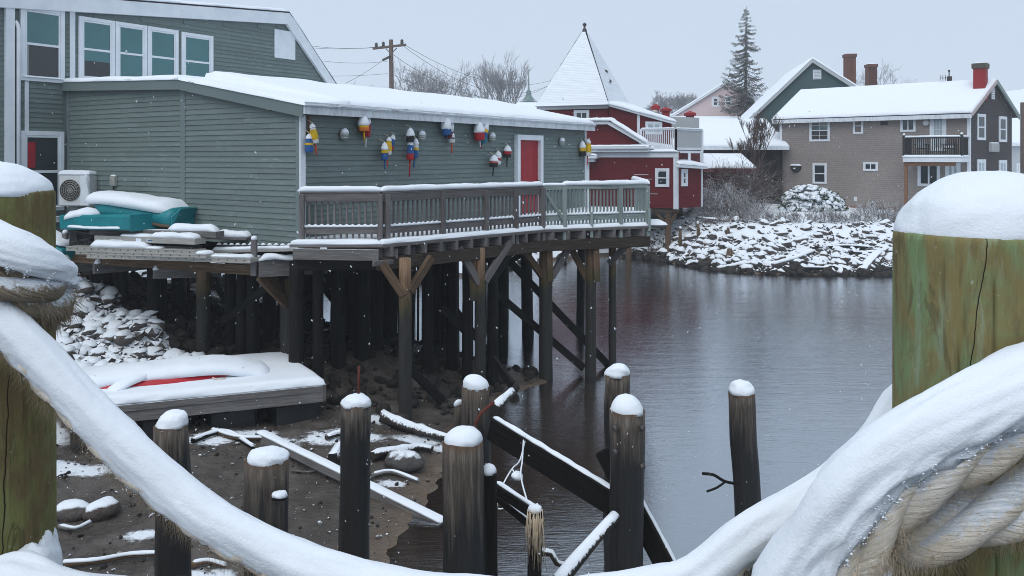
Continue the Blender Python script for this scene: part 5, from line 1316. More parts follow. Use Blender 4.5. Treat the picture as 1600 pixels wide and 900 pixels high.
# dark wet ground chain rod beside
# ------------------------------------------------------------------ old piles of the vanished wharf
OLDP = {}
def m_oldpile():
    t = NT('old_pile_wood'); n = t.noise(t.coord('gc', (.9, 15, 15)), 2.4, 9, .74, .6)
    lo = t.ramp(n, [(.3, (.006, .006, .006)), (.6, (.016, .015, .014)), (.8, (.045, .04, .037))])
    up = t.ramp(n, [(.3, (.02, .016, .013)), (.5, (.085, .07, .057)), (.72, (.22, .195, .165))])
    a = t.n('ShaderNodeAttribute', attribute_name='gc2'); sx = t.n('ShaderNodeSeparateXYZ'); t.l(a.outputs['Vector'], sx.inputs[0])
    st = t.noise(t.coord('gc', (.5, 12, 12)), 2, 5, .6)
    d = t.math('ADD', sx.outputs['X'], t.math('MULTIPLY', t.math('SUBTRACT', st, .5), 1.5))   # metres below the top
    f = t.ramp(t.math('MULTIPLY', d, .8), [(.12, 1.0), (.42, 0.0)])
    col = t.mix(f, lo, up); rim = t.ramp(sx.outputs['X'], [(.0, .75), (.05, 0.0)]); col = t.mix(rim, col, (.09, .05, .028))
    ro = t.math('ADD', .45, t.math('MULTIPLY', f, .35))
    return t.done(col, ro, t.bump(n, .7, .014), .35)
OLDW = m_oldpile()
def old_pile(px, ptop, Y, wpx, ratio, label, caph=.5, lean=0.0, seed=0, kids=None, zb=-.9, skew=0.0):
    r = wpx / F * Y / 2; t0 = P(px, ptop, Y); x0 = t0.x; n = 22; m = 22
    o = root('old_pile', (x0 + lean, Y, zb), label, 'pile', 'snow capped remains of an old wharf')
    vs = []; g = []; g2 = []; cs = [(x0 + lean * (k / n) + r * .22 * nz(k * .16, px * .37, 3) * min(1, k / 4), t0.z + (zb - t0.z) * k / n) for k in range(n + 1)]; fade = R.uniform(.7, 1.7)
    rs = random.Random(seed + int(px))
    ph = rs.uniform(0, 40)
    for k, (cx, cz) in enumerate(cs):
        for q in range(m):
            a = 2 * math.pi * q / m; rr = r * (1.0 + .05 * k / n) * (1 + .12 * nz(math.cos(a) * 1.3 + ph, math.sin(a) * 1.3, cz * .8) + .09 * nz(math.cos(a) * 5 + ph, math.sin(a) * 5, cz * .6))
            zz = cz + (.02 * nz(a * 2 + ph, 3, 1) if k == 0 else 0)
            vs.append((cx + rr * math.cos(a), Y + rr * math.sin(a), zz)); g.append((cz + ph, math.cos(a) * r, math.sin(a) * r)); g2.append(((t0.z - zz) * fade, 0, 0))
    mb = MB(); mb.add(vs, [(i * m + k, i * m + (k + 1) % m, (i + 1) * m + (k + 1) % m, (i + 1) * m + k) for i in range(n) for k in range(m)] + [tuple(range(m))], 0, True, g)
    s = mb.build('shaft', OLDW, o); at = s.data.attributes.new('gc2', 'FLOAT_VECTOR', 'POINT'); at.data.foreach_set('vector', [c for q in g2 for c in q])
    mb = MB(); snow_cap(mb, (x0, Y, t0.z - .008), r, r * caph * 2.15 * rs.uniform(.8, 1.15), 40, 14, 1.0 + rs.uniform(-.05, .03), rs.uniform(.05, .12), rs.uniform(2, 4), skew=(skew + rs.uniform(-.03, .03), rs.uniform(-.03, .03)), tilt=(rs.uniform(-.02, .02), 0), p=rs.uniform(1.9, 2.5)); mb.build('snow_cap', SNOW, o)
    return o
op = []
op.append(old_pile(557, 630, 8.3, 47, 1, 'tall dark pile with snow cap and an iron pin, standing right of the floating dock', .40, -.04))
mb = MB(); mb.tube([P(560, 622, 8.3), P(561, 572, 8.3)], .013, 8); mb.build('iron_pin', RUST, op[-1])
op.append(old_pile(418, 716, 5.65, 66, 1, 'short pile with a split face and a snowy knot, close behind the drooping rope', .33))
mb = MB(); mb.beam(P(425, 776, 5.5), P(446, 776, 5.48), .03, .05, .008); mb.build('knot', DARKWD, op[-1])
mb = MB(); snow_cap(mb, P(437, 774, 5.47), .05, .03, 10, 4, lump=.4); mb.build('snow', SNOW, op[-1])
op.append(old_pile(268, 663, 7.7, 50, 1, 'dark pile with snow cap passing behind the drooping rope', .42, .08))
op.append(old_pile(724, 688, 6.0, 64, 1, 'broad split pile with snow cap beside a thin stub post', .36, .06))
op.append(old_pile(744, 603, 8.7, 43, 1, 'pale grey pile with snow cap behind the broad split pile', .42))
op.append(old_pile(717, 630, 8.9, 15, 1, 'thin dark stub with snow just showing beside the pale grey pile', .55))
op.append(old_pile(980, 640, 7.4, 53, 1, 'thick black pile with snow cap and bolts, timbers braced against it', .38, .02))
for px, py in ((961, 668), (1003, 668), (1003, 728), (961, 705)):
    mb = MB(); c = P(px, py, 7.27); mb.lathe([(.028, 0), (.028, .03), (.014, .032), (.014, .06)], c, 8, (0, -1, 0)); mb.build('bolt', STEEL, op[-1])
op.append(old_pile(964, 584, 10.1, 38, 1, 'pale topped pile with snow cap half hidden behind the thick black pile', .42))
op.append(old_pile(1159, 613, 9.6, 40, 1, 'lone black pile with snow cap standing in open water', .42, .17))
o = root('stub_post', P(764, 735, 6.05), 'thin square stub post with a little snow next to the broad split pile', 'post')
mb = MB(); mb.beam(P(765, 737, 6.05) , P(768, 1100, 6.05), .105, .10, .01, up=(0, 1, 0)); mb.build('shaft', DARKWD, o)
mb = MB(); snow_cap(mb, P(764, 738, 6.05), .055, .06, 12, 5); mb.build('snow_cap', SNOW, o)
SPECK = m_wood('snow_dusted_driftwood', (.012, .011, .01), (.04, .035, .03), (.1, .09, .08), snow=(.28, .22, 26, .75))
def timber(name, label, cat, a, b, wd, ht, mat=DARKWD, snow=.03, jit=.006, rnd_=False, parts=True, lump=.4, sw=.34):
    o = root(name, (Vector(a) + Vector(b)) / 2, label, cat); a = Vector(a); b = Vector(b)
    mb = MB()
    if rnd_: 
        pts = resample([a, a.lerp(b, .33) + V(.02, .02, .02), a.lerp(b, .66) - V(.02, 0, .015), b], .1); mb.tube(pts, [wd / 2 * (1 - .25 * i / len(pts)) for i in range(len(pts))], 10, rough=.25)
    else: mb.beam(a, b, wd, ht, .01, jit=jit)
    mb.build('beam', SPECK if rnd_ else mat, o)
    if snow and not rnd_:
        d = (b - a).normalized(); u = V(0, 0, 1) - d * d.z; up = u.normalized() * (ht / 2 if not rnd_ else wd / 2 * .7)
        mb = MB(); snow_strip(mb, [a + up, a.lerp(b, .3) + up, a.lerp(b, .6) + up, b + up], wd * sw, snow * .75, .04, lump + .3, 9, nsc=6); mb.build('snow', SNOW, o)
    return o
timber('timber', 'heavy snow topped beam sloping from the pale grey pile to the thick black pile', 'beam', P(768, 668, 8.5), P(958, 786, 7.6), .10, .24, snow=.03)
timber('timber', 'black plank leaning behind the thick black pile into the water', 'beam', P(944, 702, 7.8), P(1052, 905, 7.5), .08, .20, snow=.02)
timber('timber', 'thin snowy plank slanting from the stub post to the short bound post', 'beam', P(772, 760, 6.6), P(838, 804, 6.4), .06, .09, snow=.025)
timber('timber', 'lower dark strip slanting under the thin snowy plank', 'beam', P(775, 775, 6.75), P(832, 822, 6.6), .05, .06, snow=.012)
timber('log', 'snow dusted log slanting up to the foot of the thick black pile', 'log', P(868, 915, 6.6), P(962, 805, 7.2), .13, .13, snow=.03, rnd_=True, mat=DARKWD, lump=.7)
timber('log', 'thin snowy stick dipping into the water by the bound post', 'log', P(842, 862, 6.9), P(890, 884, 6.9), .06, .06, snow=.02, rnd_=True)
timber('log', 'short log end with snow lying at the water edge behind the pale grey pile', 'log', P(772, 640, 11.0), P(800, 612, 11.6), .16, .16, snow=.04, rnd_=True)
o = root('bound_post', P(836, 800, 6.4), 'short dark post bound with frayed rope strands in the shallows', 'post')
mb = MB(); mb.beam(P(836, 795, 6.4), P(834, 1000, 6.4), .105, .10, .012, up=(0, 1, 0), jit=.006); mb.build('shaft', DARKWD, o)
mb = MB(); snow_cap(mb, P(836, 797, 6.4), .055, .04, 12, 5, lump=.3); mb.build('snow', SNOW, o)
mb = MB()
for k in range(46):
    x = R.uniform(-15, 15); y0 = R.uniform(795, 815); L = R.uniform(30, 90)
    a = P(836 + x * .8, y0, 6.33 + R.uniform(-.01, .03)); b = P(836 + x + R.uniform(-5, 5), y0 + L, 6.34); mb.tube([a, a.lerp(b, .5) + V(R.uniform(-.01, .01), -.01, 0), b], .0022, 3)
mb.build('rope_strands', FIBC, o, kind='stuff')
o = root('rope_scrap', P(815, 740, 7), 'frayed scrap of grey rope hanging from the sloping beam to the bound post', 'rope')
mb = MB()
for q in ([P(820, 690, 8.0), P(812, 720, 7.6), P(800, 733, 7.4), P(785, 760, 7.2), P(776, 795, 7.1)], [P(818, 688, 8.0), P(816, 720, 7.4), P(814, 745, 7.1), P(826, 790, 6.6), P(833, 800, 6.4)], [P(800, 733, 7.4), P(806, 742, 7.3), P(810, 752, 7.3)], [P(778, 795, 7.0), P(786, 795, 7.0), P(794, 782, 7.0), P(788, 760, 7.1)]): mb.tube(resample(q, .04), .008, 6)
mb.build('strand', ROPED, o)
mb = MB(); snow_cap(mb, P(808, 746, 7.3), .05, .05, 10, 5, lump=.4); mb.build('snow', SNOW, o)
o = root('iron_rod', P(755, 640, 7), 'bent iron rod sticking out of the snow on the broad split pile', 'rod')
mb = MB(); mb.tube([P(742, 664, 6.0), P(752, 645, 6.05), P(772, 628, 6.1)], .012, 8); mb.build('bar', RUST, o)
o = root('branch', P(1125, 750, 9.2), 'forked wet branch poking out of the water by the lone black pile', 'branch')
mb = MB(); mb.tube(resample([P(1150, 756, 9.3), P(1132, 752, 9.25), P(1115, 742, 9.2), P(1098, 740, 9.15)], .05), [.02] * 3 + [.015] * 40 if False else .017, 7); mb.tube(resample([P(1134, 752, 9.25), P(1120, 762, 9.2), P(1104, 768, 9.2)], .05), .013, 7); mb.build('stick', DARKWD, o)
# ------------------------------------------------------------------ driftwood and stones on the mud
def at_h(px, py, dz=0.0):
    """point on the mud seen at a pixel"""
    Y = 6.0
    for i in range(700):
        p = P(px, py, Y)
        if p.z <= near_h(p.x, p.y) + dz: return V(p.x, p.y, near_h(p.x, p.y) + dz)
        Y += .02
    return P(px, py, 14)
def drift(label, pix, r, snow=.03, mat=BROWNWD, name='driftwood', r1=None, dz=.03):
    pts = [at_h(x, y, dz + r * .6) for x, y in pix]; pts = resample(pts, .1); o = root(name, pts[0], label, 'driftwood')
    m = len(pts); r1 = r1 or r * .5; mb = MB(); mb.tube(pts, [(r + (r1 - r) * i / (m - 1)) * (1 + .3 * nz(i * .8, r * 50)) for i in range(m)], 12, rough=.5); mb.build('trunk', SPECK if snow and r > .04 else mat, o)
    if snow and r < .06: mb = MB(); snow_strip(mb, [p + V(0, 0, r * .55) for p in pts[:: max(1, m // 8)]] + [pts[-1] + V(0, 0, r1 * .55)], r * .8, snow, .05, .5, 9); mb.build('snow', SNOW, o)
    return o
o = root('plank', at_h(540, 745), 'long snow topped plank running down the mud into the shallow water', 'plank')
a, b = at_h(404, 680, .06), at_h(694, 822, .03); mb = MB(); mb.beam(a, b, .16, .12, .01, jit=.004); mb.build('board', GREYWD, o)
mb = MB(); snow_strip(mb, [a + V(0, 0, .06), a.lerp(b, .5) + V(0, 0, .06), b + V(0, 0, .05)], .085, .035, .06, .25, 9); mb.build('snow', SNOW, o)
drift('gnarled driftwood trunk with snow lying behind the round boulder', [(582, 714), (620, 704), (655, 698), (675, 702)], .09, .05, DARKWD, r1=.05)
drift('snowy driftwood trunk pointing to the pale grey pile', [(598, 652), (640, 668), (690, 682), (722, 688)], .12, .06, DARKWD, r1=.05)
drift('short snowy stick left of the tall dark pile', [(510, 684), (535, 678), (572, 686)], .05, .03, DARKWD)
drift('snow dusted weedy root lump between the plank and the tall dark pile', [(520, 720), (532, 700), (545, 690)], .12, .06, DARKWD)
drift('low snowy branch under the round boulder', [(582, 742), (612, 738), (652, 752)], .035, .025, GREYWD)
drift('long pale stick lying along the foot of the mud at the low rail', [(92, 882), (150, 878), (200, 870), (250, 867)], .035, .03, BROWNWD, r1=.02)
drift('curved snowy stick right of the dark pile by the low rail', [(298, 884), (325, 878), (352, 886)], .03, .03, BROWNWD, r1=.02)
drift('pale branch at the left above the low rail by the two small boulders', [(92, 822), (118, 828), (140, 818)], .025, .03, GREYWD)
drift('thin snowy branch under the floating dock end', [(330, 672), (370, 684), (410, 686)], .04, .03, BROWNWD)
drift('broken branch with snow between the two short piles', [(300, 690), (350, 676), (395, 700)], .04, .04, DARKWD)
drift('thin stick frozen in the mud right of the short pile', [(455, 736), (480, 738), (500, 735)], .018, .0, GREYWD)
def boulder(label, px, py, r, mat, sc_=(1.2, 1, .8)):
    p = at_h(px, py); o = root('boulder', p, label, 'boulder', None); me = rock_mesh(mat, R.randrange(90), 3, .22); me.polygons.foreach_set('use_smooth', [True] * len(me.polygons))
    piece('stone', me, o, p + V(0, 0, r * .35), (0, 0, R.uniform(0, 6)), (r * sc_[0], r * sc_[1], r * sc_[2]))
boulder('smooth round grey boulder with little snow on the mud by the driftwood', 631, 730, .27, ROCKMID, (1.25, 1, .68))
boulder('snow capped boulder nearest the mossy post on the mud', 112, 808, .19, m_rock('boulder_snow', .55, .2))
boulder('snow capped brown boulder right of the other on the mud', 160, 806, .2, m_rock('boulder_snow_brown', .6, .2, (.04, .03, .025), (.09, .075, .065)))
# ------------------------------------------------------------------ red waterfront building
A_ = rad(22)
rb = root('red_building', (7.8, 39, 2.5), 'red shingled waterfront building with a steep pyramid tower roof and white balcony', 'building')
ef = Vector((math.cos(A_), -math.sin(A_))); eb_ = Vector((math.sin(A_), math.cos(A_)))
def X(s, d, z, O=(7.83, 39.0)): return V(O[0] + ef.x * s + eb_.x * d, O[1] + ef.y * s + eb_.y * d, z)
WF = Wall((7.83 - ef.x * 7, 39 - ef.y * 7), ef, (0, -1)); WS = Wall((7.83, 39), (.75, .66), (1, -1))
bz, tz = 2.55, 5.25
mb = MB(); mb.prism([X(-7, .0, bz), X(0, 0.0, bz), X(.0, 7, bz), X(-7, 7, bz)], V(0, 0, tz - bz)); mb.build('wall', REDSH, rb)
mb = MB(); c1 = WS.pt(2.0, bz); mb.prism([WS.pt(.02, bz, -.01), WS.pt(2.0, bz, -.01), WS.pt(2.0, bz, -3), WS.pt(-1, bz, -3)], V(0, 0, 1.95)); mb.build('wall', REDSH, rb)
lap(WF, rb, REDSH, bz, tz - .25, .125, lambda a, b: [(0, 6.9)], .012, 'shingles')
lap(WS, rb, REDSH, bz, bz + 1.9, .125, lambda a, b: [(.1, 1.95)], .012, 'shingles')
mb = MB(); WF.box(mb, 6.86, 7.02, bz - .05, tz - .05, .002, .05); WS.box(mb, .0, .10, bz - .05, bz + 2.5, .003, .05); mb.build('corner_board', FASCIA, rb)
mb = MB(); WS.box(mb, 1.93, 2.03, bz, bz + 1.95, .002, .05); mb.build('corner_board', WHITE, rb)
mb = MB(); WF.box(mb, 0, 7.1, tz - .28, tz - .02, .02, .06); WF.box(mb, 0, 5.7, tz - .02, tz + .14, .02, .30); WF.box(mb, 0, 5.75, tz + .141, tz + .22, .02, .42); mb.build('cornice', WHITE, rb)
mb = MB(); snow_strip(mb, [WF.pt(0, tz + .22, .2), WF.pt(5.75, tz + .22, .2)], .22, .12, .15, .15, 9); snow_strip(mb, [WF.pt(5.6, tz - .02, .02), WF.pt(7.1, tz - .02, .02)], .12, .10, .1, .2, 9); mb.build('cornice_snow', SNOWFAR, rb)
# pediment above the cornice: raking board from high behind the grey corner down to the right
gp = [WF.hit(905, 190), WF.hit(952, 193), WF.hit(1012, 230)]
gz = lambda q: q[1]
mb = MB(); mb.prism([WF.pt(0, tz + .1, -.02), WF.pt(5.55, tz + .1, -.02), WF.pt(gp[1][0], gz(gp[1]), -.02), WF.pt(0, gz(gp[1]) + .02, -.02)], WF.n3 * -2.5); mb.build('wall', REDSH, rb)
lap(WF, rb, REDSH, tz + .22, gz(gp[1]), .125, lambda a, b: [(0, max(.1, min(5.5, gp[1][0] + (gz(gp[1]) - b) * (5.6 - gp[1][0]) / (gz(gp[1]) - tz - .1))))], .012, 'shingles')
mb = MB(); mb.beam(WF.pt(0, gz(gp[1]) + .03, .12), WF.pt(gp[1][0], gz(gp[1]) + .03, .12), .3, .15, .01); mb.beam(WF.pt(gp[1][0], gz(gp[1]) + .03, .12), WF.pt(5.75, tz + .25, .12), .3, .16, .01); mb.build('rake_board', WHITE, rb)
mb = MB(); snow_strip(mb, [WF.pt(0, gz(gp[1]) + .1, .0), WF.pt(gp[1][0] - .2, gz(gp[1]) + .12, .0), WF.pt(gp[1][0] + .3, gz(gp[1]) - .02, 0), WF.pt(5.7, tz + .32, .0)], .35, .17, .15, .15, 11); mb.build('roof_snow', SNOWFAR, rb)
mb = MB(); snow_sheet(mb, WF.pt(0, gz(gp[1]) + .1, -.2), WF.pt(5.7, tz + .1, -.2), WF.pt(6.9, tz + .1, -3), WF.pt(0, gz(gp[1]) + .1, -3), .15, 16, 8); mb.build('roof_snow', SNOWFAR, rb)
window(WF, rb, WF.rect(1024, 263, 1046, 292), 'double', .10, .06, trim=WHITE, sashw=.05)
window(WS, rb, WS.rect(1063.5, 264, 1073.5, 291), 'double', .12, .06, trim=WHITE, sashw=.06)
mb = MB(); mb.prism([WS.pt(-.05, bz + 1.95, .25), WS.pt(2.15, bz + 1.85, .25), WS.pt(2.15, bz + 1.95, .25), WS.pt(-.05, bz + 2.1, .25)], WS.n3 * -2.5); mb.build('roof', WHITE, rb)
mb = MB(); snow_sheet(mb, WS.pt(-.05, bz + 2.1, .27), WS.pt(2.15, bz + 1.95, .27), WS.pt(2.15, bz + 2.5, -2.2), WS.pt(-.05, bz + 2.6, -2.2), .12, 16, 10); mb.build('roof_snow', SNOWFAR, rb)
# small white canopy and side door by the grey corner
s0, z0 = WF.hit(925, 245); mb = MB(); WF.box(mb, s0 - 1.2, s0 + .38, z0 - .08, z0 + .06, .02, .5); WF.box(mb, s0 - 1, s0 + .22, z0 - .25, z0 - .081, .02, .35); cp = mb.build('canopy', WHITE, rb)
mb = MB(); snow_strip(mb, [WF.pt(s0 - 1.2, z0 + .06, .26), WF.pt(s0 + .38, z0 + .06, .26)], .25, .10, .1, .2, 9); mb.build('canopy_snow', SNOWFAR, rb)
mb = MB(); WF.box(mb, s0 - .35, s0 - .12, bz, z0 - .25, .02, .08); mb.build('door_frame', WHITE, rb)
# weathered scars where shingles are missing paint
for px, py, wv in ((1002, 273, .35), (1012, 280, .2), (1022, 303, .18)):
    s0, z0 = WF.hit(px, py); mb = MB(); WF.box(mb, s0 - wv, s0 + wv, z0 - .012, z0 + .02, .013, .022, 0); mb.build('bare_shingle', PALESD, rb)
# upper storey and tower
UO = (4.85, 41.2)
def U(s, d, z): return X(s, d, z, UO)
uz0, uz1 = 5.3, 7.55
mb = MB(); mb.prism([U(-3.6, 0.05, uz0), U(-.05, 0.05, uz0), U(-.05, 3.5, uz0), U(-3.6, 3.5, uz0)], V(0, 0, uz1 - uz0)); mb.build('wall', REDSH, rb)
WU = Wall((UO[0] - ef.x * 3.6, UO[1] - ef.y * 3.6), ef, (0, -1))
lap(WU, rb, REDSH, uz0, uz1 - .2, .125, lambda a, b: [(0, 3.55)], .012, 'shingles')
mb = MB(); WU.box(mb, -.2, 3.62, uz1 - .12, uz1 + .16, .02, .14); mb.build('fascia', PALESD, rb)
window(WU, rb, WU.rect(897, 172, 921, 190), 'slider', .10, .06, sashw=.05)
# wing to the right of the tower
WV = Wall((4.9, 41.1), (.972, .235), (0, -1)); vl = 3.35
vz = lambda s: 7.55 - .85 * s / 3.35
mb = MB(); mb.prism([WV.pt(0, uz0, -.01), WV.pt(vl, uz0, -.01), WV.pt(vl, vz(vl), -.01), WV.pt(0, vz(0), -.01)], -WV.n3 * 4); mb.build('wall', REDSH, rb)
lap(WV, rb, REDSH, uz0, 7.5, .125, lambda a, b: [(0, min(vl, (7.55 - b) / .85 * 3.35))], .012, 'shingles')
mb = MB(); mb.prism([WV.pt(-.1, vz(0) - .02, .16), WV.pt(vl + .15, vz(vl) - .06, .16), WV.pt(vl + .15, vz(vl) + .10, .16), WV.pt(-.1, vz(0) + .12, .16)], -WV.n3 * .1); mb.build('fascia', WHITE, rb)
s0 = WV.hit(997, 245)[0]; mb = MB(); WV.box(mb, s0 - .07, s0 + .08, uz0, vz(s0) - .02, .003, .05); mb.build('corner_board', WHITE, rb)
mb = MB(); snow_sheet(mb, WV.pt(-.1, vz(0) + .06, .2), WV.pt(vl + .2, vz(vl) + .06, .2), WV.pt(vl + .2, vz(vl) + .8, -3.8), WV.pt(-.1, vz(0) + 1.2, -3.8), .14, 24, 10); mb.build('roof_snow', SNOWFAR, rb)
window(WV, rb, WV.rect(1008, 190, 1034, 210), 'slider', .09, .06, sashw=.06, pane=CURTAIN)
# pyramid
e1 = Vector((math.cos(rad(25)), -math.sin(rad(25)))); e2 = Vector((math.sin(rad(25)), math.cos(rad(25)))); N_ = Vector((4.72, 41.0)); sq = 3.62
cn = [N_, N_ - e1 * sq, N_ - e1 * sq + e2 * sq, N_ + e2 * sq]; cn = [V(q.x, q.y, 7.66) for q in cn]; ap = sum(cn, V(0, 0, 0)) / 4 + V(0, 0, 4.1)
ctr = sum(cn, V(0, 0, 0)) / 4
ov = [q + (q - ctr) * .06 for q in cn]
mb = MB(); mb.add(ov + [ap - V(0, 0, .05)], [(0, 1, 4), (1, 2, 4), (2, 3, 4), (3, 0, 4), (3, 2, 1, 0)]); mb.build('tower_roof', m_plain('dark_roof_shingle', (.06, .062, .066), (.09, .09, .095), 8, .8, .3, kind='pos'), rb)
mb = MB()
nr_ = 44
for f in range(4):      # snow shell made of shingle courses, thinner at the hips
    a, b = ov[f], ov[(f + 1) % 4]; nrm = (b - a).cross(ap - a).normalized()
    if nrm.z < 0: nrm = -nrm
    for k in range(nr_):
        t0, t1 = (k - .9) / nr_ * .955 if k == 0 else k / nr_ * .955, (k + 1) / nr_ * .955; ins0 = -.014 + .004 * nz(k * .7, f); ins1 = ins0
        for i in range(14):
            u0, u1 = i / 14, (i + 1) / 14
            def q(u, t, o):
                uu = ins0 * (1 - 2 * u) + u; return a.lerp(ap, t) * (1 - uu) + b.lerp(ap, t) * uu + nrm * (o + .02 * nz(u * 9 * (1 - t) + f * 7, t * 20, 1))
            mb.add([q(u0, t0, .072), q(u1, t0, .072), q(u1, t1, .066), q(u0, t1, .066), q(u0, t0, .062), q(u1, t0, .062)], [(0, 1, 2, 3), (4, 5, 1, 0)], 0, False)
mb.build('tower_snow', SNOWFAR, rb, recalc=False)
mb = MB(); mb.beam(ov[0].lerp(ap, .02), ov[0].lerp(ap, .86), .03, .19, 0); mb.build('hip_ridge', BLACK, rb)
mb = MB(); mb.lathe([(.16, -.12), (.10, .12), (.05, .2), (.05, .26), (.1, .32), (.11, .38), (.06, .44), (.01, .47)], ap - V(0, 0, .12), 10); mb.build('finial', STEEL, rb)
skf = (ov[3] - ov[0]); nrm = skf.cross(ap - ov[0]).normalized(); nrm = nrm if nrm.z > 0 else -nrm
p0 = ov[0].lerp(ov[3], .45).lerp(ap, .44); p1 = ov[0].lerp(ov[3], .45).lerp(ap, .29)
mb = MB(); mb.beam(p0 + nrm * .1, p1 + nrm * .1, .45, .10, .01, up=nrm); sk = mb.build('skylight', WHITE, rb)
mb = MB(); mb.beam(p0 + nrm * .13 , p0.lerp(p1, .18) + nrm * .13, .40, .09, 0, up=nrm); mb.beam(p0.lerp(p1, .84) + nrm * .12, p1 + nrm * .12, .3, .09, 0, up=nrm); mb.build('skylight_frame', BLACK, rb)
# balcony on the flat roof
WB = Wall((6.55, 40.6), (.93, -.0), (0, -1))
ba0, ba1, ba2 = P(1001, 241, 40.2), P(1056, 240, 39.6), P(1097, 241, 41.0)
bz0, bz1 = 5.30, 6.32
def balcony_rail(a, b, n, solid, par):
    a = lift(a, 0); b = lift(b, 0); d = (b - a).normalized(); mb = MB()
    mb.beam(lift(a, bz1), lift(b, bz1), .10, .07, .004); r_ = mb.build('balcony_rail', WHITE, par)
    mb = MB(); mb.beam(lift(a, bz0 + .12), lift(b, bz0 + .12), .06, .06, .004); mb.build('bottom_rail', WHITE, r_)
    if solid: mb = MB(); mb.beam(lift(a, (bz0 + bz1) / 2 + .04), lift(b, (bz0 + bz1) / 2 + .04), .03, bz1 - bz0 - .16, .0); mb.build('solid_panel', PALESD, r_)
    else:
        for k in range(n): mb = MB(); q = a.lerp(b, (k + .5) / n); mb.beam(lift(q, bz0 + .14), lift(q, bz1 - .03), .05, .04, 0, up=(0, 1, 0)); mb.build('baluster', WHITE, r_)
    for t in (0, 1): mb = MB(); q = a.lerp(b, t); mb.beam(lift(q, bz0 - .1), lift(q, bz1 + .04), .11, .11, .004, up=(0, 1, 0)); mb.build('post', WHITE, r_)
    mb = MB(); snow_strip(mb, [lift(a, bz1 + .035), lift(b, bz1 + .035)], .07, .07, .1, .2, 7); mb.build('rail_snow', SNOWFAR, r_)
balcony_rail(ba0, ba1, 17, False, rb); balcony_rail(ba1, ba2, 0, True, rb)
mb = MB(); mb.prism([lift(ba0, bz0 - .12), lift(ba1, bz0 - .12), lift(ba2, bz0 - .12), lift(ba2 + V(-2, 3, 0), bz0 - .12), lift(ba0 + V(0, 3, 0), bz0 - .12)], V(0, 0, .12)); mb.build('balcony_floor', WHITE, rb)
mb = MB(); mb.beam(lift(ba0 + V(-.2, -.05, 0), bz0 - .06), lift(ba1 + V(.05, -.05, 0), bz0 - .06), .06, .13, .004); mb.build('balcony_edge', WHITE, rb)
mb = MB(); snow_strip(mb, [lift(ba0, bz0 + .0), lift(ba1, bz0 + .0)], .12, .09, .1, .2, 7); mb.build('balcony_snow', SNOWFAR, rb)
for q in (ba1.lerp(ba2, .5), ba2): mb = MB(); mb.beam(lift(q, 4.45), lift(q, bz0 - .12), .12, .12, .004, up=(0, 1, 0)); mb.build('balcony_post', WHITE, rb)
mb = MB(); a = P(1042, 176, 43.0); b = P(1092, 180, 43.5); mb.beam(V(a.x, a.y, 6.55), V(b.x, b.y, 6.5), .06, 1.15, 0); mb.build('screen_panel', PALESD, rb)
for nm, px, y0, y1, Y, wpx in (('cupola', 1024, 163, 186, 44, 9), ('cupola', 1040, 168, 186, 46, 11), ('cupola', 1078, 174, 194, 45, 11)):
    o2 = None; h = (y1 - y0) / F * Y; wv = wpx / F * Y; c = P(px, y1, Y)
    mb = MB(); mb.box(c + V(0, 0, h * .35 - .3), V(1, 0, 0), V(0, 1, 0), V(0, 0, 1), wv / 2, wv / 2, h * .35 + .3, .01); vt = mb.build('chimney', REDBRICK, rb)
    mb = MB(); mb.box(c + V(0, 0, h * .75), V(1, 0, 0), V(0, 1, 0), V(0, 0, 1), wv * .72, wv * .72, h * .1, .01); mb.add([c + V(sx * wv * .72, sy * wv * .72, h * .85) for sx, sy in ((-1, -1), (1, -1), (1, 1), (-1, 1))] + [c + V(0, 0, h * 1.05)], [(0, 1, 4), (1, 2, 4), (2, 3, 4), (3, 0, 4)]); mb.build('chimney_cap', REDBRICK, vt)
for px, y0, y1, Y in ((1023, 172, 188, 42.8),):
    c = P(px, y1, Y); mb = MB(); mb.tube([c - V(0, 0, .3), P(px, y0 + 5, Y)], .1, 10); mb.lathe([(.16, 0), (.2, .06), (.12, .18)], P(px, y0 + 5, Y), 10); mb.build('vent_pipe', ALU, rb)
# piles of the red building
for s, d in ((-.45, .3), (-2.4, .3), (-4.4, .3), (-6.4, .3), (-.4, 3), (-2.4, 3), (-4.4, 3), (-.4, 6), (-3, 6), (-5.5, 6)):
    q = X(s, d, 0); pile(q.x, q.y, .14, bz - .05, BROWNWD if d < 1 else DARKWD, rb, z0=far_h(q.x, q.y) - .4)
    if d < 1: mb = MB(); mb.beam(X(s - .8, d, bz - .05), X(s, d, bz - .85), .1, .14, .004); mb.build('knee_brace', BROWNWD, rb); mb = MB(); mb.beam(X(s + .5, d, bz - .05), X(s, d, bz - .85), .1, .14, .004); mb.build('knee_brace', BROWNWD, rb)
mb = MB(); mb.beam(X(-7, .25, bz - .1), X(.05, .25, bz - .1), .2, .2, .01); mb.build('girder', BROWNWD, rb)
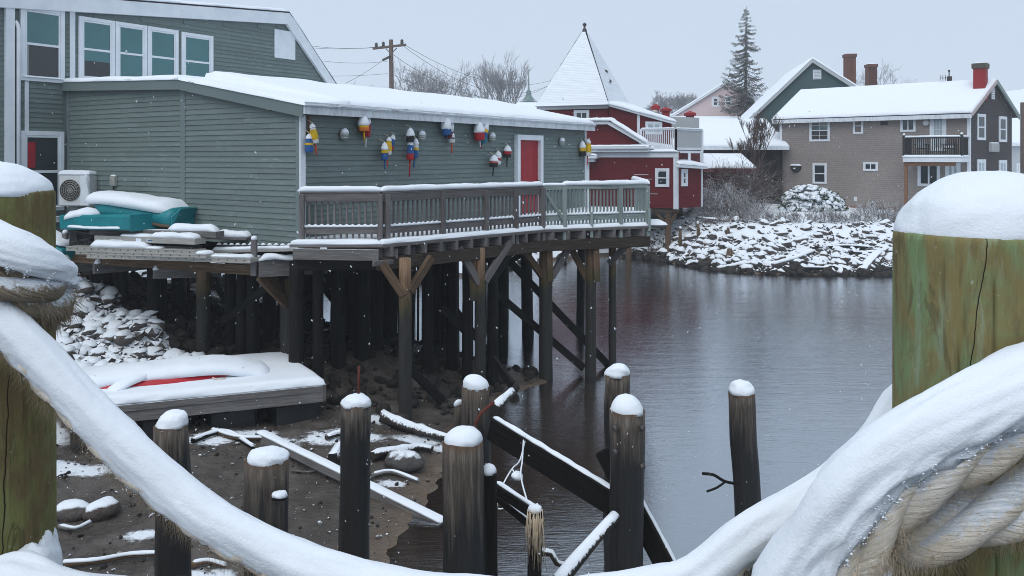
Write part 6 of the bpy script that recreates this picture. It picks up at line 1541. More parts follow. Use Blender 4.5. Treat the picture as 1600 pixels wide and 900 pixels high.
# ------------------------------------------------------------------ the tan house
O1, O2, O3 = V(16.4, 50, 0), V(24.0, 43, 0), V(28.2, 46.2, 0)
O4 = O1 + (O3 - O2)
th = root('tan_house', (20, 46, 2.1), 'tan shingled two storey house with a snowy roof, red chimney and balcony', 'house')
WH = Wall((O1.x, O1.y), (O2 - O1).xy, (0, -1)); WG = Wall((O2.x, O2.y), (O3 - O2).xy, (1, -1)); LH = (O2 - O1).length; LG = (O3 - O2).length
hz0, hz1, hzr = 2.0, 7.42, 9.08
gm = WG.pt(LG / 2, hzr); 
mb = MB(); mb.prism([WG.pt(0.0, hz0), WG.pt(LG, hz0), WG.pt(LG, hz1), WG.pt(LG / 2, hzr), WG.pt(0.0, hz1)], WH.e3 * -LH); mb.build('wall', TANSH, th)
lap(WH, th, TANSH, hz0 + .2, hz1 - .22, .115, lambda a, b: [(.1, LH - .1)], .012, 'shingles')
def gab(a, b):
    if b <= hz1: return [(.1, LG - .1)]
    t = (b - hz1) / (hzr - hz1) * LG / 2; return [(t + .05, LG - t - .05)]
lap(WG, th, DARKSH, hz0 + .1, hzr, .14, gab, .022, 'shingles')
mb = MB(); WH.box(mb, -.05, .10, hz0, hz1 - .2, .002, .05); mb.build('corner_board', WHITE, th)
mb = MB(); WH.box(mb, LH - .10, LH + .02, hz0, hz1 - .2, .002, .05); WG.box(mb, -.02, .09, hz0, hz1 - .1, .003, .055); mb.build('corner_board', WHITE, th)
mb = MB(); WH.box(mb, 0, LH, hz0 - .3, hz0 + .2, .003, .012, 0); mb.build('foundation', CEDAR, th)
# roof: two slopes with overhang
def roofpt(u, v, o=0.0):   # u along house from left, v across 0 eave .. 1 ridge .. 2 far eave
    p = WH.pt(u, 0); q = (O3 - O2).normalized(); k = LG / 2 * v
    return V(p.x + q.x * k, p.y + q.y * k, hz1 + (hzr - hz1) * (v if v <= 1 else 2 - v) + o)
for v0, v1 in ((-.13, 1), (1, 2.13)):
    mb = MB(); mb.prism([roofpt(-.3, v0 if v0 < 0 else 1, .0), roofpt(LH + .25, v0 if v0 < 0 else 1, .0), roofpt(LH + .25, v1, .0), roofpt(-.3, v1, .0)], V(0, 0, .10)); mb.build('roof', BLACK, th)
    mb = MB(); snow_sheet(mb, roofpt(-.34, v0 - .01 if v0 < 0 else 1, .10), roofpt(LH + .28, v0 - .01 if v0 < 0 else 1, .10), roofpt(LH + .28, v1, .10), roofpt(-.34, v1, .10), .14, 60, 16, .15, .5, .16); mb.build('roof_snow', SNOWFAR, th)
mb = MB(); a, b = roofpt(-.32, -.14, -.06), roofpt(LH + .27, -.14, -.06); mb.beam(a, b, .06, .22, .004); mb.build('fascia', FASCIA, th)
mb = MB(); mb.beam(roofpt(LH + .26, -.14, .0), roofpt(LH + .26, 1.0, .02), .08, .2, .004); mb.build('rake_board', m_plain('pinkish_trim', (.5, .42, .42), None, 3, .6, .1), th)
mb = MB(); mb.beam(roofpt(LH + .26, 1.0, .02), roofpt(LH + .26, 2.14, .0), .08, .2, .004); mb.build('rake_board', GREENWD, th)
mb = MB(); mb.beam(roofpt(-.3, -.14, .0), roofpt(-.3, 1.0, .02), .08, .2, .004); mb.build('rake_board', WHITE, th)
window(WH, th, WH.rect(1265, 186, 1297, 221), 'grid', .09, .05, pane=GLASS, blind=CURTAIN, blindlo=.55, sashw=.05)
window(WH, th, WH.rect(1333, 184, 1349, 209), 'double', .08, .05, pane=m_plain('brown_blind', (.16, .14, .13), None, 3, .4, .1, kind='pos'))
window(WH, th, WH.rect(1407, 182, 1431, 206), 'slider', .08, .05, sashw=.05)
window(WH, th, WH.rect(1270, 255, 1292, 287), 'double', .08, .05, sashw=.05)
window(WH, th, WH.rect(1349, 253, 1372, 267), 'slider', .08, .05, sashw=.05)
w6 = window(WH, th, WH.rect(1434, 254, 1469, 291), 'slider', .09, .05, sashw=.07)
window(WH, th, WH.rect(1477, 254, 1501, 290), 'slider', .10, .05, sashw=.09, pane=CURTAIN)
dw = window(WH, th, WH.rect(1453, 178, 1479, 236), 'door', .14, .06, pane=CURTAIN, name='door', sashw=.07)
mb = MB(); r = WH.rect(1376, 190, 1387, 195.5); WH.box(mb, *r, .012, .05); mb.build('vent', BLACK, th)
mb = MB(); c = WH.pt(*WH.hit(1448, 192)); mb.lathe([(.17, 0), (.17, .16), (.12, .2)], c + V(0, 0, 0), 12, WH.n3); mb.build('vent_hood', PALESD, th)
mb = MB(); c = WH.pt(*WH.hit(1337, 311)); mb.box(c, WH.e3, WH.n3, V(0, 0, 1), .09, .06, .13, .01); mb.build('meter', ACW, th)
pl = root('wall_planter', WH.pt(*WH.hit(1244, 262)), 'black half round planter with snow hung on the tan house', 'planter')
c = WH.pt(*WH.hit(1244, 259)); mb = MB(); vs = []; 
for j in range(6):
    a = j / 5 * math.pi / 2
    for k in range(11):
        b = math.pi * k / 10; vs.append(c + WH.e3 * (.34 * math.cos(a) * math.cos(b)) + WH.n3 * (.28 * math.cos(a) * math.sin(b)) - V(0, 0, .42 * math.sin(a)))
mb.add(vs, [(j * 11 + k, j * 11 + k + 1, j * 11 + k + 12, j * 11 + k + 11) for j in range(5) for k in range(10)] + [tuple(range(11))], 0, True); mb.build('basket', BLACK, pl)
mb = MB(); snow_strip(mb, [c - WH.e3 * .34 + WH.n3 * .1, c + WH.e3 * .34 + WH.n3 * .1], .16, .10, .06, .2, 9); mb.build('snow', SNOWFAR, pl)
mb = MB(); mb.box(c + WH.n3 * .27 - V(.0, 0, .16), WH.e3, WH.n3, V(0, 0, 1), .07, .03, .04, .015); mb.build('snow', SNOWFAR, pl)
r = WG.rect
window(WG, th, WG.rect(1526, 178, 1539, 219), 'double', .10, .06, sashw=.06); window(WG, th, WG.rect(1560, 182, 1572, 222), 'double', .10, .06, sashw=.06)
window(WG, th, WG.rect(1526, 249, 1539, 284), 'slider', .10, .06, sashw=.08, pane=CURTAIN); window(WG, th, WG.rect(1560, 250, 1572, 284), 'slider', .10, .06, sashw=.08, pane=CURTAIN)
rr_ = WG.rect(1544, 224, 1555, 237); mb = MB(); WG.box(mb, *rr_, .02, .22, .01); acu = mb.build('air_conditioner', PALESD, th)
mb = MB()
for k in range(5): z = rr_[2] + (rr_[3] - rr_[2]) * (k + .6) / 5.6; WG.box(mb, rr_[0] + .04, rr_[1] - .04, z - .012, z + .012, .22, .235, 0)
mb.build('louvre', ALU, acu)
mb = MB(); snow_strip(mb, [WG.pt(rr_[0], rr_[3], .12), WG.pt(rr_[1], rr_[3], .12)], .1, .06, .06, .2, 7); mb.build('snow', SNOWFAR, acu)
g = WG.rect(1548, 137, 1553, 155); mb = MB(); WG.box(mb, *g, .012, .06); gv = mb.build('gable_vent', WHITE, th)
mb = MB()
for k in range(6): z = g[2] + (g[3] - g[2]) * (k + .7) / 6.6; WG.box(mb, g[0] + .03, g[1] - .03, z - .01, z + .01, .06, .075, 0)
mb.build('louvre', ALU, gv)
c = P(1532, 134, 44.3); mb = MB(); mb.box(V(c.x, c.y, 9.0), WH.e3, WH.n3, V(0, 0, 1), .29, .29, .95, .01); ch = mb.build('chimney', REDBRICK, th)
mb = MB(); mb.box(V(c.x, c.y, 9.9), WH.e3, WH.n3, V(0, 0, 1), .36, .36, .14, .02); mb.build('chimney_cap', m_plain('mossy_brick', (.07, .07, .055), (.11, .09, .07), 9, .8, .3), ch)
mb = MB(); snow_cap(mb, (c.x, c.y, 10.04), .33, .09, 14, 5, 1); mb.build('snow_cap', SNOWFAR, ch)
c = P(1310.5, 169, 50); mb = MB(); mb.tube([c - V(0, 0, .3), P(1310.5, 149, 50)], .055, 8); mb.build('vent_pipe', RUST, th)
c = roofpt(LH - 2.1, 1.0, .1); o = root('roof_antenna', c, 'small dark antenna on the snowy ridge of the tan house', 'antenna')
mb = MB(); mb.tube([c, c + V(0, 0, .62)], .03, 6); mb.tube([c + V(-.5, 0, .25), c + V(.15, 0, .25)], .02, 6)
for q in (-.5, -.35, -.2): mb.tube([c + V(q, 0, .1), c + V(q, 0, .42)], .016, 5)
mb.box(c + V(.02, 0, .18), V(1, 0, 0), V(0, 1, 0), V(0, 0, 1), .12, .06, .16, .01); mb.lathe([(.06, 0), (.06, .1)], c + V(0, 0, .6), 8); mb.build('mast', STEEL, o)
# balcony
s0, s1 = WH.hit(1412, 245)[0] + .35, LH + .0; dep = 1.3
zf = WH.hit(1462, 238)[1] - .1
zf = 4.98; zr = zf + 1.02
mb = MB(); WH.box(mb, s0, s1, zf - .26, zf, .02, dep, .01); mb.build('balcony_floor', WHITE, th)
mb = MB(); snow_sheet(mb, WH.pt(s0 - .02, zf, dep + .03), WH.pt(s1 + .02, zf, dep + .03), WH.pt(s1 + .02, zf, .05), WH.pt(s0 - .02, zf, .05), .14, 24, 8, .2, 1.5, .1); mb.build('balcony_snow', SNOWFAR, th)
def bal_rail(p0, p1, n):
    mb = MB(); mb.beam(lift(p0, zr), lift(p1, zr), .07, .07, .004); r_ = mb.build('balcony_rail', BLACK, th)
    mb = MB(); mb.beam(lift(p0, zf + .12), lift(p1, zf + .12), .05, .05, .004); mb.build('bottom_rail', BLACK, r_)
    for k in range(n): mb = MB(); q = p0.lerp(p1, (k + .5) / n); mb.beam(lift(q, zf + .1), lift(q, zr), .04, .04, 0, up=(0, 1, 0)); mb.build('baluster', BLACK, r_)
    mb = MB(); snow_strip(mb, [lift(p0, zr + .035), lift(p1, zr + .035)], .06, .09, .1, .2, 7); mb.build('rail_snow', SNOWFAR, r_)
c0, c1, c2, c3 = WH.pt(s0 + .05, 0, .05), WH.pt(s0 + .05, 0, dep - .06), WH.pt(s1 - .05, 0, dep - .06), WH.pt(s1 - .05, 0, .05)
bal_rail(c1, c2, 27); bal_rail(c0, c1, 7); bal_rail(c2, c3, 7)
for q in (c1, c2): mb = MB(); mb.beam(lift(q, zf), lift(q, zr + .16), .12, .12, .01, up=(0, 1, 0)); bp = mb.build('balcony_post', BLACK, th); mb = MB(); snow_cap(mb, lift(q, zr + .16), .07, .10, 10, 5); mb.build('snow_cap', SNOWFAR, bp)
mb = MB(); WH.box(mb, s0 + .02, s1 - .35, zf - .46, zf - .261, dep - .25, dep - .08, .01); mb.build('balcony_beam', CEDAR, th)
mb = MB(); WH.box(mb, s0 + .05, s0 + .20, hz0 - .3, zf - .46, dep - .24, dep - .09, .01); mb.build('balcony_post', CEDAR, th)
def chair(label, s, o_, back_in, mat, colr):
    c = WH.pt(s, zf + .08, o_); ro = root('chair', c, label, 'chair'); e, n3 = WH.e3, WH.n3 * (1 if back_in else -1)
    mb = MB(); mb.box(c + V(0, 0, .38), e, n3, V(0, 0, 1), .26, .25, .02, .004); mb.build('seat', mat, ro)
    for k in range(5): mb = MB(); mb.beam(c + e * (-.2 + .1 * k) - n3 * .22 + V(0, 0, .4), c + e * (-.22 + .11 * k) - n3 * .34 + V(0, 0, .98), .07, .02, 0, up=n3); mb.build('back_slat', colr, ro)
    for sx in (-1, 1):
        for sy in (-1, 1): mb = MB(); mb.beam(c + e * .27 * sx + n3 * .2 * sy, c + e * .27 * sx + n3 * .2 * sy + V(0, 0, .6), .05, .05, 0, up=(0, 1, 0)); mb.build('leg', mat, ro)
        mb = MB(); mb.box(c + e * .27 * sx + V(0, 0, .6), e, n3, V(0, 0, 1), .06, .3, .015, 0); mb.build('arm', mat, ro)
    mb = MB(); snow_sheet(mb, c - e * .25 - n3 * .22 + V(0, 0, .4), c + e * .25 - n3 * .22 + V(0, 0, .4), c + e * .25 + n3 * .24 + V(0, 0, .4), c - e * .25 + n3 * .24 + V(0, 0, .4), .12, 8, 8); mb.build('snow', SNOWFAR, ro)
chair('pale slatted chair facing the door on the tan house balcony', WH.hit(1438, 230)[0] + .3, .75, False, BLACK, WHITE)
chair('black slatted chair with snow on its seat on the tan house balcony', WH.hit(1482, 230)[0] + .25, .7, True, BLACK, BLACK)
# ------------------------------------------------------------------ green house behind
gh = root('green_house', (20, 58, 2), 'dark green clapboard house with a steep gable and two brick chimneys behind the tan house', 'house')
WN = Wall((16.75, 57.2), (.985, -.17), (0, -1)); gl = 9.2; gz0 = 2.0; gze = 7.7; apx = 4.0; gzr = 11.55
pg = [(0, gz0), (gl, gz0), (gl, 8.0), (apx, gzr), (0, gze)]
mb = MB(); mb.prism([WN.pt(s, z) for s, z in pg], -WN.n3 * 11); mb.build('wall', GREENSD, gh)
def gi(a, b):
    l = 0 if b < gze else (b - gze) / (gzr - gze) * apx; r2 = gl if b < 8 else gl - (b - 8) / (gzr - 8) * (gl - apx)
    return [(l + .02, r2 - .02)] if r2 - l > .1 else []
lap(WN, gh, GREENSD, gz0, gzr, .13, gi, .014, 'siding')
for (sa, za, sb, zb) in ((-.45, gze - .42, apx, gzr + .05), (apx, gzr + .05, gl + .45, 7.7)):
    mb = MB(); mb.prism([WN.pt(sa, za - .12, .28), WN.pt(sa, za + .14, .28), WN.pt(sb, zb + .14, .28), WN.pt(sb, zb - .12, .28)], -WN.n3 * .1); mb.build('rake_board', PALESD, gh)
    mb = MB(); mb.prism([WN.pt(sa, za + .06, .18), WN.pt(sa, za + .15, .18), WN.pt(sb, zb + .15, .18), WN.pt(sb, zb + .06, .18)], -WN.n3 * 11.3); mb.build('roof', BLACK, gh)
    mb = MB(); snow_sheet(mb, WN.pt(sa, za + .15, .3), WN.pt(sb, zb + .15, .3), WN.pt(sb, zb + .15, -11), WN.pt(sa, za + .15, -11), .15, 14, 24, .15, .5, .12); mb.build('roof_snow', SNOWFAR, gh)
g = WN.rect(1270, 109, 1283, 124); mb = MB(); WN.box(mb, *g, .012, .07); gv = mb.build('gable_vent', WHITE, gh)
mb = MB()
for k in range(6): z = g[2] + (g[3] - g[2]) * (k + .7) / 6.6; WN.box(mb, g[0] + .06, g[1] - .06, z - .02, z + .02, .07, .09, 0)
mb.build('louvre', PALESD, gv)
window(WN, gh, WN.rect(1207, 206, 1224, 234), 'double', .12, .06, sashw=.07, pane=CURTAIN)
window(WN, gh, WN.rect(1199, 263, 1218, 301), 'door', .18, .07, sashw=.1, pane=REDCUR, name='door')
mb = MB(); WN.box(mb, 0, 3, 4.55, 4.63, .012, .04, 0); mb.build('belt_board', PALESD, gh)
for px, y0, y1, wpx, Y in ((1327.5, 86, 126, 14, 60), (1361, 102, 130, 13, 64)):
    c = P(px, y1, Y); zt = P(px, y0, Y).z; wv = wpx / F * Y / 2
    mb = MB(); mb.box(V(c.x, c.y, (c.z - 1 + zt) / 2), V(1, 0, 0), V(0, 1, 0), V(0, 0, 1), wv, wv, (zt - c.z + 1) / 2, 0); cc = mb.build('chimney', BRICK, gh)
    mb = MB(); mb.box(V(c.x, c.y, zt - .06), V(1, 0, 0), V(0, 1, 0), V(0, 0, 1), wv * 1.18, wv * 1.18, .12, .01); mb.build('chimney_cap', BRICK, cc)
    mb = MB(); snow_cap(mb, (c.x, c.y, zt + .06), wv * 1.1, .08, 10, 4, 1); mb.build('snow_cap', SNOWFAR, cc)
po = root('porch', P(1200, 305, 54), 'little grey wooden porch with railings below the green house door', 'porch')
pw = GREENWD
mb = MB(); mb.abox(16.1, 17.9, 53.0, 56.6, 2.3, 2.42, .01); mb.build('floor', pw, po)
for k in range(9): mb = MB(); x = 16.15 + k * .21; mb.beam((x, 53.05, 2.42), (x, 53.05, 3.3), .05, .05, 0, up=(0, 1, 0)); mb.build('baluster', pw, po)
for x in (16.1, 17.9): mb = MB(); mb.beam((x, 53.05, 1.8), (x, 53.05, 3.42), .11, .11, 0, up=(0, 1, 0)); mb.build('post', pw, po)
mb = MB(); mb.beam((16.1, 53.05, 3.32), (17.9, 53.05, 3.32), .1, .07, 0); mb.build('rail', pw, po)
mb = MB(); snow_strip(mb, [(16.1, 53.05, 3.355), (17.9, 53.05, 3.355)], .07, .07, .1, .2, 7); mb.build('snow', SNOWFAR, po)
for k in range(3): mb = MB(); mb.abox(17.0, 18.1, 52.2 + k * .28, 52.5 + k * .28, 1.95 + k * .14, 2.05 + k * .14); mb.build('step', pw, po)
# ------------------------------------------------------------------ buildings farther back
def gable_house(name, label, cat, O, e, L, D, z0, ze, zr, wallm, wins=(), ridge='front', trim=WHITE, exp=.16, snow=.16):
    """gable end towards the camera (ridge='front') or eave towards it (ridge='side')"""
    o = root(name, (O[0], O[1], z0), label, cat); W_ = Wall(O, e, (0, -1))
    if ridge == 'front':
        mb = MB(); mb.prism([W_.pt(0, z0), W_.pt(L, z0), W_.pt(L, ze), W_.pt(L / 2, zr), W_.pt(0, ze)], -W_.n3 * D); mb.build('wall', wallm, o)
        lap(W_, o, wallm, max(z0, ze - 3), zr, exp, lambda a, b: [(0, L)] if b <= ze else [((b - ze) / (zr - ze) * L / 2, L - (b - ze) / (zr - ze) * L / 2)], .014)
        for sa, za, sb, zb in ((-.4, ze - .4 * (zr - ze) / (L / 2), L / 2, zr), (L / 2, zr, L + .4, ze - .4 * (zr - ze) / (L / 2))):
            mb = MB(); mb.prism([W_.pt(sa, za, .3), W_.pt(sa, za + .2, .3), W_.pt(sb, zb + .2, .3), W_.pt(sb, zb, .3)], -W_.n3 * (D + .5)); mb.build('roof', trim, o)
            mb = MB(); snow_sheet(mb, W_.pt(sa, za + .2, .32), W_.pt(sb, zb + .2, .32), W_.pt(sb, zb + .2, -D - .2), W_.pt(sa, za + .2, -D - .2), snow, 12, 12, .15, .5, .12); mb.build('roof_snow', SNOWFAR, o)
    else:
        mb = MB(); q = [(0, ze), (D / 2, zr), (D, ze), (D, z0), (0, z0)]; mb.prism([W_.pt(0, z, -d) for d, z in q], W_.e3 * L); mb.build('wall', wallm, o)
        lap(W_, o, wallm, max(z0, ze - 2.6), ze, exp, lambda a, b: [(0, L)], .014)
        for d0, za, d1, zb in ((-.4, ze - .4 * (zr - ze) / (D / 2), D / 2, zr), (D / 2, zr, D + .4, ze - .4 * (zr - ze) / (D / 2))):
            mb = MB(); mb.prism([W_.pt(-.3, za, -d0), W_.pt(-.3, za + .18, -d0), W_.pt(-.3, zb + .18, -d1), W_.pt(-.3, zb, -d1)], W_.e3 * (L + .6)); mb.build('roof', trim, o)
            mb = MB(); snow_sheet(mb, W_.pt(-.32, za + .18, -d0), W_.pt(L + .32, za + .18, -d0), W_.pt(L + .32, zb + .18, -d1), W_.pt(-.32, zb + .18, -d1), snow, 24, 10, .15, .4, .15); mb.build('roof_snow', SNOWFAR, o)
    for w_ in wins: window(W_, o, W_.rect(*w_[:4]), w_[4] if len(w_) > 4 else 'double', .14, .06, trim=trim, sashw=.07)
    return o, W_
p0 = P(1076, 180, 76); p1 = P(1268, 180, 76)
gable_house('pink_house', 'pale pink clapboard house with two gable windows and snowy roof behind the red building', 'house', (P(1050, 0, 78).x, 78), (1, -.3), 10.4, 12, 2.0, 8.7, 11.9, PINKSD, [(1112, 151, 1124, 167), (1133, 150, 1145, 166)])
# pink house's lower wing roof
gable_house('low_wing', 'low pale wing with a long snowy roof in front of the pink house', 'building', (P(1050, 0, 70).x, 70), (1, -.02), 11, 5, 2.0, 7.2, 8.3, PINKSD, ridge='side')
gable_house('snowy_roofed_shed', 'long dark shed under a broad snowy roof right of the red building', 'building', (P(1025, 0, 50).x, 50), (1, -.05), 7.6, 10, 2.0, 5.55, 7.25, DARKWD, ridge='side', trim=FASCIA)
gable_house('red_shed', 'small dark red shed with snow on its roof behind the brown bush', 'building', (P(1098, 0, 45).x, 45.2), (1, .05), 2.6, 4, 1.8, 4.3, 4.9, REDSH, ridge='side', trim=REDSH)
gable_house('brown_house', 'brown house with a flat snowy roof edge just behind the green gable', 'house', (P(1186, 0, 72).x, 72), (1, -.02), 9, 9, 2.0, 9.6, 11.0, m_plain('dark_brown_siding', (.08, .06, .055), None, 3, .7, .1), ridge='side')
gable_house('white_house', 'white house partly seen beyond the tan house gable, nearer of two', 'house', (P(1578, 0, 70).x, 70), (1, .1), 9, 8, 1.8, 6.2, 9.0, PALESD, [(1588, 255, 1594, 270)], ridge='side')
gable_house('white_house', 'white house with snowy gable roof higher up beyond the tan house', 'house', (P(1570, 0, 95).x, 95), (1, .05), 12, 9, 2, 9.0, 13.0, PALESD, [(1588, 182, 1594, 193)], ridge='front')
gable_house('cottage', 'low white cottage roof peeping out between the utility pole and the church spire', 'house', (P(520, 0, 120).x, 120), (1, 0), 30, 9, 2, 10, 13, PALESD, ridge='side')
o = root('church_spire', P(826, 180, 130), 'thin church steeple with a copper spire poking above the grey roof', 'steeple')
c = P(826, 180, 130); mb = MB(); mb.abox(c.x - 1.2, c.x + 1.2, 129, 131.4, 2, P(0, 157, 130).z); mb.build('tower', PALESD, o)
mb = MB(); mb.lathe([(1.5, 0), (.9, .5), (.5, 1.0), (.42, 1.3), (.36, 1.8), (.16, 2.0), (.12, 3.0), (.05, 5.2)], P(826, 160, 130), 8); mb.build('spire', m_plain('verdigris', (.12, .19, .18), None, 3, .6, .1), o)
# ------------------------------------------------------------------ utility pole and wires
POLEWD = m_wood('grey_brown_pole_wood', (.05, .035, .03), (.1, .07, .058), (.14, .11, .095))
up = root('utility_pole', P(612, 245, 62), 'brown wooden utility pole with a crossarm behind the grey roof', 'utility pole')
pz = P(611, 62, 62); mb = MB(); mb.tube([V(pz.x + .12, 62, 1.5), V(pz.x, 62, pz.z)], [.23, .16], 10); mb.build('pole', POLEWD, up)
a, b = P(583, 76, 62.6), P(634, 70, 61.4); mb = MB(); mb.beam(a, b, .14, .17, 0); mb.build('crossarm', POLEWD, up)
for px, py, q in ((588, 75.5, 62.5), (599, 74, 62.3), (628, 70.5, 61.5)):
    mb = MB(); mb.lathe([(.10, 0), (.14, .1), (.08, .16), (.14, .22), (.05, .34)], P(px, py - 2, q), 8); mb.build('insulator', STEEL, up)
mb = MB(); mb.tube([P(603, 76, 62), P(611, 84, 62), P(620, 75, 62)], .04, 6); mb.tube([P(610, 88, 61.9), P(598, 94, 61.5)], .09, 8); mb.build('bracket', STEEL, up)
WIRE = m_plain('black_wire', (.03, .03, .034), None, 5, .6, 0)
def wire(a, b, sag, r=.02, label='thin black power line slung from the utility pole crossarm'):
    o = root('power_line', a, label, 'wire', 'overhead lines at the utility pole'); n = 24
    mb = MB(); mb.tube([a.lerp(b, i / n) - V(0, 0, sag * 4 * (i / n) * (1 - i / n)) for i in range(n + 1)], r * .55, 5); mb.build('cable', WIRE, o)
L1 = 'power line running from the crossarm over toward the pyramid roof'; L2 = 'power line running from the crossarm away past the tall grey gable'; L3 = 'low cable fixed beneath the crossarm of the utility pole'
for px, py, q in ((588, 74, 'upper '), (599, 72, 'lower ')): wire(P(px, py, 62.4), P(440, 64 + (px - 588) * .5, 52), .25, .022, q + L2)
wire(P(634, 71, 61.4), P(866, 124, 95), 1.6, .03, 'highest ' + L1); wire(P(628, 70, 61.5), P(870, 127, 95), 2.4, .03, 'middle ' + L1); wire(P(614, 85, 62), P(866, 128, 95), 2.6, .03, 'lowest ' + L1)
wire(P(605, 96, 62), P(480, 92, 58), .2, .02, 'cable running level from just under the pole bracket to the tall gable'); wire(P(606, 115, 62), P(480, 118, 58), .1, .02, 'lowest level cable running from the pole toward the tall gable'); wire(P(598, 94, 61.5), P(540, 130, 50), .1, .022, 'slanting stay cable dropping from the pole bracket to the grey roof')
wire(P(616, 117, 62), P(700, 143, 75), .3, .025, 'thick cable sloping down from the pole in front of the spreading bare tree'); wire(P(1594, 200, 60), P(1660, 190, 55), .2, .02, 'cable at the far right pole beyond the tan house')
o = root('utility_pole', P(1598, 245, 60), 'dark utility pole at the right behind the tan house', 'utility pole')
c = P(1598, 160, 60); mb = MB(); mb.tube([V(c.x, 60, 1.5), V(c.x, 60, c.z)], .16, 8); mb.build('pole', POLEWD, o)
# ------------------------------------------------------------------ trees, bushes
def grow(mb, p, d, L, r, lvl, rs, up=.12, spread=.7, n=4, seg=3, kids=3, shr=.68, wob=.14, minr=.004, leafcb=None):
    pts = [p]; q = p
    for i in range(seg):
        d = (d + V(rs.uniform(-wob, wob), rs.uniform(-wob, wob), rs.uniform(-wob, wob) + up * .3)).normalized(); q = q + d * (L / seg); pts.append(q)
    mb.tube(pts, [max(minr, r * (1 - .35 * i / seg)) for i in range(seg + 1)], max(3, n), cap=False)
    if lvl <= 0: return
    for k in range(kids + (1 if rs.random() < .4 else 0)):
        a = rs.uniform(0, 2 * math.pi); t = rs.uniform(.4, 1.0); i = min(seg - 1, int(t * seg)); st = pts[i].lerp(pts[i + 1], t * seg - i)
        s = d.cross(V(math.cos(a), math.sin(a), .3)).normalized(); nd = (d + s * rs.uniform(.5, 1) * spread + V(0, 0, up)).normalized()
        grow(mb, st, nd, L * shr * rs.uniform(.75, 1.15), max(minr, r * .58), lvl - 1, rs, up, spread, n - 1 if n > 3 else 3, max(2, seg - (lvl < 3)), kids, shr, wob, minr)
def bare_tree(label, base, H, spread=.75, lvl=5, seed=1, r=.2, mat=BARKFAR, minr=.012, stems=3, kids=3, up=.12, shr=.7, first=.3, group=None):
    o = root('bare_tree', base, label, 'tree', group); rs = random.Random(seed); base = Vector(base)
    mb = MB(); tp = base + V(rs.uniform(-.1, .1) * H * .1, 0, H * first); mb.tube([base - V(0, 0, .3), base.lerp(tp, .5), tp], [r * 1.2, r, r * .85], 8); mb.build('trunk', mat, o)
    mb = MB()
    for k in range(stems):
        a = 2 * math.pi * (k + rs.random() * .6) / stems; d = V(math.cos(a) * spread * .6, math.sin(a) * spread * .6, 1).normalized()
        grow(mb, tp - V(0, 0, .05), d, H * .27, r * .6, lvl, rs, up, spread, 5, 3, kids, shr, .16, minr)
    c = mb.build('crown', mat, o, recalc=False); return o
g0 = 'bare winter trees on the skyline'
def gp_(px, Y): return V(P(px, 0, Y).x, Y, 2.0)
bare_tree('spreading bare tree just right of the utility pole', gp_(666, 105), 16.6, 1.15, 5, 4, .34, minr=.012, stems=6, kids=3, first=.34, group=g0)
bare_tree('upright bare tree between the utility pole and the church spire', gp_(782, 105), 15.8, .62, 5, 11, .26, minr=.010, stems=6, kids=3, up=.25, first=.34, group=g0)
bare_tree('wide bare tree with drooping limbs beside the brick chimneys', gp_(1366, 90), 14.2, 1.0, 5, 21, .18, minr=.010, stems=4, kids=2, first=.42, group=g0)
bare_tree('small leafless tree rising above the grey roof left of the pole', gp_(560, 120), 13.2, .9, 5, 31, .16, minr=.012, stems=5, kids=2, first=.4, group=g0)
for i, (px, py, H, sd) in enumerate(((1036, 190, 6.6, 41), (1058, 190, 7.4, 42), (1082, 192, 7.0, 43), (1100, 195, 6.2, 44), (1018, 190, 5.2, 45))):
    bare_tree('leafless tree of the dense clump behind the red chimneys, ' + ('second from its left', 'tall one in its middle', 'right of its middle', 'at its right edge', 'at its left edge')[i], P(px, py + 10, 118 + i * 3), H, 1.0, 5, sd, .16, minr=.011, stems=5, kids=3, first=.15, group='dense clump of leafless trees')
for i, (px, py, H, sd) in enumerate(((1572, 200, 5.6, 51), (1592, 200, 6.4, 52), (1612, 200, 6.2, 53))):
    bare_tree('leafless tree beyond the tan house gable, ' + ('nearest the gable', 'in the middle of three', 'at the picture edge')[i], P(px, py, 125), H, 1.0, 5, sd, .18, minr=.016, stems=6, first=.15, group='leafless trees beyond the gable')
bare_tree('slender brown bare tree with snowy twigs left of the green house', V(P(1174, 0, 47.5).x, 47.5, 2.0), 7.4, .42, 5, 61, .085, TWIG, .009, stems=3, kids=3, up=.3, first=.12)
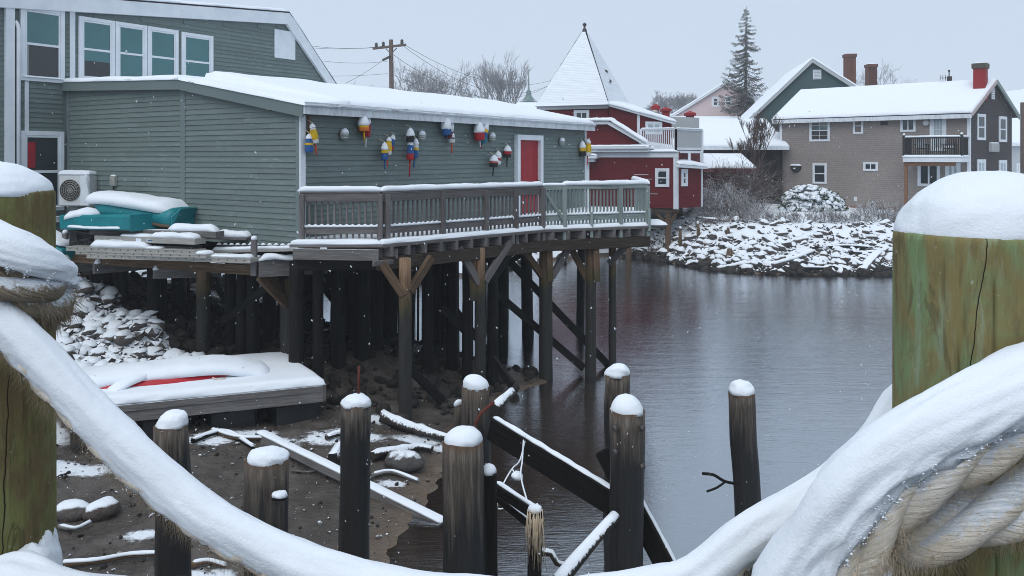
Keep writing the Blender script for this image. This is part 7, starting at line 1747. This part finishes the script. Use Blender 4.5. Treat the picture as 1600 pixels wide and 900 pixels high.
# spruce
def spruce(label, base, H, R0, seed):
    o = root('spruce_tree', base, label, 'tree'); rs = random.Random(seed); base = Vector(base)
    mb = MB(); mb.tube([base - V(0, 0, .3), base + V(0, 0, H * .5), base + V(.06, 0, H)], [.24, .15, .02], 8); mb.build('trunk', BARK, o)
    br = MB(); nd = MB(); z = H * .10
    while z < H * .99:
        t = z / H; rad_ = R0 * (1 - t) ** .80 + .10
        for k in range(5 if t < .85 else 4):
            a = rs.uniform(0, 2 * math.pi); L = rad_ * rs.uniform(.55, 1.12); d = V(math.cos(a), math.sin(a), 0); p = base + V(0, 0, z + rs.uniform(-.1, .1))
            pts = [p, p + d * L * .4 - V(0, 0, L * .16), p + d * L * .75 - V(0, 0, L * .22), p + d * L - V(0, 0, L * .10)]
            br.tube(pts, [.03, .022, .014, .006], 3, cap=False)
            m = max(3, int(L / .16))
            for j in range(m):
                u = (j + .6) / m; i = min(2, int(u * 3)); q = pts[i].lerp(pts[i + 1], u * 3 - i)
                for sgn in (-1, 1):
                    sd = d.cross(V(0, 0, 1)) * sgn; tl = L * .30 * (1.05 - u * .6) * rs.uniform(.5, 1.1)
                    e = q + sd * tl * .8 + d * tl * .45 - V(0, 0, tl * rs.uniform(.25, .75)); br.tube([q, e], [.010, .004], 3, cap=False)
                    for w_ in range(3):
                        c = q.lerp(e, rs.uniform(.15, 1)); f = (e - q).normalized(); s2 = f.cross(V(rs.uniform(-1, 1), rs.uniform(-1, 1), 1)).normalized(); sz = rs.uniform(.04, .085)
                        nd.add([c - f * sz * 1.6, c + s2 * sz * .6, c + f * sz * 1.6 - V(0, 0, sz * .3), c - s2 * sz * .6], [(0, 1, 2, 3)])
        z += rs.uniform(.19, .33)
    br.build('branches', BARK, o, recalc=False); nd.build('crown', NEEDLE, o, recalc=False)
spruce('tall dark spruce standing over the pink house roof', V(P(1165, 0, 73).x, 73, 2.0), 16.45, 4.1, 5)
def bush(label, c, rx, ry, H, n, seed, mat=TWIG, r=.012, arch=.5, name='bush', group=None):
    o = root(name, c, label, 'bush', group); rs = random.Random(seed); mb = MB(); c = Vector(c)
    for k in range(n):
        a = rs.uniform(0, 2 * math.pi); q = math.sqrt(rs.random()); p = c + V(rx * q * math.cos(a) * .6, ry * q * math.sin(a) * .6, 0); p.z = far_h(p.x, p.y) - .05
        d = V(math.cos(a) * arch * q * 1.4, math.sin(a) * arch * q, 1).normalized(); grow(mb, p, d, H * rs.uniform(.3, .5), r, 3, rs, .05, .85, 3, 3, 2, .72, .25, .006)
    mb.build('twigs', mat, o, recalc=False, kind='stuff'); return o
bush('tangled brown leafless bush dusted with snow beside the red building', V(P(1160, 0, 44).x, 44, 2), 1.7, 1.4, 3.3, 120, 3, TWIG, .016, .5)
TWIGSN0 = m_plain('frosted_twig', (.1, .08, .075), (.15, .12, .11), 8, .85, .2, snow=(.0, .4, 20, .8))
TWIGSN = m_plain('snowy_twig', (.1, .08, .075), (.15, .12, .11), 8, .85, .2, snow=(.15, .3, 20, .6))
bush('frosted pale brush in front of the leafless bush', V(P(1128, 0, 42.5).x, 42.5, 1.9), 1.9, 1.0, 2.1, 130, 15, TWIGSN0, .012, .8)
bush('snowy brush sprawling down the bank under the leafless bush', V(P(1140, 0, 41.5).x, 41.5, 1.8), 1.9, 1.2, 1.5, 80, 5, TWIGSN, .014, .9)
bush('snow covered scrub on the bank right of the white shrub', V(P(1375, 0, 43).x, 43, 2), 1.7, 1.2, 1.0, 60, 7, TWIGSN, .012, .9)
bush('low snowy scrub on the bank below the tan house post', V(P(1395, 0, 40).x, 40, 1.9), 1.2, .9, .9, 40, 9, TWIGSN, .012, .9)
bush('tiny snowy twigs in front of the tan house wall', V(P(1290, 0, 43).x, 43, 2), .5, .4, .7, 14, 11, TWIGSN, .01, .6)
bush('dark weedy brush heap at the foot of the red building piles', V(P(1025, 0, 40.2).x, 40.2, .8), .8, .6, .5, 50, 13, TWIG, .012, 1.0)
for i, (px, py) in enumerate(((1085, 375), (1120, 352), (1165, 360), (1195, 378), (1225, 352), (1255, 374), (1310, 352), (1335, 372), (1375, 356), (1400, 376), (1150, 398), (1290, 405))):
    Y = 40.0
    while P(px, py, Y).z > far_h(P(px, py, Y).x, Y) and Y < 50: Y += .1
    bush('low snowy brush among the bank stones ' + ('by the tall broken pile', 'under the frosted pale brush', 'left of the evergreen shrub', 'above the waterline log', 'just below the evergreen shrub', 'above the root covered log', 'right of the evergreen shrub', 'above the level dark timber', 'under the tan house post', 'beside the green post edge', 'beside the dark waterline stump', 'above the long low log')[i], P(px, py, Y), .9, .5, R.uniform(.45, .8), 30, 60 + i, TWIGSN, .012, 1.1, group='low brush among the bank stones')
_ico = bmesh.new(); bmesh.ops.create_icosphere(_ico, subdivisions=2, radius=1)
ICO = ([v.co.copy() for v in _ico.verts], [tuple(v.index for v in f.verts) for f in _ico.faces]); _ico.free()
def lump(mb, c, up, s, rs):
    x = up.cross(V(rs.uniform(-1, 1), rs.uniform(-1, 1), .2)).normalized(); y = up.cross(x); o_ = rs.uniform(0, 50); k = rs.uniform(.8, 1.5)
    vs = []
    for v in ICO[0]:
        q = v * (1 + .45 * nz(v.x * 1.3 + o_, v.y * 1.3, v.z * 1.3)); vs.append(c + x * q.x * s * k + y * q.y * s + up * q.z * s * .55)
    mb.add(vs, ICO[1], 0, True)
def evergreen(label, c, rx, ry, H, seed):
    o = root('evergreen_shrub', c, label, 'shrub'); rs = random.Random(seed); c = Vector(c); nd = MB(); sn = MB(); tw = MB(); mu = 0
    for k in range(640):
        a = rs.uniform(0, 2 * math.pi); el = math.asin(rs.uniform(-.05, 1)); q = rs.uniform(.78, 1.06) * (1 + .16 * nz(math.cos(a) * 2, math.sin(a) * 2, el * 2 + seed))
        p = c + V(rx * math.cos(a) * math.cos(el) * q, ry * math.sin(a) * math.cos(el) * q, H * (.08 + .92 * math.sin(el) * q)); d = (p - c).normalized()
        tw.tube([c + (p - c) * .25, p], [.012, .005], 3, cap=False)
        for j in range(12):
            f = (d + V(rs.uniform(-1, 1), rs.uniform(-1, 1), rs.uniform(-1.1, .3))).normalized(); b = p + V(rs.uniform(-.14, .14), rs.uniform(-.14, .14), rs.uniform(-.16, .02)); s2 = f.cross(V(rs.uniform(-1, 1), rs.uniform(-1, 1), rs.uniform(-1, 1))).normalized(); L = rs.uniform(.09, .2)
            nd.add([b, b + f * L * .5 + s2 * L * .22, b + f * L, b + f * L * .5 - s2 * L * .22], [(0, 1, 2, 3)])
        if rs.random() < .92:
            lump(sn, p + V(0, 0, .02), (d + V(0, 0, 1.0)).normalized(), rs.uniform(.08, .2), rs)
    tw.build('branches', BARK, o, recalc=False); nd.build('foliage', LEAF, o, recalc=False); sn.build('snow', SNOWFAR, o, recalc=False)
evergreen('rounded evergreen shrub heaped with snow in front of the tan house', V(P(1268, 0, 46).x, 46, far_h(16.8, 46) - .05), 1.75, 1.1, 1.35, 3)
# ------------------------------------------------------------------ timbers and stumps on the far bank
def far_at(px, py, dz=0):
    Y = 30.0
    while Y < 60:
        p = P(px, py, Y)
        if p.z <= far_h(p.x, p.y) + dz: return V(p.x, p.y, far_h(p.x, p.y) + dz)
        Y += .1
    return P(px, py, 40)
def far_log(label, pix, r, snow=.05, mat=BARKSN, r1=None, dz=.1, name='log'):
    pts = resample([far_at(x, y, dz) for x, y in pix], .25); o = root(name, pts[0], label, 'log'); m = len(pts); r1 = r1 or r * .7
    mb = MB(); mb.tube(pts, [r + (r1 - r) * i / max(1, m - 1) for i in range(m)], 9, rough=.25); mb.build('trunk', mat, o)
    if snow: mb = MB(); snow_strip(mb, [p + V(0, 0, r * .6) for p in pts], r * .8, snow, .12, .5, 7); mb.build('snow', SNOWFAR, o)
far_log('thick snowy log slanting down to the water near the green post', [(1345, 428), (1358, 412), (1374, 398)], .24, .06, r1=.17)
far_log('dark fallen timber lying level on the rocky bank', [(1275, 391), (1320, 387), (1362, 390)], .13, .06, DARKWD)
far_log('dark timber just below the level one', [(1328, 396), (1352, 398), (1374, 395)], .12, .06, DARKWD)
far_log('snow furred log crossing down from the dark timbers', [(1312, 400), (1335, 410), (1352, 420)], .16, .09, r1=.1)
far_log('snowy root covered log lying along the waterline', [(1205, 418), (1240, 408), (1272, 396)], .16, .10, r1=.1)
far_log('long low log in the water edge', [(1250, 420), (1290, 421), (1332, 423)], .12, .06, DARKWD)
far_log('snowy log at the waterline below the two stumps', [(1120, 424), (1145, 420), (1162, 415)], .14, .09)
far_log('leaning log with snow at the waterline by the broken piles', [(1068, 418), (1085, 412), (1098, 417)], .12, .08, DARKWD)
far_log('pale snowy log lying across the bank top beside the stumps', [(1062, 380), (1080, 373), (1118, 369)], .12, .07)
far_log('snowy beam under the corner of the red building', [(1090, 342), (1105, 345), (1120, 346)], .14, .08)
def stump(label, px, y0, y1, wpx, lean=.0):
    b = far_at(px, y1); Y = b.y; h = (y1 - y0) / F * Y; r = wpx / F * Y / 2
    o = root('broken_pile', b, label, 'pile'); mb = MB(); mb.tube([b - V(0, 0, .4), b + V(lean * .5, 0, h * .6), b + V(lean, 0, h)], [r * 1.1, r, r * .55], 10, rough=.3); mb.build('shaft', BROWNWD, o)
    mb = MB(); snow_cap(mb, b + V(lean, 0, h - .03), r * .7, .12, 10, 4, 1, .3); mb.build('snow_cap', SNOWFAR, o)
stump('tall broken brown pile with a snow tip on the bank below the red building', 1092, 350, 378, 5, -.05)
stump('dark broken pile in the shadow beside the red building', 1063, 357, 392, 6)
stump('pointed brown stump on the snowy stones', 1137, 355, 372, 6, .03)
stump('dark stump at the water below the pointed one', 1140, 387, 402, 10)
stump('short pointed stump between the broken piles', 1102, 380, 392, 5)
# ------------------------------------------------------------------ falling snow and the haze
mb = MB(); rs = random.Random(77)
for k in range(1300):
    Y = 3.2 * (30 / 3.2) ** (rs.random() ** .6); px = rs.uniform(-40, 1640); py = rs.uniform(0, 900); c = P(px, py, Y)
    if c.z < .1 or py < 150 and px > 480: continue
    s = rs.uniform(.0025, .006) * (1 + Y * .028); q = V(rs.uniform(-.5, .5), rs.uniform(-.3, .3), -1).normalized() * s * rs.uniform(1, 1.9); e = V(s, 0, 0); f = V(0, s, 0)
    mb.add([c + q, c + e * .8, c + f * .8, c - e * .8, c - f * .8, c - q], [(0, 1, 2), (0, 2, 3), (0, 3, 4), (0, 4, 1), (5, 2, 1), (5, 3, 2), (5, 4, 3), (5, 1, 4)])
mb.build('falling_snow', SNOW, kind='stuff', recalc=False, label='sparse snowflakes falling in the air')
HAZE = 0.0011
hm = bpy.data.materials.new('winter_air'); hm.use_nodes = True; hm.node_tree.nodes.clear()
pv = hm.node_tree.nodes.new('ShaderNodeVolumePrincipled'); pv.inputs['Color'].default_value = (.93, .96, 1, 1); pv.inputs['Density'].default_value = HAZE; pv.inputs['Anisotropy'].default_value = .2
ho = hm.node_tree.nodes.new('ShaderNodeOutputMaterial'); hm.node_tree.links.new(pv.outputs[0], ho.inputs['Volume'])
mb = MB(); mb.abox(-205, 265, -35, 705, -2.2, 21)
if HAZE: mb.build('haze', hm, kind='stuff', label='pale winter haze over the river')
